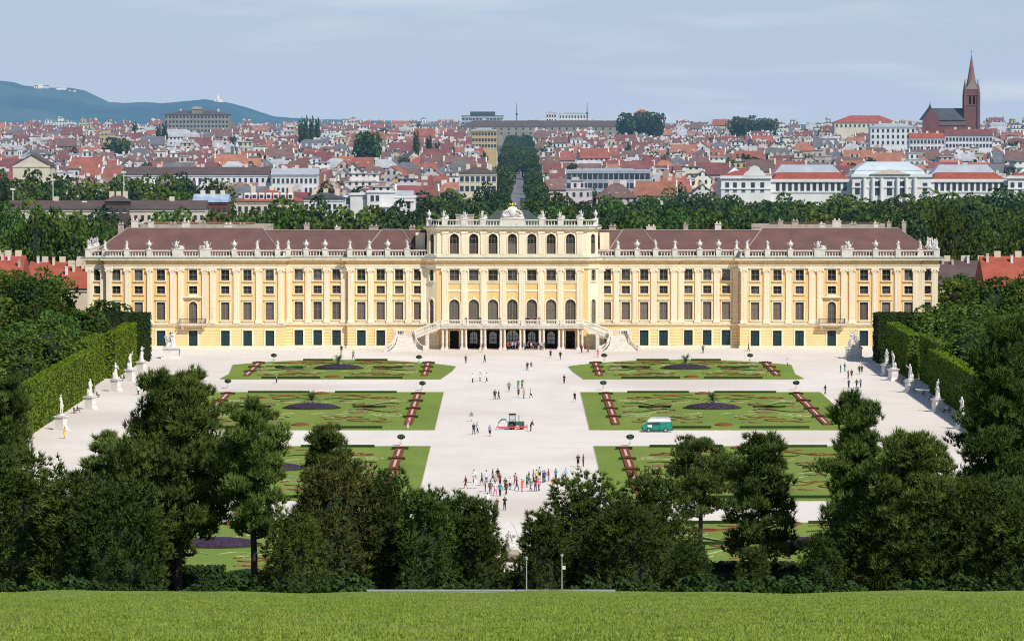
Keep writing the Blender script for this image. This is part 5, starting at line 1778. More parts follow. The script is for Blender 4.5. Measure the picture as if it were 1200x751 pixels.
def yew(seed, H_, W_, D_, nb=95, tuft=34, per=9, mat='yew', nl=.66):
    """Dense dark evergreen that reaches to the ground: billowing masses of upright sprays with ragged tops."""
    rng = np.random.default_rng(seed)
    rr = random.Random(seed)
    mb, core = MB(), MB()
    B = []
    for k in range(nb):
        a = k * 2.399 + rr.uniform(-.3, .3)
        f = (k + .5) / nb
        z = (.06 + .84 * (1 - f) ** .85) * H_
        r = sqrt(max(0, 1 - (z / H_) ** 2.1)) * rr.uniform(.55, .92) if k % 4 else rr.uniform(.0, .45)
        B.append((cos(a) * r * W_ / 2, sin(a) * r * D_ / 2, z * rr.uniform(.9, 1.04), W_ * rr.uniform(.085, .135)))
    for k in range(5):                                    # leaders breaking the outline at the top
        a = k * 1.3 + seed
        B.append((cos(a) * W_ * .17 * rr.uniform(.4, 1.4), sin(a) * D_ * .15, H_ * rr.uniform(.84, .95), W_ * .085))
    B.append((0, 0, H_ * .94, W_ * .09))
    Bn = np.array(B)
    Ps, Ds = [], []
    for i, (x, y, z, r) in enumerate(B):
        n = int(tuft * (r / (W_ * .11)) ** 2)
        d = rng.normal(0, 1, (n, 3)); d /= np.linalg.norm(d, axis=1, keepdims=True)
        lob = 1 + .14 * np.sin(np.arctan2(d[:, 1], d[:, 0]) * 4 + i)
        P = np.array([x, y, z]) + d * np.array([r, r, r * 1.25]) * (lob * (.62 + .46 * rng.random(n)))[:, None]
        dist = np.linalg.norm((P[:, None, :] - Bn[None, :, :3]) / np.array([1, 1, 1.25]), axis=2) / Bn[None, :, 3]
        dist[:, i] = 9
        keep = (dist.min(axis=1) > .55) & (P[:, 2] > -.3)
        Ps.append(P[keep]); Ds.append(d[keep] * np.array([.8, .8, .4]) + np.array([0, 0, .62]))
        if i % 3 == 0 and i < nb: mb.tube([(0, 0, -1.5), (x * .5, y * .5, z * .4), (x * .9, y * .9, z * .9)], [H_ * .016, H_ * .010, .03], 5)
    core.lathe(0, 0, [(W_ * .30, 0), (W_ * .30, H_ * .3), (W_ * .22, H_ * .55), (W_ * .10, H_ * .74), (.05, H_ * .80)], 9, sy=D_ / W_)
    P = np.concatenate(Ps); D = np.concatenate(Ds)
    V = needles(P, D, nl, rng, per, .42, .055)
    nv = len(V)
    tri = []
    for f in core.f:
        for q in range(1, len(f) - 1): tri.append([f[0], f[q], f[q + 1]])
    Fall = np.concatenate([np.arange(nv).reshape(-1, 3), np.array(tri) + nv])
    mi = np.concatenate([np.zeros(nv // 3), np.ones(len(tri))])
    return mb.mesh('trunk', M['bark']), np_mesh('crown', np.concatenate([V, np.array(core.v)]), Fall, [M[mat], M['hedge_dark']], mi)


def conifer(name, px, top, Y, shape, label, group, rz=0.0, sx=1.0, base=None, href=None):
    """stand a shaped conifer so that its top reaches the photo's height at distance Y"""
    x, y, zt = at(px, top, Y)
    zb = hz(Y) - .1
    h = zt - zb
    t = thing(name, label, 'tree', (x, y, zb), rz, group)
    tm, cm = shape[0], shape[1]
    k = h / shape[2]
    put('trunk', tm, t, scale=(k * sx, k * sx, k)); put('crown', cm, t, scale=(k * sx, k * sx, k))
    return t


broad_p = lambda t: max(.28, (1.0 - .62 * max(0, t - .35) / .65) * (.72 + .8 * min(t, .35)))
umb_p = lambda t: .62 + .5 * sin(pi * min(1, t * .95)) - (.35 if t > .9 else 0)
cone_p = lambda t: max(.16, 1.0 - .88 * t ** 1.15)
PG, YG = 'black pines at the foot of the slope', 'dark yews at the foot of the slope'
pA = (*pine(1, 21, 12.6, 5.5, broad_p, 58, 8, 26, .92), 21)
pB = (*pine(2, 19, 6.0, 6.5, umb_p, 34, 5, 24, .75), 19)
pC = (*pine(3, 17, 7.4, 3.5, broad_p, 36, 5, 22, .75), 17)
pD = (*pine(4, 18, 8.6, 8.0, umb_p, 26, 5, 24, .8), 18)
pE = (*pine(5, 20, 9.0, 2.5, lambda t: max(.2, .95 - .55 * t) * (1 + .28 * sin(t * 24)), 48, 6, 25, .85), 20)
pF = (*pine(6, 27, 15, 1.0, lambda t: max(.14, 1.02 - .80 * t) * (1 + .15 * sin(t * 25)), 92, 9, 27, 1.0), 27)
pG = (*pine(7, 16, 9.5, 1.0, lambda t: .95 - .5 * t * t, 54, 7, 26, .85), 16)
yA = (*yew(11, 13, 10.5, 8.5, 110), 13)
yB = (*yew(12, 11, 9, 7.5, 95), 11)
yC = (*yew(13, 13, 11, 8.5, 110, mat='brown_yew'), 13)
yD = (*yew(14, 12, 7.2, 6.5, 80), 12)
fl_ = [
    ('pine_tree', 6, 452, 432, pE, 'tall dark pine at the very left edge, beside the marble statues', PG, .3, .95),
    ('pine_tree', 208, 447, 420, pA, 'largest broad black pine left of centre, its thick bare trunk showing below', PG, 2.0, .97),
    ('pine_tree', 147, 520, 432, pG, 'dark bushy pine filling the gap left of the largest black pine', PG, 1.0, 1.25),
    ('pine_tree', 297, 478, 414, pB, 'slender black pine with a straight bare trunk in front of the left flower lawns', PG, .5, .92),
    ('pine_tree', 383, 506, 440, pC, 'pine top rising behind the bronzed bush left of centre', PG, 1.4, 1.0),
    ('pine_tree', 820, 520, 446, pD, 'small pine with open flat crown and visible trunk, right of the big yew', PG, 2.6, 1.0),
    ('pine_tree', 893, 515, 428, pC, 'loose pine with reddish twigs between the open pine and the tall pine', PG, 4.1, 1.15),
    ('pine_tree', 1000, 469, 420, pE, 'tall layered pine standing against the gravel on the right', PG, 5.2, .95),
    ('pine_tree', 1072, 520, 413, pG, 'paler rounded pine between the tall pine and the large dark one', PG, 3.3, 1.05),
    ('pine_tree', 1182, 382, 428, pF, 'largest dark pine at the right edge, reaching up to the hedge', PG, 1.1, 1.0),
    ('yew_tree', 40, 540, 424, yA, 'dark dense yew under the left edge pine', YG, .2, 1.2),
    ('yew_tree', 96, 556, 418, yB, 'dark dense yew, second from the left edge', YG, 1.7, 1.25),
    ('yew_tree', 140, 560, 412, yA, 'dark dense yew left of the thick pine trunk', YG, 2.9, 1.05),
    ('yew_tree', 395, 541, 420, yC, 'bronzed brownish yew left of centre', YG, .9, 1.05),
    ('yew_tree', 345, 600, 410, yB, 'low dark yew left of the bronzed one', YG, 3.9, 1.0),
    ('yew_tree', 452, 553, 422, yA, 'dark yew just right of the bronzed one', YG, 4.4, .95),
    ('yew_tree', 500, 572, 416, yD, 'pointed dark yew, third from the fountain gap on the left', YG, .4, 1.0),
    ('yew_tree', 533, 578, 420, yB, 'dark yew, second from the fountain gap on the left', YG, 5.0, .95),
    ('yew_tree', 562, 583, 418, yD, 'dark yew bordering the fountain gap on the left', YG, 2.2, 1.0),
    ('yew_tree', 636, 598, 418, yD, 'dark yew bordering the fountain gap on the right', YG, 3.0, 1.15),
    ('yew_tree', 688, 556, 424, yA, 'big dark yew right of the fountain gap, left half of the mass', YG, 5.6, 1.15),
    ('yew_tree', 764, 553, 424, yA, 'big dark yew right of the fountain gap, right half of the mass', YG, 1.2, 1.1),
    ('yew_tree', 735, 590, 414, yB, 'lower yew in front between the two big dark ones', YG, 2.2, 1.2),
    ('yew_tree', 808, 632, 416, yB, 'dark yew ending the mass below the open pine', YG, .7, 1.0),
    ('yew_tree', 884, 640, 412, yD, 'small dark yew beneath the reddish pine', YG, .1, 1.1),
    ('yew_tree', 962, 628, 410, yD, 'small dark yew left of the tall layered pine foot', YG, 3.8, 1.1),
    ('yew_tree', 1042, 580, 414, yB, 'dark yew under the paler rounded pine', YG, 2.7, 1.15),
    ('yew_tree', 1098, 570, 412, yA, 'dark yew left below the largest pine', YG, 4.9, 1.1),
    ('yew_tree', 1158, 560, 410, yA, 'dark yew directly below the largest pine', YG, .6, 1.1),
    ('yew_tree', 1195, 590, 406, yB, 'dark yew at the right edge bottom', YG, 1.9, 1.1),
]
for n_, px, top, Y, shp, lab, grp, rz, sx in fl_:
    conifer(n_, px, top, Y, shp, lab, grp, rz, sx)

# low shrubs just below the crest
SHR = broad_crown(90, 3.2, 2.6, 22, .24, 160, 'box', .1)
rs = random.Random(6)
k = 0
for px in list(range(8, 200, 34)) + list(range(225, 420, 24)) + list(range(440, 575, 40)) + list(range(640, 860, 44)) + list(range(870, 1010, 26)) + list(range(1050, 1200, 34)):
    Y = rs.uniform(384, 398)
    x, y, zt = at(px + rs.uniform(-6, 6), rs.uniform(664, 684), Y)
    zb = hz(Y)
    k += 1
    o = thing('shrub', f'low dark shrub along the top of the grass slope, {nth(k)} from the left', 'shrub', (x, y, zb), rs.uniform(0, 6), 'low shrubs below the crest')
    h = zt - zb
    put('crown', SHR, o, (0, 0, h * .45), scale=(h * .38, h * .38, h * .40))
    mb_ = STEM
    put('trunk', mb_, o, (0, 0, -.6), scale=(2, 2, 1))
hedge('low_hedge', [(-42, 429), (42, 429)], 2.3, 2.0, 'low clipped dark hedge behind the marble fountain', mat='box', dens=14, leaf=.3, streak=False)
hedge('low_hedge', [(-56, 433), (-30, 433)], 2.6, 2.0, 'low clipped dark hedge below the left pines', mat='box', dens=12, leaf=.3, streak=False)
hedge('low_hedge', [(20, 434), (38, 434)], 2.9, 2.0, 'low clipped dark hedge below the right pines', mat='box', dens=12, leaf=.3, streak=False)

# ------------------------------------------------------------------ fountain seen from behind
ft = thing('fountain', 'white marble fountain sculptures seen from behind in the gap between yews', 'fountain', (-2.5, 447, 0))
mb = MB()
rf = random.Random(3)
mb.prism([(-14, -3), (14, -3), (14, 1), (9, 3), (-9, 3), (-14, 1)], 0, 1.6)
mb.build('basin_wall', M['stone'], ft)
mb = MB()
for k in range(26): mb.ball((rf.uniform(-6.5, 6.5), rf.uniform(-2.2, 1.5), 1.6 + rf.uniform(0, 1.6)), (rf.uniform(.5, 1.2), rf.uniform(.5, 1), rf.uniform(.4, .9)), 7, 5, rnd=.28, rng=rf)
mb.build('rockwork', M['stone'], ft)
for x, y, z, i, sc, r in ((0, 0, 3.6, 0, 1.5, .2), (-2.3, -.6, 2.9, 3, 1.3, 1.0), (2.2, -.5, 2.8, 1, 1.3, 2.6), (-4.6, .2, 2.4, 4, 1.2, .5), (4.4, 0, 2.3, 2, 1.25, 4.0)):
    put('figure', STAT[i], ft, (x, y, z), r, scale=(sc, sc, sc))
mb = MB()
for s in (-1, 1):
    for q in (0, 1):
        x0 = s * (2.6 + q * 1.4)
        mb.ball((x0, .8, 2.9), (.5, 1.0, .55), 9, 6); mb.tube([(x0, 1.3, 3.0), (x0 + s * .1, 1.8, 3.8), (x0 + s * .1, 2.3, 4.1)], [.38, .28, .2], 8)
        mb.ball((x0 + s * .1, 2.5, 4.0), (.17, .42, .2), 8, 5); mb.tube([(x0, 1.6, 2.8), (x0 + .1, 2.3, 2.7), (x0 + .1, 2.4, 2.1)], [.16, .12, .09], 6)
        mb.tube([(x0, -.1, 2.9), (x0 - .1, -.9, 2.6), (x0 + s * .5, -1.2, 3.3)], [.35, .25, .08], 7)
mb.build('sea_horse', M['white_stone'], ft, smooth=True)
mb = MB()
def jet(p, v, n=14, T=1.5):
    pts = [(p[0] + v[0] * t, p[1] + v[1] * t, p[2] + v[2] * t - 4.9 * t * t) for t in [T * k / n for k in range(n + 1)]]
    mb.tube(pts, [.02 + .025 * k / n for k in range(n + 1)], 5)
M['water_jet'] = plain('falling_water', (0.75, 0.77, 0.78), 0.25, 0.1, 4.0)
jet((1.2, 2, 3.6), (1.6, 3.5, 6.0)); jet((-1.2, 2, 3.6), (-1.6, 3.5, 5.0), T=1.3); jet((3, 2, 3.4), (2.4, 3.5, 4.6), T=1.2)
mb.build('water_jet', M['water_jet'], ft, smooth=True)
mb = MB(); mb.add([(-30, 450, .05), (28, 450, .05), (28, 470, .05), (-30, 470, .05)], [(0, 1, 2, 3)])
M['pool'] = plain('pool_water', (0.05, 0.07, 0.06), 0.1, 0.2, 0.5, spec=0.6)
o = mb.build('pool_water', M['pool']); o['kind'] = 'structure'

# ------------------------------------------------------------------ rail and posts at the crest of the lawn
xa, ya, za = at(430, 691.6, 305); xb, yb, zb_ = at(721, 692.0, 305)
r_ = thing('guard_rail', 'long low pale metal rail lying along the crest of the grass slope', 'guard rail', ((xa + xb) / 2, 305, hz(305)))
Lr = (xb - xa) / 2; hr = za - hz(305)
mb = MB(); mb.box(-Lr, Lr, -.05, .05, hr - .05, hr + .07); mb.box(-Lr, Lr, -.03, .03, hr - .2, hr - .08); mb.build('rail', M['metal'], r_)
for k in range(8):
    mb = MB(); x = -Lr + .3 + k * (2 * Lr - .6) / 7; mb.box(x - .04, x + .04, .05, .12, -.5, hr + .03); mb.build('post', M['metal'], r_)
for px, top, w in ((617, 655.5, 'near the fountain gap'), (658.5, 652, 'in front of the big dark yew')):
    x, y, zt = at(px, top, 304)
    z0 = hz(304)
    l = thing('lamp_post', f'thin pale lamp post rising behind the grass crest {w}', 'lamp post', (x, 304, z0), 0, 'lamp posts at the grass crest')
    h = zt - z0
    mb = MB(); mb.tube([(0, 0, -.3), (0, 0, .5), (0, 0, h)], [.055, .045, .032], 8); mb.build('pole', M['metal'], l)
    mb = MB(); mb.lathe(0, 0, [(.03, h - .05), (.10, h), (.11, h + .12), (.13, h + .14), (.02, h + .22)], 10); mb.build('lamp_head', M['metal'], l)
    if px > 640:
        mb = MB(); mb.box(.03, .26, -.08, .08, h - .92, h - .68); mb.build('floodlight', M['lamp'], l)

# ------------------------------------------------------------------ van
x, y = G(770.5, 506.0)
van = thing('van', 'old green camper van with white roof parked on the gravel by the middle right lawn', 'van', (x, y, .02))
GRN = (0.006, 0.22, 0.145)
HW = .86
def loft(rings, mat, name, parent, color=None, caps=True):
    m = MB()
    n = len(rings[0])
    for r in rings: m.v += r
    for i in range(len(rings) - 1):
        for k in range(n - 1):
            m.f.append([i * n + k, i * n + k + 1, (i + 1) * n + k + 1, (i + 1) * n + k]); m.m.append(0)
    return m.build(name, mat, parent, color=color)
low = [(-2.26, .42), (-2.34, .62), (-2.30, .95), (-2.12, 1.12), (2.10, 1.12), (2.24, 1.02), (2.27, .62), (2.22, .40)]
mb = MB()
# lower body with rounded sides: loft the side profile inward
for s, inset, dz in ((-1, 0, 0),):
    pass
def shell(prof, ws, mat, name, color=None, parent=van):
    """prof: closed list of (x,z); ws: list of (half width, scale of the profile about its centre)"""
    m = MB()
    cx = sum(p[0] for p in prof) / len(prof); cz = sum(p[1] for p in prof) / len(prof)
    n = len(prof)
    rows = []
    for yv, k in ws: rows.append([(cx + (a - cx) * k, yv, cz + (b - cz) * (k if k < 1 else 1)) for a, b in prof])
    for r in rows: m.v += r
    for i in range(len(rows) - 1):
        for q in range(n):
            q2 = (q + 1) % n
            m.f.append([i * n + q, i * n + q2, (i + 1) * n + q2, (i + 1) * n + q]); m.m.append(0)
    m.f.append(list(range(n))); m.m.append(0)
    m.f.append([(len(rows) - 1) * n + q for q in reversed(range(n))]); m.m.append(0)
    return m.build(name, mat, parent, color=color)
bodyp = [(-2.20, .36), (-2.33, .55), (-2.34, .80), (-2.26, 1.10), (-1.66, 1.60), (2.14, 1.62), (2.26, 1.15), (2.30, .75), (2.24, .38)]
bw = [(-.84, .955), (-.90, 1.0), (.90, 1.0), (.84, .955)]
bd = shell(bodyp, bw, M['paint'], 'body', GRN)
roofp = [(-1.70, 1.58), (-1.42, 1.95), (-1.05, 2.24), (1.75, 2.24), (2.04, 2.08), (2.16, 1.58)]
rf_ = shell(roofp, [(-.74, .93), (-.85, 1.0), (.85, 1.0), (.74, .93)], M['paint'], 'roof', (0.80, 0.79, 0.77))
mb = MB(); mb.box(-2.36, 2.32, -.86, .86, .27, .40); mb.box(-2.42, -2.30, -.88, .88, .36, .52); mb.box(2.26, 2.38, -.88, .88, .36, .52); mb.build('bumper', M['rubber'], van)
for sy in (-1, 1):
    for a, b in ((-1.52, -.86), (-.72, .18), (.30, 1.12)) if sy > 0 else ((-1.52, -.86), (-.66, .26)):
        mb = MB()
        q = sorted((sy * .895, sy * .912))
        mb.box(a, b, q[0], q[1], 1.20, 1.53)
        mb.build('side_window', M['glass'], van)
mb = MB(); mb.add([(-2.235, -.74, 1.16), (-2.235, .74, 1.16), (-1.70, .70, 1.60), (-1.70, -.70, 1.60)], [(0, 1, 2, 3)]); mb.build('windscreen', M['glass'], van)
mb = MB(); mb.add([(2.275, -.7, 1.2), (2.275, .7, 1.2), (2.18, .66, 1.56), (2.18, -.66, 1.56)], [(3, 2, 1, 0)]); mb.build('rear_window', M['glass'], van)
mb = MB(); mb.box(-1.58, -.90, -.925, -.903, .80, 1.14); mb.build('door_sign', M['paint'], van, color=(.80, .82, .84))
mb = MB(); mb.box(-.80, -.77, -.912, -.896, .45, 1.7); mb.box(.32, .35, -.912, -.896, .45, 1.7); mb.box(-1.62, -1.59, -.911, -.895, .6, 1.25); mb.build('door_gap', M['rubber'], van)
for xw in (-1.42, 1.22):
    for sy in (-1, 1):
        mb = MB()
        b0 = len(mb.v)
        mb.tube([(xw, sy * .93, .33), (xw, sy * .70, .33)], .33, 16)
        w = mb.build('wheel', M['rubber'], van)
        mb = MB(); mb.tube([(xw, sy * .945, .33), (xw, sy * .91, .33)], [.17, .2], 12); mb.build('hubcap', M['metal'], w)
for sy in (-1, 1):
    mb = MB(); mb.tube([(-2.37, sy * .62, .80), (-2.30, sy * .62, .80)], .11, 12); mb.build('headlight', M['lamp'], van)
    mb = MB(); mb.box(2.27, 2.32, min(sy * .68, sy * .84), max(sy * .68, sy * .84), .72, 1.0); mb.build('tail_light', M['paint'], van, color=(.4, .02, .02))

# ------------------------------------------------------------------ tractor with the wide red leveller
x, y = G(604, 503.0)
tr = thing('tractor', 'small green tractor with arched arm and wide red levelling beam on the gravel', 'tractor', (x, y, .02))
TG = (0.02, 0.13, 0.085)
mb = MB(); mb.box(-.2, 1.3, -.36, .36, .62, 1.25); mb.prism([(1.1, -.34), (1.42, -.26), (1.42, .26), (1.1, .34)], .66, 1.2); mb.box(-1.0, -.1, -.42, .42, .5, .95)
mb.exx([(-.92, .6), (-.92, 1.05), (-.7, 1.32), (-.42, 1.3), (-.42, .9)], -1.05, -.15); mb.exx([(.42, .9), (.42, 1.3), (.7, 1.32), (.92, 1.05), (.92, .6)], -1.05, -.15)
mb.build('body', M['paint'], tr, color=TG)
cb = MB()
for a in (-1.0, -.02):
    for b in (-.6, .6): cb.tube([(a, b, .95), (a * .9, b * .9, 2.35)], .04, 6)
cb.box(-1.08, .12, -.66, .66, 2.33, 2.47)
cab = cb.build('cab', M['iron'], tr)
mb = MB(); mb.add([(-.98, -.58, 1.2), (-.04, -.58, 1.2), (-.08, -.55, 2.3), (-.92, -.55, 2.3)], [(0, 1, 2, 3)]); mb.add([(-.98, .58, 1.2), (-.04, .58, 1.2), (-.08, .55, 2.3), (-.92, .55, 2.3)], [(3, 2, 1, 0)])
mb.build('cab_window', M['pale_glass'], cab)
mb = MB(); mb.tube([(.55, .25, 1.2), (.55, .25, 2.25)], .05, 8); mb.build('exhaust', M['iron'], tr)
for xw, r, w in ((-.6, .66, .3), (1.0, .42, .22)):
    for sy in (-1, 1):
        mb = MB(); mb.tube([(xw, sy * .62, r), (xw, sy * (.62 + w), r)], r, 18); wh_ = mb.build('wheel', M['rubber'], tr)
        mb = MB(); mb.tube([(xw, sy * (.60 + w), r), (xw, sy * (.64 + w), r)], r * .5, 12); mb.build('hub', M['paint'], wh_, color=(.05, .07, .06))
mb = MB(); mb.tube([(-1.0, -.9, .45), (-1.15, -.9, 1.15), (-1.6, -.9, 1.62), (-2.15, -.9, 1.62), (-2.6, -.9, 1.2), (-2.8, -.9, .55)], [.11, .11, .12, .12, .10, .09], 8)
mb.build('arm', M['paint'], tr, color=(0.03, 0.16, 0.09))
mb = MB()
mb.box(-3.0, 1.9, -1.25, -1.1, .32, .50); mb.box(-3.0, 1.9, -.98, -.86, .30, .46); mb.box(-.2, .1, -1.1, -.4, .42, .60)
for k in range(13): mb.box(-2.95 + k * .4, -2.87 + k * .4, -1.24, -.88, .05, .32)
mb.box(.5, 1.9, -1.2, -1.12, .6, .72); mb.box(1.8, 1.9, -1.22, -1.1, .4, .9)
mb.build('levelling_beam', M['paint'], tr, color=(0.48, 0.07, 0.07))
# ------------------------------------------------------------------ city houses
def house_meshes(kind, w, d, h, seed):
    """Returns {part: mesh} with the street front toward -y, standing on z=0."""
    rng = random.Random(seed)
    wl, rf, extra = MB(), MB(), {}
    x0, x1, y0, y1 = -w / 2, w / 2, 0, d
    o = .5
    chim = []
    if kind == 'long':                    # ridge along the street
        rh = min(d * .42, 6.5)
        wl.exx([(y0, -8), (y1, -8), (y1, h), (d / 2, h + rh), (y0, h)], x0, x1)
        rf.exx([(y0 - o, h - .35), (d / 2, h + rh + .08), (y1 + o, h - .35), (y1 + o, h - .05), (d / 2, h + rh + .42), (y0 - o, h - .05)], x0 - .25, x1 + .25)
        n = int(w / rng.uniform(3.5, 7))
        if rng.random() < .6:
            for k in range(n):
                x = x0 + (k + .5) * w / n
                zz = h + rh * .25
                if rng.random() < .5: rf.exx([(d * .10, zz - .4), (d * .10, zz + 1.3), (d * .42, zz + 1.7), (d * .40, zz)], x - .8, x + .8)
                else: wl.box(x - .45, x + .45, d * .16, d * .24, zz, zz + 1.1)
        chim = [(rng.uniform(x0 + 1, x1 - 1), d / 2 + rng.uniform(-1, 1), h + rh) for k in range(rng.randint(1, 3))]
        # party walls rising over the roof
        for x in (x0, x1):
            if rng.random() < .6: wl.exx([(y0 + .3, h), (y1 - .3, h), (d / 2, h + rh + .95)], x - .3, x + .3)
    elif kind == 'gable':                 # gable end toward the viewer
        rh = min(w * .42, 7)
        wl.exy([(x0, -8), (x1, -8), (x1, h), (0, h + rh), (x0, h)], y0, y1)
        rf.exy([(x0 - o, h - .35), (x0 - o, h - .02), (0, h + rh + .42), (x1 + o, h - .02), (x1 + o, h - .35), (0, h + rh + .06)], y0 - .2, y1 + .3)
        chim = [(rng.uniform(-.2, .2) * w, d * rng.uniform(.3, .8), h + rh * .8) for k in range(2)]
    elif kind == 'hip':
        rh = min(d * .40, 6)
        wl.box(x0, x1, y0, y1, -8, h)
        a = min(w, d) * .5
        rx = max(.5, w / 2 - a * .9)
        e = [(x0 - o, y0 - o, h), (x1 + o, y0 - o, h), (x1 + o, y1 + o, h), (x0 - o, y1 + o, h), (-rx, d / 2, h + rh), (rx, d / 2, h + rh)]
        rf.add(e, [(0, 1, 5, 4), (1, 2, 5), (2, 3, 4, 5), (3, 0, 4), (3, 2, 1, 0)])
        n = int(w / 5)
        for k in range(n):
            x = x0 + w * .2 + (k + .5) * w * .6 / n
            wl.box(x - .6, x + .6, d * .14, d * .32, h + .6, h + 2.0)
        chim = [(rng.uniform(-.25, .25) * w, d * .5, h + rh * .95) for k in range(2)]
    elif kind == 'mansard':
        wl.box(x0, x1, y0, y1, -8, h)
        m = 3.4
        i = 1.5
        v = [(x0 - .3, y0 - .3, h), (x1 + .3, y0 - .3, h), (x1 + .3, y1 + .3, h), (x0 - .3, y1 + .3, h), (x0 + i, y0 + i, h + m), (x1 - i, y0 + i, h + m), (x1 - i, y1 - i, h + m), (x0 + i, y1 - i, h + m),
             (x0 + 4, d / 2, h + m + 1.8), (x1 - 4, d / 2, h + m + 1.8)]
        rf.add(v, [(0, 1, 5, 4), (1, 2, 6, 5), (2, 3, 7, 6), (3, 0, 4, 7), (4, 5, 9, 8), (5, 6, 9), (6, 7, 8, 9), (7, 4, 8), (3, 2, 1, 0)])
        n = max(3, int(w / 3.4))
        for k in range(n):
            x = x0 + (k + .5) * w / n
            wl.box(x - .65, x + .65, y0 + .2, y0 + 1.7, h + .7, h + 2.5)
        chim = [(rng.uniform(x0 + 2, x1 - 2), d / 2, h + m + 1.5) for k in range(3)]
    else:                                 # flat modern block
        wl.box(x0, x1, y0, y1, -8, h)
        rf.box(x0 - .2, x1 + .2, y0 - .2, y1 + .2, h, h + .5)
        q = rng.uniform(.4, .7)
        wl.box(x0 + w * .15, x0 + w * (.15 + q), d * .3, d * .8, h + .5, h + 3.3)
        rf.box(x0 + w * .13, x0 + w * (.17 + q), d * .27, d * .83, h + 3.3, h + 3.6)
        chim = [(rng.uniform(x0 + 2, x1 - 2), d * .5, h + 3) for k in range(1)]
    ch = []
    for (x, y, z) in chim:
        m = MB(); a = rng.uniform(.5, 1.3)
        m.box(x - a, x + a, y - .45, y + .45, z - 1.2, z + rng.uniform(1.0, 1.9)); ch.append(m)
    return wl, rf, ch


HK = [('long', 'ridged'), ('gable', 'gabled'), ('hip', 'hipped'), ('mansard', 'mansard'), ('flat', 'flat-topped')]
rc = random.Random(31)
VAR = []
for k, wname in HK:
    for j in range(6 if k == 'long' else 4):
        w = {'long': rc.uniform(10, 25), 'gable': rc.uniform(6.5, 10.5), 'hip': rc.uniform(10, 17), 'mansard': rc.uniform(11, 19), 'flat': rc.uniform(8, 17)}[k]
        d = {'long': rc.uniform(9, 12.5), 'gable': rc.uniform(13, 20), 'hip': rc.uniform(10, 14), 'mansard': rc.uniform(10, 13), 'flat': rc.uniform(9, 14)}[k]
        h = rc.uniform(5.5, 12) + (2 if k == 'flat' else 0)
        wl, rf, ch = house_meshes(k, w, d, h, 100 + len(VAR))
        VAR.append((k, wname, w, d, h, wl.mesh('wall', M['city_wall']), rf.mesh('roof', M['city_roof']), [c.mesh('chimney', M['city_plain']) for c in ch], wl, rf, ch))
WPICK = [0, 0, 0, 0, 1, 1, 2, 3, 4, 5, 5, 5, 6]
RPICK = {'long': [0, 0, 1, 1, 1, 2, 3, 3, 3, 4, 5], 'gable': [0, 1, 2, 3, 3, 4], 'hip': [0, 1, 2, 3, 3, 4, 5], 'mansard': [4, 5, 3, 3, 1, 4], 'flat': [5, 5, 4]}


def house(v, x, y, z, rz, wi, ri, label, cat='house', group='houses of the city beyond the park', chim=True):
    t = thing('house', label, cat, (x, y, z), rz, group)
    wc = [c * rc.uniform(.9, 1.08) for c in WALLS[wi][1]]
    f = rc.uniform(.82, 1.2)
    put('wall', v[5], t, color=wc)
    r = put('roof', v[6], t, color=[min(.9, c * f) for c in ROOFS[ri][1]])
    if chim:
        for c in v[7]: put('chimney', c, r, color=rc.choice([(.5, .45, .4), (.62, .6, .56), (.36, .22, .17)]))
    return t


# footprints kept free: (x0, x1, y0, y1)
EXCL = []
def excl_px(pa, pb, ya, yb): EXCL.append(((pa - 600) / F * ya, (pb - 600) / F * ya, ya, yb))
excl_px(835, 1205, 1440, 1600)           # the museum
excl_px(540, 690, 3120, 3420)             # long building closing the avenue
excl_px(190, 280, 3120, 3330)
excl_px(1070, 1160, 2385, 2520)          # church
excl_px(0, 445, 1150, 1420)
excl_px(655, 765, 1590, 1680)
excl_px(1015, 1080, 2450, 2620)
excl_px(975, 1055, 2900, 3120)
excl_px(720, 785, 2950, 3200)
excl_px(850, 912, 2950, 3200)
excl_px(10, 60, 1640, 1730)


def free(x, y, w, d):
    a = 6 + 26 * (2900 - min(2900, y)) / 1400
    xa = -19 + (y - 1480) * .006
    if x - w / 2 < 13 and x + w / 2 > -9 and y < 3150: return False
    return not any(x + w / 2 > e[0] and x - w / 2 < e[1] and y + d > e[2] and y < e[3] for e in EXCL)


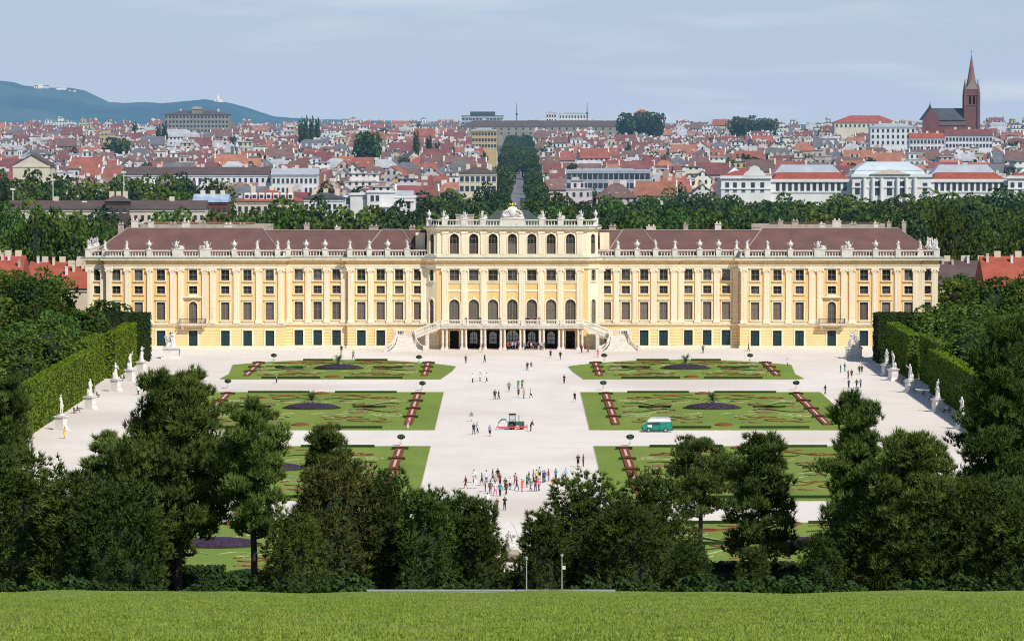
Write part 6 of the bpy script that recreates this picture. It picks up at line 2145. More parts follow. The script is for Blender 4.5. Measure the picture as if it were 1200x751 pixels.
ROWS = [1500]
while ROWS[-1] < 3600: ROWS.append(ROWS[-1] + 34 + (ROWS[-1] - 1500) * .030)
far_v, far_f, far_m = [], [], []
fo = 0
cnt = 0
for ri_, Y in enumerate(ROWS):
    half = .1265 * Y + 75
    x = -half
    row_items = []
    while x < half:
        v = rc.choices(VAR, [3 if q[0] == 'long' else 2.2 if q[0] == 'gable' else 1.2 if q[0] == 'mansard' else 1.0 for q in VAR])[0]
        rz = rc.choice([0, 0, 0, rc.uniform(-.35, .35), rc.uniform(-.15, .15)])
        w, d = v[2], v[3]
        y = Y + rc.uniform(-17, 17)
        xc_ = x + w / 2
        if free(xc_, y, w, d) and rc.random() > .05: row_items.append((v, xc_, y, rz))
        x += w + (rc.uniform(-1.5, .6) if rc.random() < .65 else rc.uniform(3, 12))
    lefts = sorted([i for i in row_items if i[1] < 0], key=lambda i: -i[1]); rights = sorted([i for i in row_items if i[1] >= 0], key=lambda i: i[1])
    for side, items in (('left', lefts), ('right', rights)):
        for k, (v, xx, y, rz) in enumerate(items):
            wi = rc.choice(WPICK); ro = rc.choice(RPICK[v[0]])
            z = hz(y) + rc.uniform(-1.5, 1.0)
            if cnt < 305 and abs(xx) < .1255 * y:
                cnt += 1
                house(v, xx, y, z, rz, wi, ro, f'{WALLS[wi][0]} {v[1]} house, {ROOFS[ro][0]} roof, {nth(k + 1)} {side} of the avenue, {nth(ri_ + 1)} row up', chim=ri_ < 9)
            else:
                for mbx, mi in [(v[8], wi), (v[9], 10 + ro)] + [(c_, rc.choice((0, 3, 5))) for c_ in v[10]]:
                    P = np.array(mbx.v); c, s_ = cos(rz), sin(rz)
                    Q = np.column_stack([P[:, 0] * c - P[:, 1] * s_ + xx, P[:, 0] * s_ + P[:, 1] * c + y, P[:, 2] + z])
                    far_v.append(Q); far_f += [[fo + i for i in f] for f in mbx.f]; far_m += [mi] * len(mbx.f); fo += len(P)
mf = bpy.data.meshes.new('distant_houses')
mf.from_pydata([tuple(p) for p in np.concatenate(far_v)], [], far_f)
for i in range(10): mf.materials.append(M['fw%d' % min(i, 6)])
for i in range(7): mf.materials.append(M['fr%d' % i])
mf.polygons.foreach_set('material_index', far_m)
tag(put('distant_houses', mf), 'hazy mass of small roofs and walls along the skyline', 'houses', kind='stuff')

# rooftop trees and courtyards: single trees between the houses
CT = [broad_crown(60 + i, 10, 10, 16, 1.0, 50, 'far_trees') for i in range(3)]
for i in range(150):
    Y = 1530 + 1700 * rc.random() ** 1.1
    x = rc.uniform(-.125, .125) * Y
    if not free(x, Y, 6, 6): continue
    tree('city_tree', x, Y, hz(Y), rc.uniform(9, 14), rc.uniform(5.5, 9.5), CT[i % 3], f'dark leafy tree between the city houses, {nth(i // 2 + 1)} of those {"left" if x < 0 else "right"} of the avenue', 'tree', 'trees between the city houses', rc.uniform(0, 6))

# ------------------------------------------------------------------ trees of the park belt behind the palace
k = {-1: 0, 1: 0}
belt = []
for Y in (1080, 1125, 1170, 1215, 1260, 1310, 1365, 1420):
    half = .124 * Y + 8
    x = -half + rt.uniform(0, 6)
    while x < half:
        px = 600 + x / Y * F
        want = True
        if abs(px - 604) < 11 and Y > 1180: want = False               # the street
        if 230 < px < 435 and Y > 1185 and rt.random() < .55: want = False      # looser, with buildings between
        if 396 < px < 492 and 1215 < Y: want = False                       # in front of and around the white villa
        if px < 270 and 1110 < Y < 1190: want = rt.random() < .25
        if want: belt.append((x, Y + rt.uniform(-16, 16)))
        x += rt.uniform(8.5, 12.5)
for x, Y in sorted(belt, key=lambda b: b[1]):
    s = -1 if x < 0 else 1
    k[s] += 1
    px = 600 + x / Y * F
    f = (Y - 1070) / 360
    top = 254 - 26 * f + rt.uniform(-8, 9)
    if px < 590: top -= 8 * f + (0 if px > 430 else 5)
    if px < 230 and Y > 1230: top -= 9
    if px > 1085 or px < 60: top -= 8
    zt = at(600, top, Y)[2]
    h = max(10, zt - hz(Y))
    tree('park_tree', x, Y, hz(Y), h, rt.uniform(12, 18), CRF[rt.randrange(6)], f'leafy tree in the dark belt behind the palace roof, {nth(k[s]) if k[s] < 95 else nth(k[s] - 94) + " back"} {"left" if s < 0 else "right"} of the axis', 'tree', 'park trees behind the palace', rt.uniform(0, 6))
# big trees beside the palace ends
i = 0
for s in (-1, 1):
    for Y in (868, 886, 905, 930, 995, 1030):
        for col in range(3):
            x = s * (100 + col * 10 + (Y - 905) * .05 + rt.uniform(-3, 3))
            if abs(x) > .127 * Y + 4: continue
            if Y < 950 and abs(x) > 98 and Y > 915 and s < 0 and False: continue
            if Y < 985: h = rt.uniform(13, 16.5)
            else: h = rt.uniform(22, 27)
            i += 1
            tree('park_tree', x, Y, 0, h, rt.uniform(11, 14.5), CRN[rt.randrange(5)], f'big leafy tree beyond the {"left" if s < 0 else "right"} end of the palace, {nth(i)} of the cluster', 'tree', 'trees beside the palace ends', rt.uniform(0, 6))

# avenue with its trees and street
mb = MB()
ys = [1190, 1250, 1320, 1450, 1700, 2000, 2400, 2800, 3120]
st = [(-2.0 + (y - 1190) * .0018, 4.4 + (y - 1190) * .0018, y) for y in ys]
for a, b in zip(st, st[1:]):
    mb.add([(a[0], a[2], hz(a[2]) + .15), (a[1], a[2], hz(a[2]) + .15), (b[1], b[2], hz(b[2]) + .15), (b[0], b[2], hz(b[2]) + .15)], [(0, 1, 2, 3)])
o = mb.build('street', M['asphalt']); o['kind'] = 'structure'
i = 0
for Y in [1330 + 30 * q for q in range(60)]:
    for s in (-1, 1):
        if rt.random() < .14: continue
        for col in (0,) if Y < 2150 else (-1, 0):
            c0 = 1.2 + (Y - 1190) * .0018
            sp = 8.5 if Y < 2100 else 7.5
            x = c0 + (1.5 if s > 0 else 0) + s * (6.0 + col * 4.0) + rt.uniform(-1.2, 1.2)
            if Y > 2200 and col == 2: continue
            i += 1
            tree('avenue_tree', x, Y + rt.uniform(-8, 8), hz(Y), (rt.uniform(9, 15) if Y < 2400 else rt.uniform(7, 10)), rt.uniform(6, 9.5), CT[i % 3], f'tree lining the straight avenue, {nth((Y - 1330) // 30 + 1)} along, {"left" if s < 0 else "right"} {"middle" if col < 0 else "inner" if col == 0 else "outer" if col == 1 else "outermost"} line', 'tree', 'trees lining the avenue', rt.uniform(0, 6))
# small cars on the avenue
def car_mesh(nm):
    m = MB()
    m.exx([(-2.1, .35), (-2.1, .75), (-1.2, .9), (1.6, .92), (2.1, .8), (2.1, .35)], -.85, .85)
    return m
cm = car_mesh('body').mesh('body', M['paint'])
m_ = MB(); m_.add([(-.8, -1.25, .9), (.8, -1.25, .9), (.8, 1.5, .9), (-.8, 1.5, .9), (-.62, -.5, 1.42), (.62, -.5, 1.42), (.62, 1.0, 1.42), (-.62, 1.0, 1.42)], [(0, 1, 5, 4), (1, 2, 6, 5), (2, 3, 7, 6), (3, 0, 4, 7), (4, 5, 6, 7)])
cgm = m_.mesh('cabin_glass', M['glass'])
m_ = MB(); m_.tube([(-.9, 0, .32), (.9, 0, .32)], .32, 10); cwm = m_.mesh('wheels_axle', M['rubber'])
for q, (Y, dx_, c, w) in enumerate(((1290, -1.6, (.7, .7, .7), 'white'), (1350, 2.2, (.05, .05, .06), 'black'), (1430, -1.5, (.5, .5, .52), 'silver'), (1520, 2.0, (.3, .03, .03), 'red'), (1640, -1.6, (.72, .7, .66), 'pale'), (1790, 2.0, (.08, .12, .3), 'blue'))):
    t = thing('car', f'tiny {w} car driving on the straight avenue beyond the palace', 'car', (1.2 + (Y - 1190) * .0018 + dx_, Y, hz(Y) + .16), 0, 'cars on the avenue')
    put('body', cm, t, color=c); put('cabin_glass', cgm, t)
    for yy in (-1.3, 1.35): put('axle', cwm, t, (0, yy, 0))

# ------------------------------------------------------------------ buildings one can tell apart
def zat(py, Y): return at(600, py, Y)[2]
def xat(px, Y): return (px - 600) / F * Y / (cos(TH) + 0)     # close enough along a level line
def xat(px, Y): return at(px, 160, Y)[0]


def bld(name, label, cat, px, Y, group=None):
    return thing(name, label, cat, (xat(px, Y), Y, hz(Y)), 0, group)


def wins(t, xs, zs, w, h, y=-.04, name='window', mat='city_glass'):
    for z in zs:
        for x in xs:
            m = MB(); m.box(x - w / 2, x + w / 2, y - .02, y + .3, z, z + h); m.box(x - w / 2 - .15, x + w / 2 + .15, y - .12, y + .2, z - .22, z - .02, 1)
            m.build(name, [M[mat], M['white_city']], t)


M['white_city'] = plain('white_city_stone', (0.66, 0.65, 0.62), 0.85, 0.1, 0.2, haze=HZ)
M['cream_city'] = plain('cream_city_render', (0.60, 0.53, 0.40), 0.85, 0.1, 0.2, haze=HZ)
M['red_city'] = plain('red_city_tiles', (0.30, 0.075, 0.045), 0.85, 0.2, 0.3, haze=HZ)
M['red_dark'] = plain('dark_red_city_tiles', (0.16, 0.055, 0.05), 0.85, 0.2, 0.3, haze=HZ)
M['brown_city'] = plain('brown_city_tiles', (0.095, 0.065, 0.06), 0.85, 0.2, 0.3, haze=HZ)
M['grey_city'] = plain('grey_city_metal', (0.36, 0.39, 0.42), 0.5, 0.12, 0.2, haze=HZ)
M['pale_metal'] = plain('pale_metal_roof', (0.52, 0.58, 0.60), 0.45, 0.1, 0.15, haze=HZ)
M['brick_city'] = plain('dark_red_brick', (0.16, 0.062, 0.052), 0.9, 0.22, 0.25, haze=HZ)
M['slate_city'] = plain('dark_slate', (0.060, 0.062, 0.072), 0.8, 0.2, 0.25, haze=HZ)
M['sandstone'] = plain('weathered_sandstone', (0.25, 0.215, 0.17), 0.9, 0.2, 0.2, haze=HZ)
M['orange_city'] = plain('orange_render', (0.50, 0.35, 0.16), 0.85, 0.1, 0.2, haze=HZ)
M['blue_glass'] = plain('blue_grey_glass_roof', (0.34, 0.43, 0.52), 0.3, 0.25, 0.25, haze=HZ, spec=0.5)

# museum: white with red and glass roofs
Y = 1480
sc = F / Y
mu = bld('museum', 'wide white museum with pedimented middle, red wing roofs and pale glazed roofs', 'museum', 1044, Y)
zb = -hz(Y)
Z = lambda py: zat(py, Y) - hz(Y)
Xp = lambda px: xat(px, Y) - xat(1044, Y)
m = MB()
for a, b, pr, t_ in ((998, 1090, -4, 207), (903, 998, 0, 213), (1090, 1181, 0, 213), (845, 903, -2, 209), (1181, 1240, -2, 209)):
    m.box(Xp(a), Xp(b), pr, 30, -6, Z(t_))
    m.box(Xp(a) - .4, Xp(b) + .4, pr - .6, pr + .2, Z(t_) - .1, Z(t_) + .9); m.box(Xp(a) - .2, Xp(b) + .2, pr - .3, pr + .2, Z(t_ + 13), Z(t_ + 13) + .6)
m.build('wall', M['white_city'], mu)
m = MB(); m.exy([(Xp(1018), Z(207) + .9), (Xp(1066), Z(207) + .9), (Xp(1042), Z(198))], -5.2, -3); m.build('pediment', M['cream_city'], mu)
for px in (1012, 1022, 1032, 1051, 1061, 1071):
    m = MB(); m.lathe(Xp(px), -4.7, [(.7, Z(236)), (.6, Z(208.5))], 10); m.build('column', M['white_city'], mu)
for a, b in ((903, 998), (1090, 1181)):
    e = [(Xp(a) + 1, .4, Z(213) + .9), (Xp(b) - 1, .4, Z(213) + .9), (Xp(b - 12), 9, Z(202.5)), (Xp(a + 10), 9, Z(202.5))]
    m = MB(); m.add(e, [(0, 1, 2, 3)]); m.add([(Xp(a) + 1, .4, Z(213) + .9), (Xp(a + 10), 9, Z(202.5)), (Xp(a) + 1, 20, Z(213) + .9)], [(0, 1, 2)]); m.add([(Xp(b) - 1, .4, Z(213) + .9), (Xp(b - 12), 9, Z(202.5)), (Xp(b) - 1, 20, Z(213) + .9)], [(0, 2, 1)])
    m.build('wing_roof', M['red_city'], mu)
    m = MB(); m.add([(Xp(a) + 2, 9.2, Z(203.5)), (Xp(b) - 3, 9.2, Z(203.5)), (Xp(b - 18), 15, Z(194)), (Xp(a + 16), 15, Z(194)), (Xp(b - 18), 22, Z(194)), (Xp(a + 16), 22, Z(194)), (Xp(b) - 3, 30, Z(206)), (Xp(a) + 2, 30, Z(206))],
                    [(0, 1, 2, 3), (3, 2, 4, 5), (1, 6, 4, 2), (0, 3, 5, 7)]); m.build('glazed_roof', M['grey_city'], mu)
m = MB()
for (a, b, z0, c, d_, z1, y0, y1) in ((1000, 1088, Z(206), 1004, 1084, Z(200.5), 3, 6), (1004, 1084, Z(200), 1010, 1078, Z(196), 6, 9), (1010, 1078, Z(196), 1020, 1068, Z(190.5), 9, 14)):
    m.add([(Xp(a), y0, z0), (Xp(b), y0, z0), (Xp(d_), y1, z1), (Xp(c), y1, z1), (Xp(d_), 24, z1), (Xp(c), 24, z1), (Xp(b), 28, z0), (Xp(a), 28, z0)], [(0, 1, 2, 3), (3, 2, 4, 5), (1, 6, 4, 2), (0, 3, 5, 7)])
m.build('glazed_roof', M['pale_metal'], mu)
for a in (870, 1212):
    m = MB(); m.add([(Xp(a - 24), -1, Z(209) + .9), (Xp(a + 30), -1, Z(209) + .9), (Xp(a + 30), 18, Z(209) + .9), (Xp(a - 24), 18, Z(209) + .9), (Xp(a + 2), 8, Z(197))], [(0, 1, 4), (1, 2, 4), (2, 3, 4), (3, 0, 4)])
    m.build('pavilion_roof', M['red_city'], mu)
    m = MB(); m.frus(Xp(a - 8), 6, Z(209), Z(197), 4.4, 4, .3, .3); m.build('turret', M['pale_metal'], mu)
    m = MB(); m.exy([(-4.2, 0), (4.2, 0), (3.4, 1.2), (2.2, 2.0), (1.5, 3.2), (0, 3.8), (-1.5, 3.2), (-2.2, 2.0), (-3.4, 1.2)], -1.2, -.4); m.build('curved_gable', M['white_city'], mu, (Xp(a + 14), -1.5, Z(209) + .8))
for a, b, n in ((908, 994, 12), (1094, 1178, 12)):
    wins(mu, [Xp(a + (b - a) * (q + .5) / n) for q in range(n)], [Z(225)], 1.3, 3.2, 0)
wins(mu, [Xp(a) for a in (852, 861, 871, 882, 893)], [Z(225)], 1.4, 3.4, -2)
wins(mu, [Xp(a) for a in (1186, 1195, 1204)], [Z(225)], 1.4, 3.4, -2)
wins(mu, [Xp(a) for a in (1027, 1041.5, 1056)], [Z(229)], 1.9, 5.0, -4, 'tall_window')
wins(mu, [Xp(a) for a in (1004, 1083)], [Z(228)], 1.7, 4.2, -4, 'tall_window')

# church
Y = 2400
ch = bld('church', 'dark red brick church with a tall pointed spire on the horizon', 'church', 1138, Y)
Z = lambda py: zat(py, Y) - hz(Y)
Xp = lambda px: xat(px, Y) - xat(1138, Y)
hw = (Xp(1145.8) - Xp(1130.2)) / 2
m = MB()
m.box(-hw, hw, -hw, hw, -8, Z(105)); 
for q in (124, 112): m.box(-hw - .35, hw + .35, -hw - .35, hw + .35, Z(q), Z(q) + .8)
for a in (-1, 1):
    for b in (-1, 1): m.box(a * hw - .8, a * hw + .8, b * hw - .8, b * hw + .8, -8, Z(112)); m.frus(a * hw, b * hw, Z(112), Z(98), .8, .8, .05, .05)
m.build('tower', M['brick_city'], ch)
m = MB()
for q in range(4):
    a = q * pi / 2
    s0 = len(m.v); m.exy([(-hw, 0), (hw, 0), (0, Z(93) - Z(105))], -hw - .15, -hw + .6)
    m.xform(Matrix.Translation((0, 0, Z(105))) @ Matrix.Rotation(a, 4, 'Z'), s0)
m.build('tower_gable', M['sandstone'], ch)
m = MB()
for q in range(4):
    for k in (-1.1, 1.1):
        s0 = len(m.v); m.exy([(k - .6, 0), (k + .6, 0), (k + .6, 4.2), (k, 5.2), (k - .6, 4.2)], -hw - .06, -hw + .2); m.xform(Matrix.Translation((0, 0, Z(122.5))) @ Matrix.Rotation(q * pi / 2, 4, 'Z'), s0)
m.build('belfry_opening', M['dark'], ch)
m = MB(); r8 = hw * .92
prof = [(r8 * .95, Z(104)), (r8 * .60, Z(91)), (r8 * .30, Z(77)), (.14, Z(65)), (.08, Z(61.5))]
m.lathe(0, 0, prof, 8)
M['spire'] = plain('banded_spire_tiles', (0.22, 0.10, 0.085), 0.85, 0.15, 0.3, haze=HZ)
sp = m.build('spire', M['spire'], ch)
m = MB(); m.box(-.1, .1, -.1, .1, Z(63), Z(59.5)); m.box(-.6, .6, -.08, .08, Z(61.2), Z(60.9)); m.build('cross', M['slate_city'], sp)
xa, xb = Xp(1090), Xp(1130)
m = MB(); m.box(xa, xb, -5, 10, -8, Z(141)); m.box(xa - 1, xb, -9, 14, -8, Z(147))
m.exy([(Xp(1079), -8), (Xp(1098), -8), (Xp(1098), Z(140)), (Xp(1089), Z(127)), (Xp(1079), Z(141))], -12, -9.5)
m.build('nave_wall', M['brick_city'], ch)
m = MB(); m.exx([(-5.6, Z(141)), (10.6, Z(141)), (2.5, Z(127))], xa, xb); m.build('nave_roof', M['slate_city'], ch)
m = MB(); m.exx([(-9.4, Z(147)), (-5, Z(142.5)), (-5, Z(148))], xa, xb); m.build('aisle_roof', M['brown_city'], ch)
m = MB(); m.exy([(Xp(1078), Z(141)), (Xp(1099), Z(141)), (Xp(1089), Z(126))], -11.5, 6); m.build('transept_roof', M['slate_city'], ch)
m = MB(); m.lathe(Xp(1090), 2, [(1.2, Z(128)), (.2, Z(122)), (.05, Z(119))], 6); m.build('ridge_turret', M['slate_city'], ch)
wins(ch, [Xp(q) for q in (1102, 1109, 1116, 1123)], [Z(140.5) - 3.4], .9, 2.4, -5.0, 'clerestory_window')

# long grey-roofed building closing the avenue
def block(name, label, cat, px0, px1, ptop, peave, Y, wall_, roof_, kind='hip', d=16, nwin=0, nrow=1, wsize=(1.4, 2.0), base=None):
    t = bld(name, label, cat, (px0 + px1) / 2, Y)
    w = xat(px1, Y) - xat(px0, Y)
    ze, zt = zat(peave, Y) - hz(Y), zat(ptop, Y) - hz(Y)
    m = MB(); m.box(-w / 2, w / 2, 0, d, -8, ze); m.box(-w / 2 - .2, w / 2 + .2, -.25, .1, ze - .7, ze - .1); m.build('wall', M[wall_], t)
    m = MB()
    o = .6
    if kind == 'hip':
        rx = max(1, w / 2 - d * .55)
        m.add([(-w / 2 - o, -o, ze), (w / 2 + o, -o, ze), (w / 2 + o, d + o, ze), (-w / 2 - o, d + o, ze), (-rx, d / 2, zt), (rx, d / 2, zt)], [(0, 1, 5, 4), (1, 2, 5), (2, 3, 4, 5), (3, 0, 4), (3, 2, 1, 0)])
    elif kind == 'ridge':
        m.exx([(-o, ze), (d + o, ze), (d / 2, zt)], -w / 2 - .3, w / 2 + .3)
    elif kind == 'gable':
        m2 = MB(); m2.exy([(-w / 2, ze), (w / 2, ze), (0, zt - .4)], 0, d); m2.build('gable_wall', M[wall_], t)
        m.exy([(-w / 2 - o, ze - .4), (-w / 2 - o, ze), (0, zt), (w / 2 + o, ze), (w / 2 + o, ze - .4), (0, zt - .38)], -.3, d)
    else:
        m.box(-w / 2 - .3, w / 2 + .3, -.3, d, ze, ze + .6); m.box(-w * .3, w * .3, d * .3, d * .8, ze + .6, zt)
    r = m.build('roof', M[roof_], t)
    if kind in ('hip', 'ridge'):
        for q in range(3):
            x = -w / 2 + w * (q + .8) / 3.4
            c = MB(); c.box(x - .7, x + .7, d / 2 - .4, d / 2 + .4, zt - 1.5, zt + 1.1); c.build('chimney', M['cream_city'], r)
    if nwin:
        zs = [ze - (q + 1) * 3.5 + .3 for q in range(nrow)]
        wins(t, [-w / 2 + w * (q + .5) / nwin for q in range(nwin)], zs, *wsize, 0)
    return t, w, ze, zt


block('long_building', 'long low building with grey hipped roof closing the far end of the avenue', 'building', 541, 745, 141.5, 148, 3180, 'sandstone', 'brown_city', nwin=24, nrow=2)
block('long_building', 'modern flat block with dark glazed attic on the skyline left of the avenue', 'building', 541, 590, 131, 136.5, 3500, 'grey_city', 'slate_city', 'flat', nwin=12, nrow=2, wsize=(2.2, 1.6))
t, w, ze, zt = block('barracks', 'large sandstone building with a square tower on the left skyline', 'building', 193, 268, 129.5, 134.5, 3200, 'sandstone', 'brown_city', 'hip', 24, 18, 4, (1.6, 2.2))
m = MB(); m.box(-4, 4, 2, 9, ze - 2, ze + 4.2); m.frus(0, 5.5, ze + 4.2, ze + 6.0, 4.4, 4.0, 2.5, 2.2); m.build('tower', M['sandstone'], t)
block('office_block', 'grey modern office block with long bands of dark windows right of the avenue', 'office', 664, 762, 198, 201, 1600, 'grey_city', 'grey_city', 'flat', 14, 16, 3, (1.7, 2.3))
block('apartment_block', 'tall ochre apartment block left of the avenue', 'building', 553, 582, 150, 153, 2450, 'orange_city', 'grey_city', 'flat', 14, 8, 3)
block('apartment_block', 'white apartment slab on the skyline right of the avenue', 'building', 655, 690, 131.5, 134, 3420, 'white_city', 'grey_city', 'flat', 14, 10, 4)
block('apartment_block', 'narrow white apartment tower on the skyline right of the avenue', 'building', 640, 652, 131, 133, 3400, 'white_city', 'grey_city', 'flat', 14, 4, 5)
block('white_house', 'plain white four-storey house with pale roof left of the church', 'house', 1020, 1073, 144.5, 149, 2460, 'white_city', 'grey_city', 'hip', 14, 9, 3)
block('big_roof_house', 'building under one very large bright orange roof on the skyline', 'building', 978, 1052, 135.5, 144, 2950, 'cream_city', 'red_city', 'hip', 22, 14, 1)
block('long_house', 'long house with dark red roof in front of the church', 'house', 1108, 1163, 151.5, 159, 2345, 'white_city', 'red_dark', 'ridge', 14, 14, 2)
block('long_house', 'row house with red roof below the church gable', 'house', 1066, 1107, 156, 162, 2320, 'white_city', 'red_city', 'ridge', 13, 10, 2)
block('red_house', 'small red brick house on the wooded knoll of the skyline', 'house', 743, 762, 128.5, 133, 3050, 'brick_city', 'red_city', 'hip', 10, 5, 2)
block('gabled_house', 'large cream house whose blank gable faces the park at the left edge', 'house', 15, 58, 181, 194, 1660, 'cream_city', 'brown_city', 'gable', 20, 0)
block('classical_house', 'low classical house with pediment beside the avenue', 'house', 538, 582, 196, 203, 1530, 'cream_city', 'brown_city', 'hip', 14, 7, 2)
t, w, ze, zt = block('dormered_house', 'house with big terracotta roof and a row of white dormers behind the left wing', 'house', 277, 352, 223, 236, 1230, 'cream_city', 'red_city', 'hip', 16, 10, 2, (1.0, 1.7))
for q in range(7):
    m = MB(); x = -w * .34 + q * w * .113; m.exx([(1.0, ze + .6), (1.0, ze + 2.1), (1.2, ze + 2.4), (5, ze + 2.4), (5, ze + .6)], x - .75, x + .75); dd = m.build('dormer', M['white_city'], t)
    m = MB(); m.box(x - .5, x + .5, .94, 1.05, ze + .9, ze + 1.9); m.build('pane', M['city_glass'], dd)
block('glass_roof_house', 'house with a pale blue glazed roof behind the left wing', 'house', 226, 266, 228, 237, 1240, 'brick_city', 'blue_glass', 'ridge', 14, 6, 1, (1.0, 1.6))
block('brown_roof_building', 'very long low building with dark brown roof left of the palace', 'building', 8, 240, 235.5, 245, 1190, 'cream_city', 'brown_city', 'ridge', 13, 30, 1, (.9, 1.4))
t, w, ze, zt = block('roof_tower', 'square dark brown roof tower rising over the long low building', 'building', 123, 150, 229, 236, 1186, 'brown_city', 'brown_city', 'hip', 7, 3, 1, (.9, 1.2))
block('long_roof_house', 'long house with dark red brown roof above the left trees', 'house', 143, 318, 196, 204.5, 1585, 'white_city', 'brown_city', 'ridge', 14, 26, 2, (1.0, 1.8))
block('long_roof_house', 'long house with grey blue roof continuing the brown one', 'house', 318, 372, 197.5, 205, 1580, 'white_city', 'grey_city', 'ridge', 14, 10, 2, (1.0, 1.8))
block('low_pavilion', 'low flat white pavilion among the left trees', 'pavilion', 78, 118, 222.5, 225, 1330, 'white_city', 'pale_metal', 'flat', 10, 8, 1, (1.4, 1.6))
block('low_house', 'low grey roofed house behind the left palace wing', 'house', 356, 402, 226, 233, 1260, 'white_city', 'slate_city', 'hip', 14, 7, 1, (1.0, 1.6))
# white villa
Y = 1290
vi = bld('villa', 'white villa with flat roof terraces among the trees left of the axis', 'villa', 445, Y)
Z = lambda py: zat(py, Y) - hz(Y); Xp = lambda px: xat(px, Y) - xat(445, Y)
m = MB()
for a, b, t_, y in ((402, 486, 232, 3), (430, 462, 226, 1), (465, 484, 236, -2), (446, 466, 243, -3), (410, 425, 229, 2.2)):
    m.box(Xp(a), Xp(b), y, 16, -6, Z(t_)); m.box(Xp(a) - .3, Xp(b) + .3, y - .35, 16.2, Z(t_), Z(t_) + .45)
m.build('wall', M['white_city'], vi)
m = MB(); m.frus((Xp(458) + Xp(484)) / 2, 9, Z(232) + .45, Z(224), (Xp(484) - Xp(458)) / 2, 6, 3.5, 2); m.build('roof', M['grey_city'], vi)
wins(vi, [Xp(q) for q in (407, 417)], [Z(240)], 1.1, 1.8, 3); wins(vi, [Xp(q) for q in (436, 442)], [Z(236), Z(247)], 1.1, 1.8, 1); wins(vi, [Xp(q) for q in (450, 456, 462)], [Z(252)], 1.1, 1.9, -3); wins(vi, [Xp(q) for q in (470, 479)], [Z(243), Z(254)], 1.1, 1.9, -2)
# red roofed wings beyond both ends of the palace
for i, (px0, px1, pt, pe, Y, rf_m, lab) in enumerate(((-20, 22, 301, 330, 915, 'red_city', 'orange tiled low wing at the far left edge beyond the trees'), (30, 100, 308, 336, 955, 'red_city', 'orange tiled low wing just left of the palace end'),
                                        (1100, 1168, 307, 334, 940, 'brown_city', 'brown tiled low wing just right of the palace end'), (1156, 1240, 302, 336, 905, 'red_city', 'bright orange tiled roof at the right edge beside the palace'),
                                        (70, 101, 313, 338, 915, 'red_city', 'small orange roof touching the left palace end'))):
    t, w, ze, zt = block('service_wing', lab, 'building', px0, px1, pt, pe, Y, 'cream_city', rf_m, 'ridge', 20)
    for q in range(4):
        c = MB(); x = -w / 2 + w * (q + rt.uniform(.2, .8)) / 4; yq = rt.uniform(5, 10); zq = zt - abs(yq - 10) * .35 + rt.uniform(.7, 1.5); c.box(x - .28, x + .28, yq, yq + .7, zq - 3.5, zq); c.box(x - .36, x + .36, yq - .08, yq + .78, zq, zq + .15); c.build('chimney', rt.choice([M['white_city'], M['cream_city'], M['chimney']]), t)

# poplars, knolls of trees on the skyline
PO = broad_crown(71, 3.4, 14, 18, .8, 60, 'far_trees')
for q, (px, top, Y) in enumerate(((353, 138, 2650), (358.5, 136, 2640), (365.5, 136.5, 2650), (372, 138, 2660), (158, 143, 2900), (193, 143, 2700), (186, 146, 2720), (488, 152, 2300), (503, 159, 2250), (513, 166, 2200), (530, 172, 2150))):
    x, y, zt = at(px, top, Y)
    tree('poplar', x, y, hz(Y), zt - hz(Y), 4.6, PO, f'slender dark poplar standing above the roofs, {nth(q + 1)} of the poplars', 'tree', 'poplars above the roofs')
q = 0
for px0, px1, top, Y in ((728, 776, 130, 2990), (856, 908, 135.5, 2990), (425, 436, 152, 2100), (128, 150, 158, 2350), (868, 890, 180, 1900)):
    n = max(2, int((px1 - px0) / 9))
    for i in range(n):
        q += 1
        px = px0 + (px1 - px0) * (i + .5) / n
        x, y, zt = at(px, top + rt.uniform(0, 3) + 4 * abs(i - (n - 1) / 2) / n, Y + rt.uniform(-12, 12))
        tree('skyline_tree', x, y, hz(Y), zt - hz(Y), rt.uniform(11, 15), CT[i % 3], f'dark round tree in a clump over the roofs, {nth(q)} from the first knoll', 'tree', 'tree clumps over the roofs', rt.uniform(0, 6))
# masts
for px, top, pb, Y, w in ((605.5, 121, 140, 3300, 'above the end of the avenue'), (688, 120, 140, 3350, 'above the white apartment slab')):
    x, y, zt = at(px, top, Y)
    mst = thing('mast', f'thin dark mast on the skyline {w}', 'mast', (x, y, hz(Y)))
    m = MB(); h = zt - hz(Y); m.tube([(0, 0, 0), (0, 0, h * .7), (0, 0, h)], [.5, .35, .15], 6); m.build('pole', M['slate_city'], mst)
    m = MB(); m.box(-.9, .9, -.3, .3, h * .70, h * .74); m.build('antenna', M['slate_city'], mst)
for px, top, Y, w in ((15, 222, 1205, 'nearest the left edge'), (62, 211, 1215, 'above the long brown roof'), (145, 202, 1230, 'beside the roof tower'), (99, 237, 1195, 'shortest of them')):
    x, y, zt = at(px, top, Y)
    mst = thing('light_mast', f'tall pale floodlight mast by the long low building, {w}', 'mast', (x, y, hz(Y)), 0, 'floodlight masts behind the palace')
    h = zt - hz(Y)
    m = MB(); m.tube([(0, 0, 0), (0, 0, h)], [.22, .12], 8); m.build('pole', M['white_city'], mst)
    m = MB(); m.box(-.7, .7, -.2, .2, h - .2, h + .3); m.build('lamp_head', M['white_city'], mst)

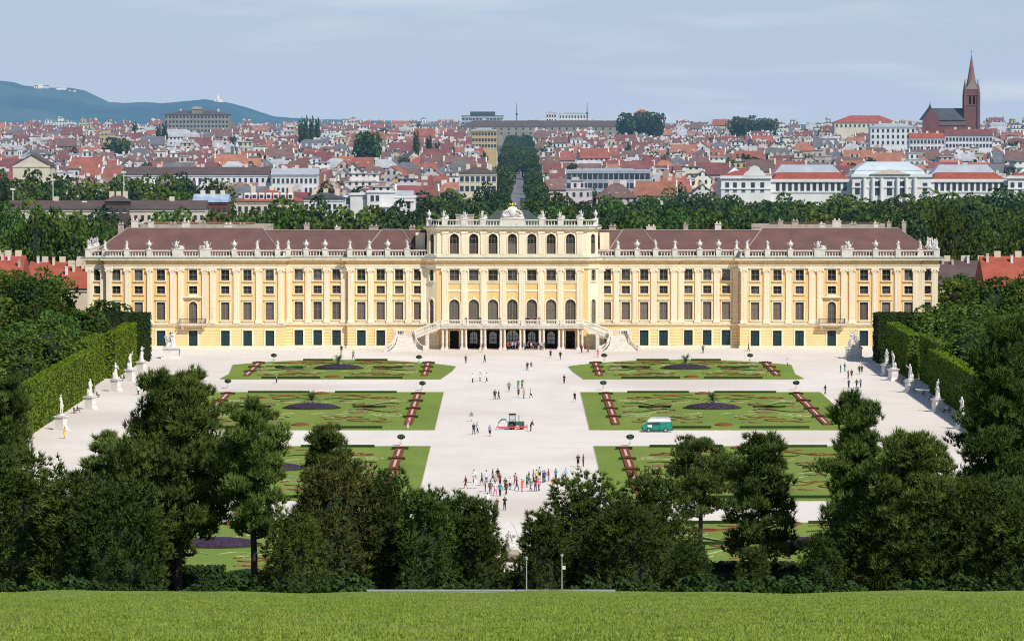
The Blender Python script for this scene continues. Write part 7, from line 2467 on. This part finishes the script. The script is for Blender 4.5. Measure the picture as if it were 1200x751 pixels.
# ------------------------------------------------------------------ hills
pts = [(-900, 96), (-500, 94), (-120, 92), (-60, 95), (0, 95), (14, 96.5), (30, 101), (48, 102.5), (66, 103.5), (86, 103.5), (100, 107), (115, 115), (128, 120.5), (145, 121), (170, 120), (190, 121.5), (215, 119), (240, 116.8), (262, 119.5), (285, 125), (305, 131.5), (322, 137), (360, 140), (500, 143), (900, 146), (2000, 150)]
HY = 8600
px_ = np.arange(-900, 2001, 4.0)
py_ = np.interp(px_, [p[0] for p in pts], [p[1] for p in pts])
rgh = np.random.default_rng(5)
py_ = py_ - np.abs(np.convolve(rgh.normal(0, 1, len(px_)), np.ones(3) / 3, 'same')) * .5
hx = np.array([at(a, 130, HY)[0] for a in px_]); hz_ = np.array([at(600, b, HY)[2] for b in py_])
rows, prof = [], [(-1900, .02), (-1500, .18), (-1150, .36), (-800, .56), (-500, .76), (-250, .92), (0, 1.0), (500, .8), (1200, .2)]
for dyv, f in prof:
    nz_ = np.convolve(rgh.normal(0, 1, len(px_)), np.ones(7) / 7, 'same') * 5 * (0 if f == 1 else 1)
    rows.append(np.column_stack([hx, np.full(len(hx), HY + dyv), -20 + (hz_ + 20) * f + nz_]))
V = np.concatenate(rows)
n = len(px_)
i = (np.arange(len(prof) - 1)[:, None] * n + np.arange(n - 1)[None, :])
Fa = np.stack([i, i + 1, i + n + 1, i + n], -1).reshape(-1, 4)
t = NT('wooded_hill')
a = t.ramp(t.noise(0.012, t.world(), 5.0), 0.35, 0.65)
b = t.ramp(t.noise(0.0016, t.world((1, 1, 3)), 3.0), 0.56, 0.64)
cc = t.mix(a, (0.008, 0.026, 0.022), (0.024, 0.054, 0.036))
cc = t.mix(t.math('MULTIPLY', b, .5), cc, (0.09, 0.12, 0.07))
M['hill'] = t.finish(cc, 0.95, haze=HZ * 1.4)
o = put('hills', np_mesh('hills', V, Fa, M['hill'])); o['kind'] = 'structure'
o.data.polygons.foreach_set('use_smooth', [True] * len(o.data.polygons))
# white buildings on the ridge
for px0, px1, top, bot, lab in ((40, 56, 99.0, 107.5, 'white hotel building on the wooded ridge'), (57, 88, 103.5, 108, 'long low pale annex on the wooded ridge')):
    Y = 8480
    t_ = thing('hill_building', lab, 'building', (at((px0 + px1) / 2, 105, Y)[0], Y, 0))
    w = at(px1, 105, Y)[0] - at(px0, 105, Y)[0]
    z0, z1 = at(600, bot, Y)[2], at(600, top, Y)[2]
    m = MB(); m.box(-w / 2, w / 2, 0, 20, z0 - 30, z1 - 3); m.box(-w * .2, w * .15, -2, 16, z0 - 30, z1); m.build('wall', M['white_stone'], t_)
    m = MB(); m.box(-w / 2 - 1, w / 2 + 1, -1, 21, z1 - 3, z1 - 2.2); m.build('roof', M['grey_city'], t_)
    for q in range(5):
        m = MB(); x = -w / 2 + w * (q + .5) / 5; m.box(x - w * .05, x + w * .05, -.3, .1, z0 + (z1 - z0) * .25, z0 + (z1 - z0) * .55); m.build('window', M['city_glass'], t_)
Y = 8560
t_ = thing('hilltop_church', 'tiny pale church on the far hilltop', 'church', (at(257, 118, Y)[0], Y, 0))
z0 = at(600, 120, Y)[2]
m = MB(); m.box(-10, 8, 0, 14, z0 - 20, z0 + 6); m.build('wall', M['white_stone'], t_)
m = MB(); m.box(-4, 0, -2, 4, z0, z0 + 9); m.frus(-2, 1, z0 + 9, z0 + 15, 2.2, 2.2, .1, .1); m.build('tower', M['white_stone'], t_)
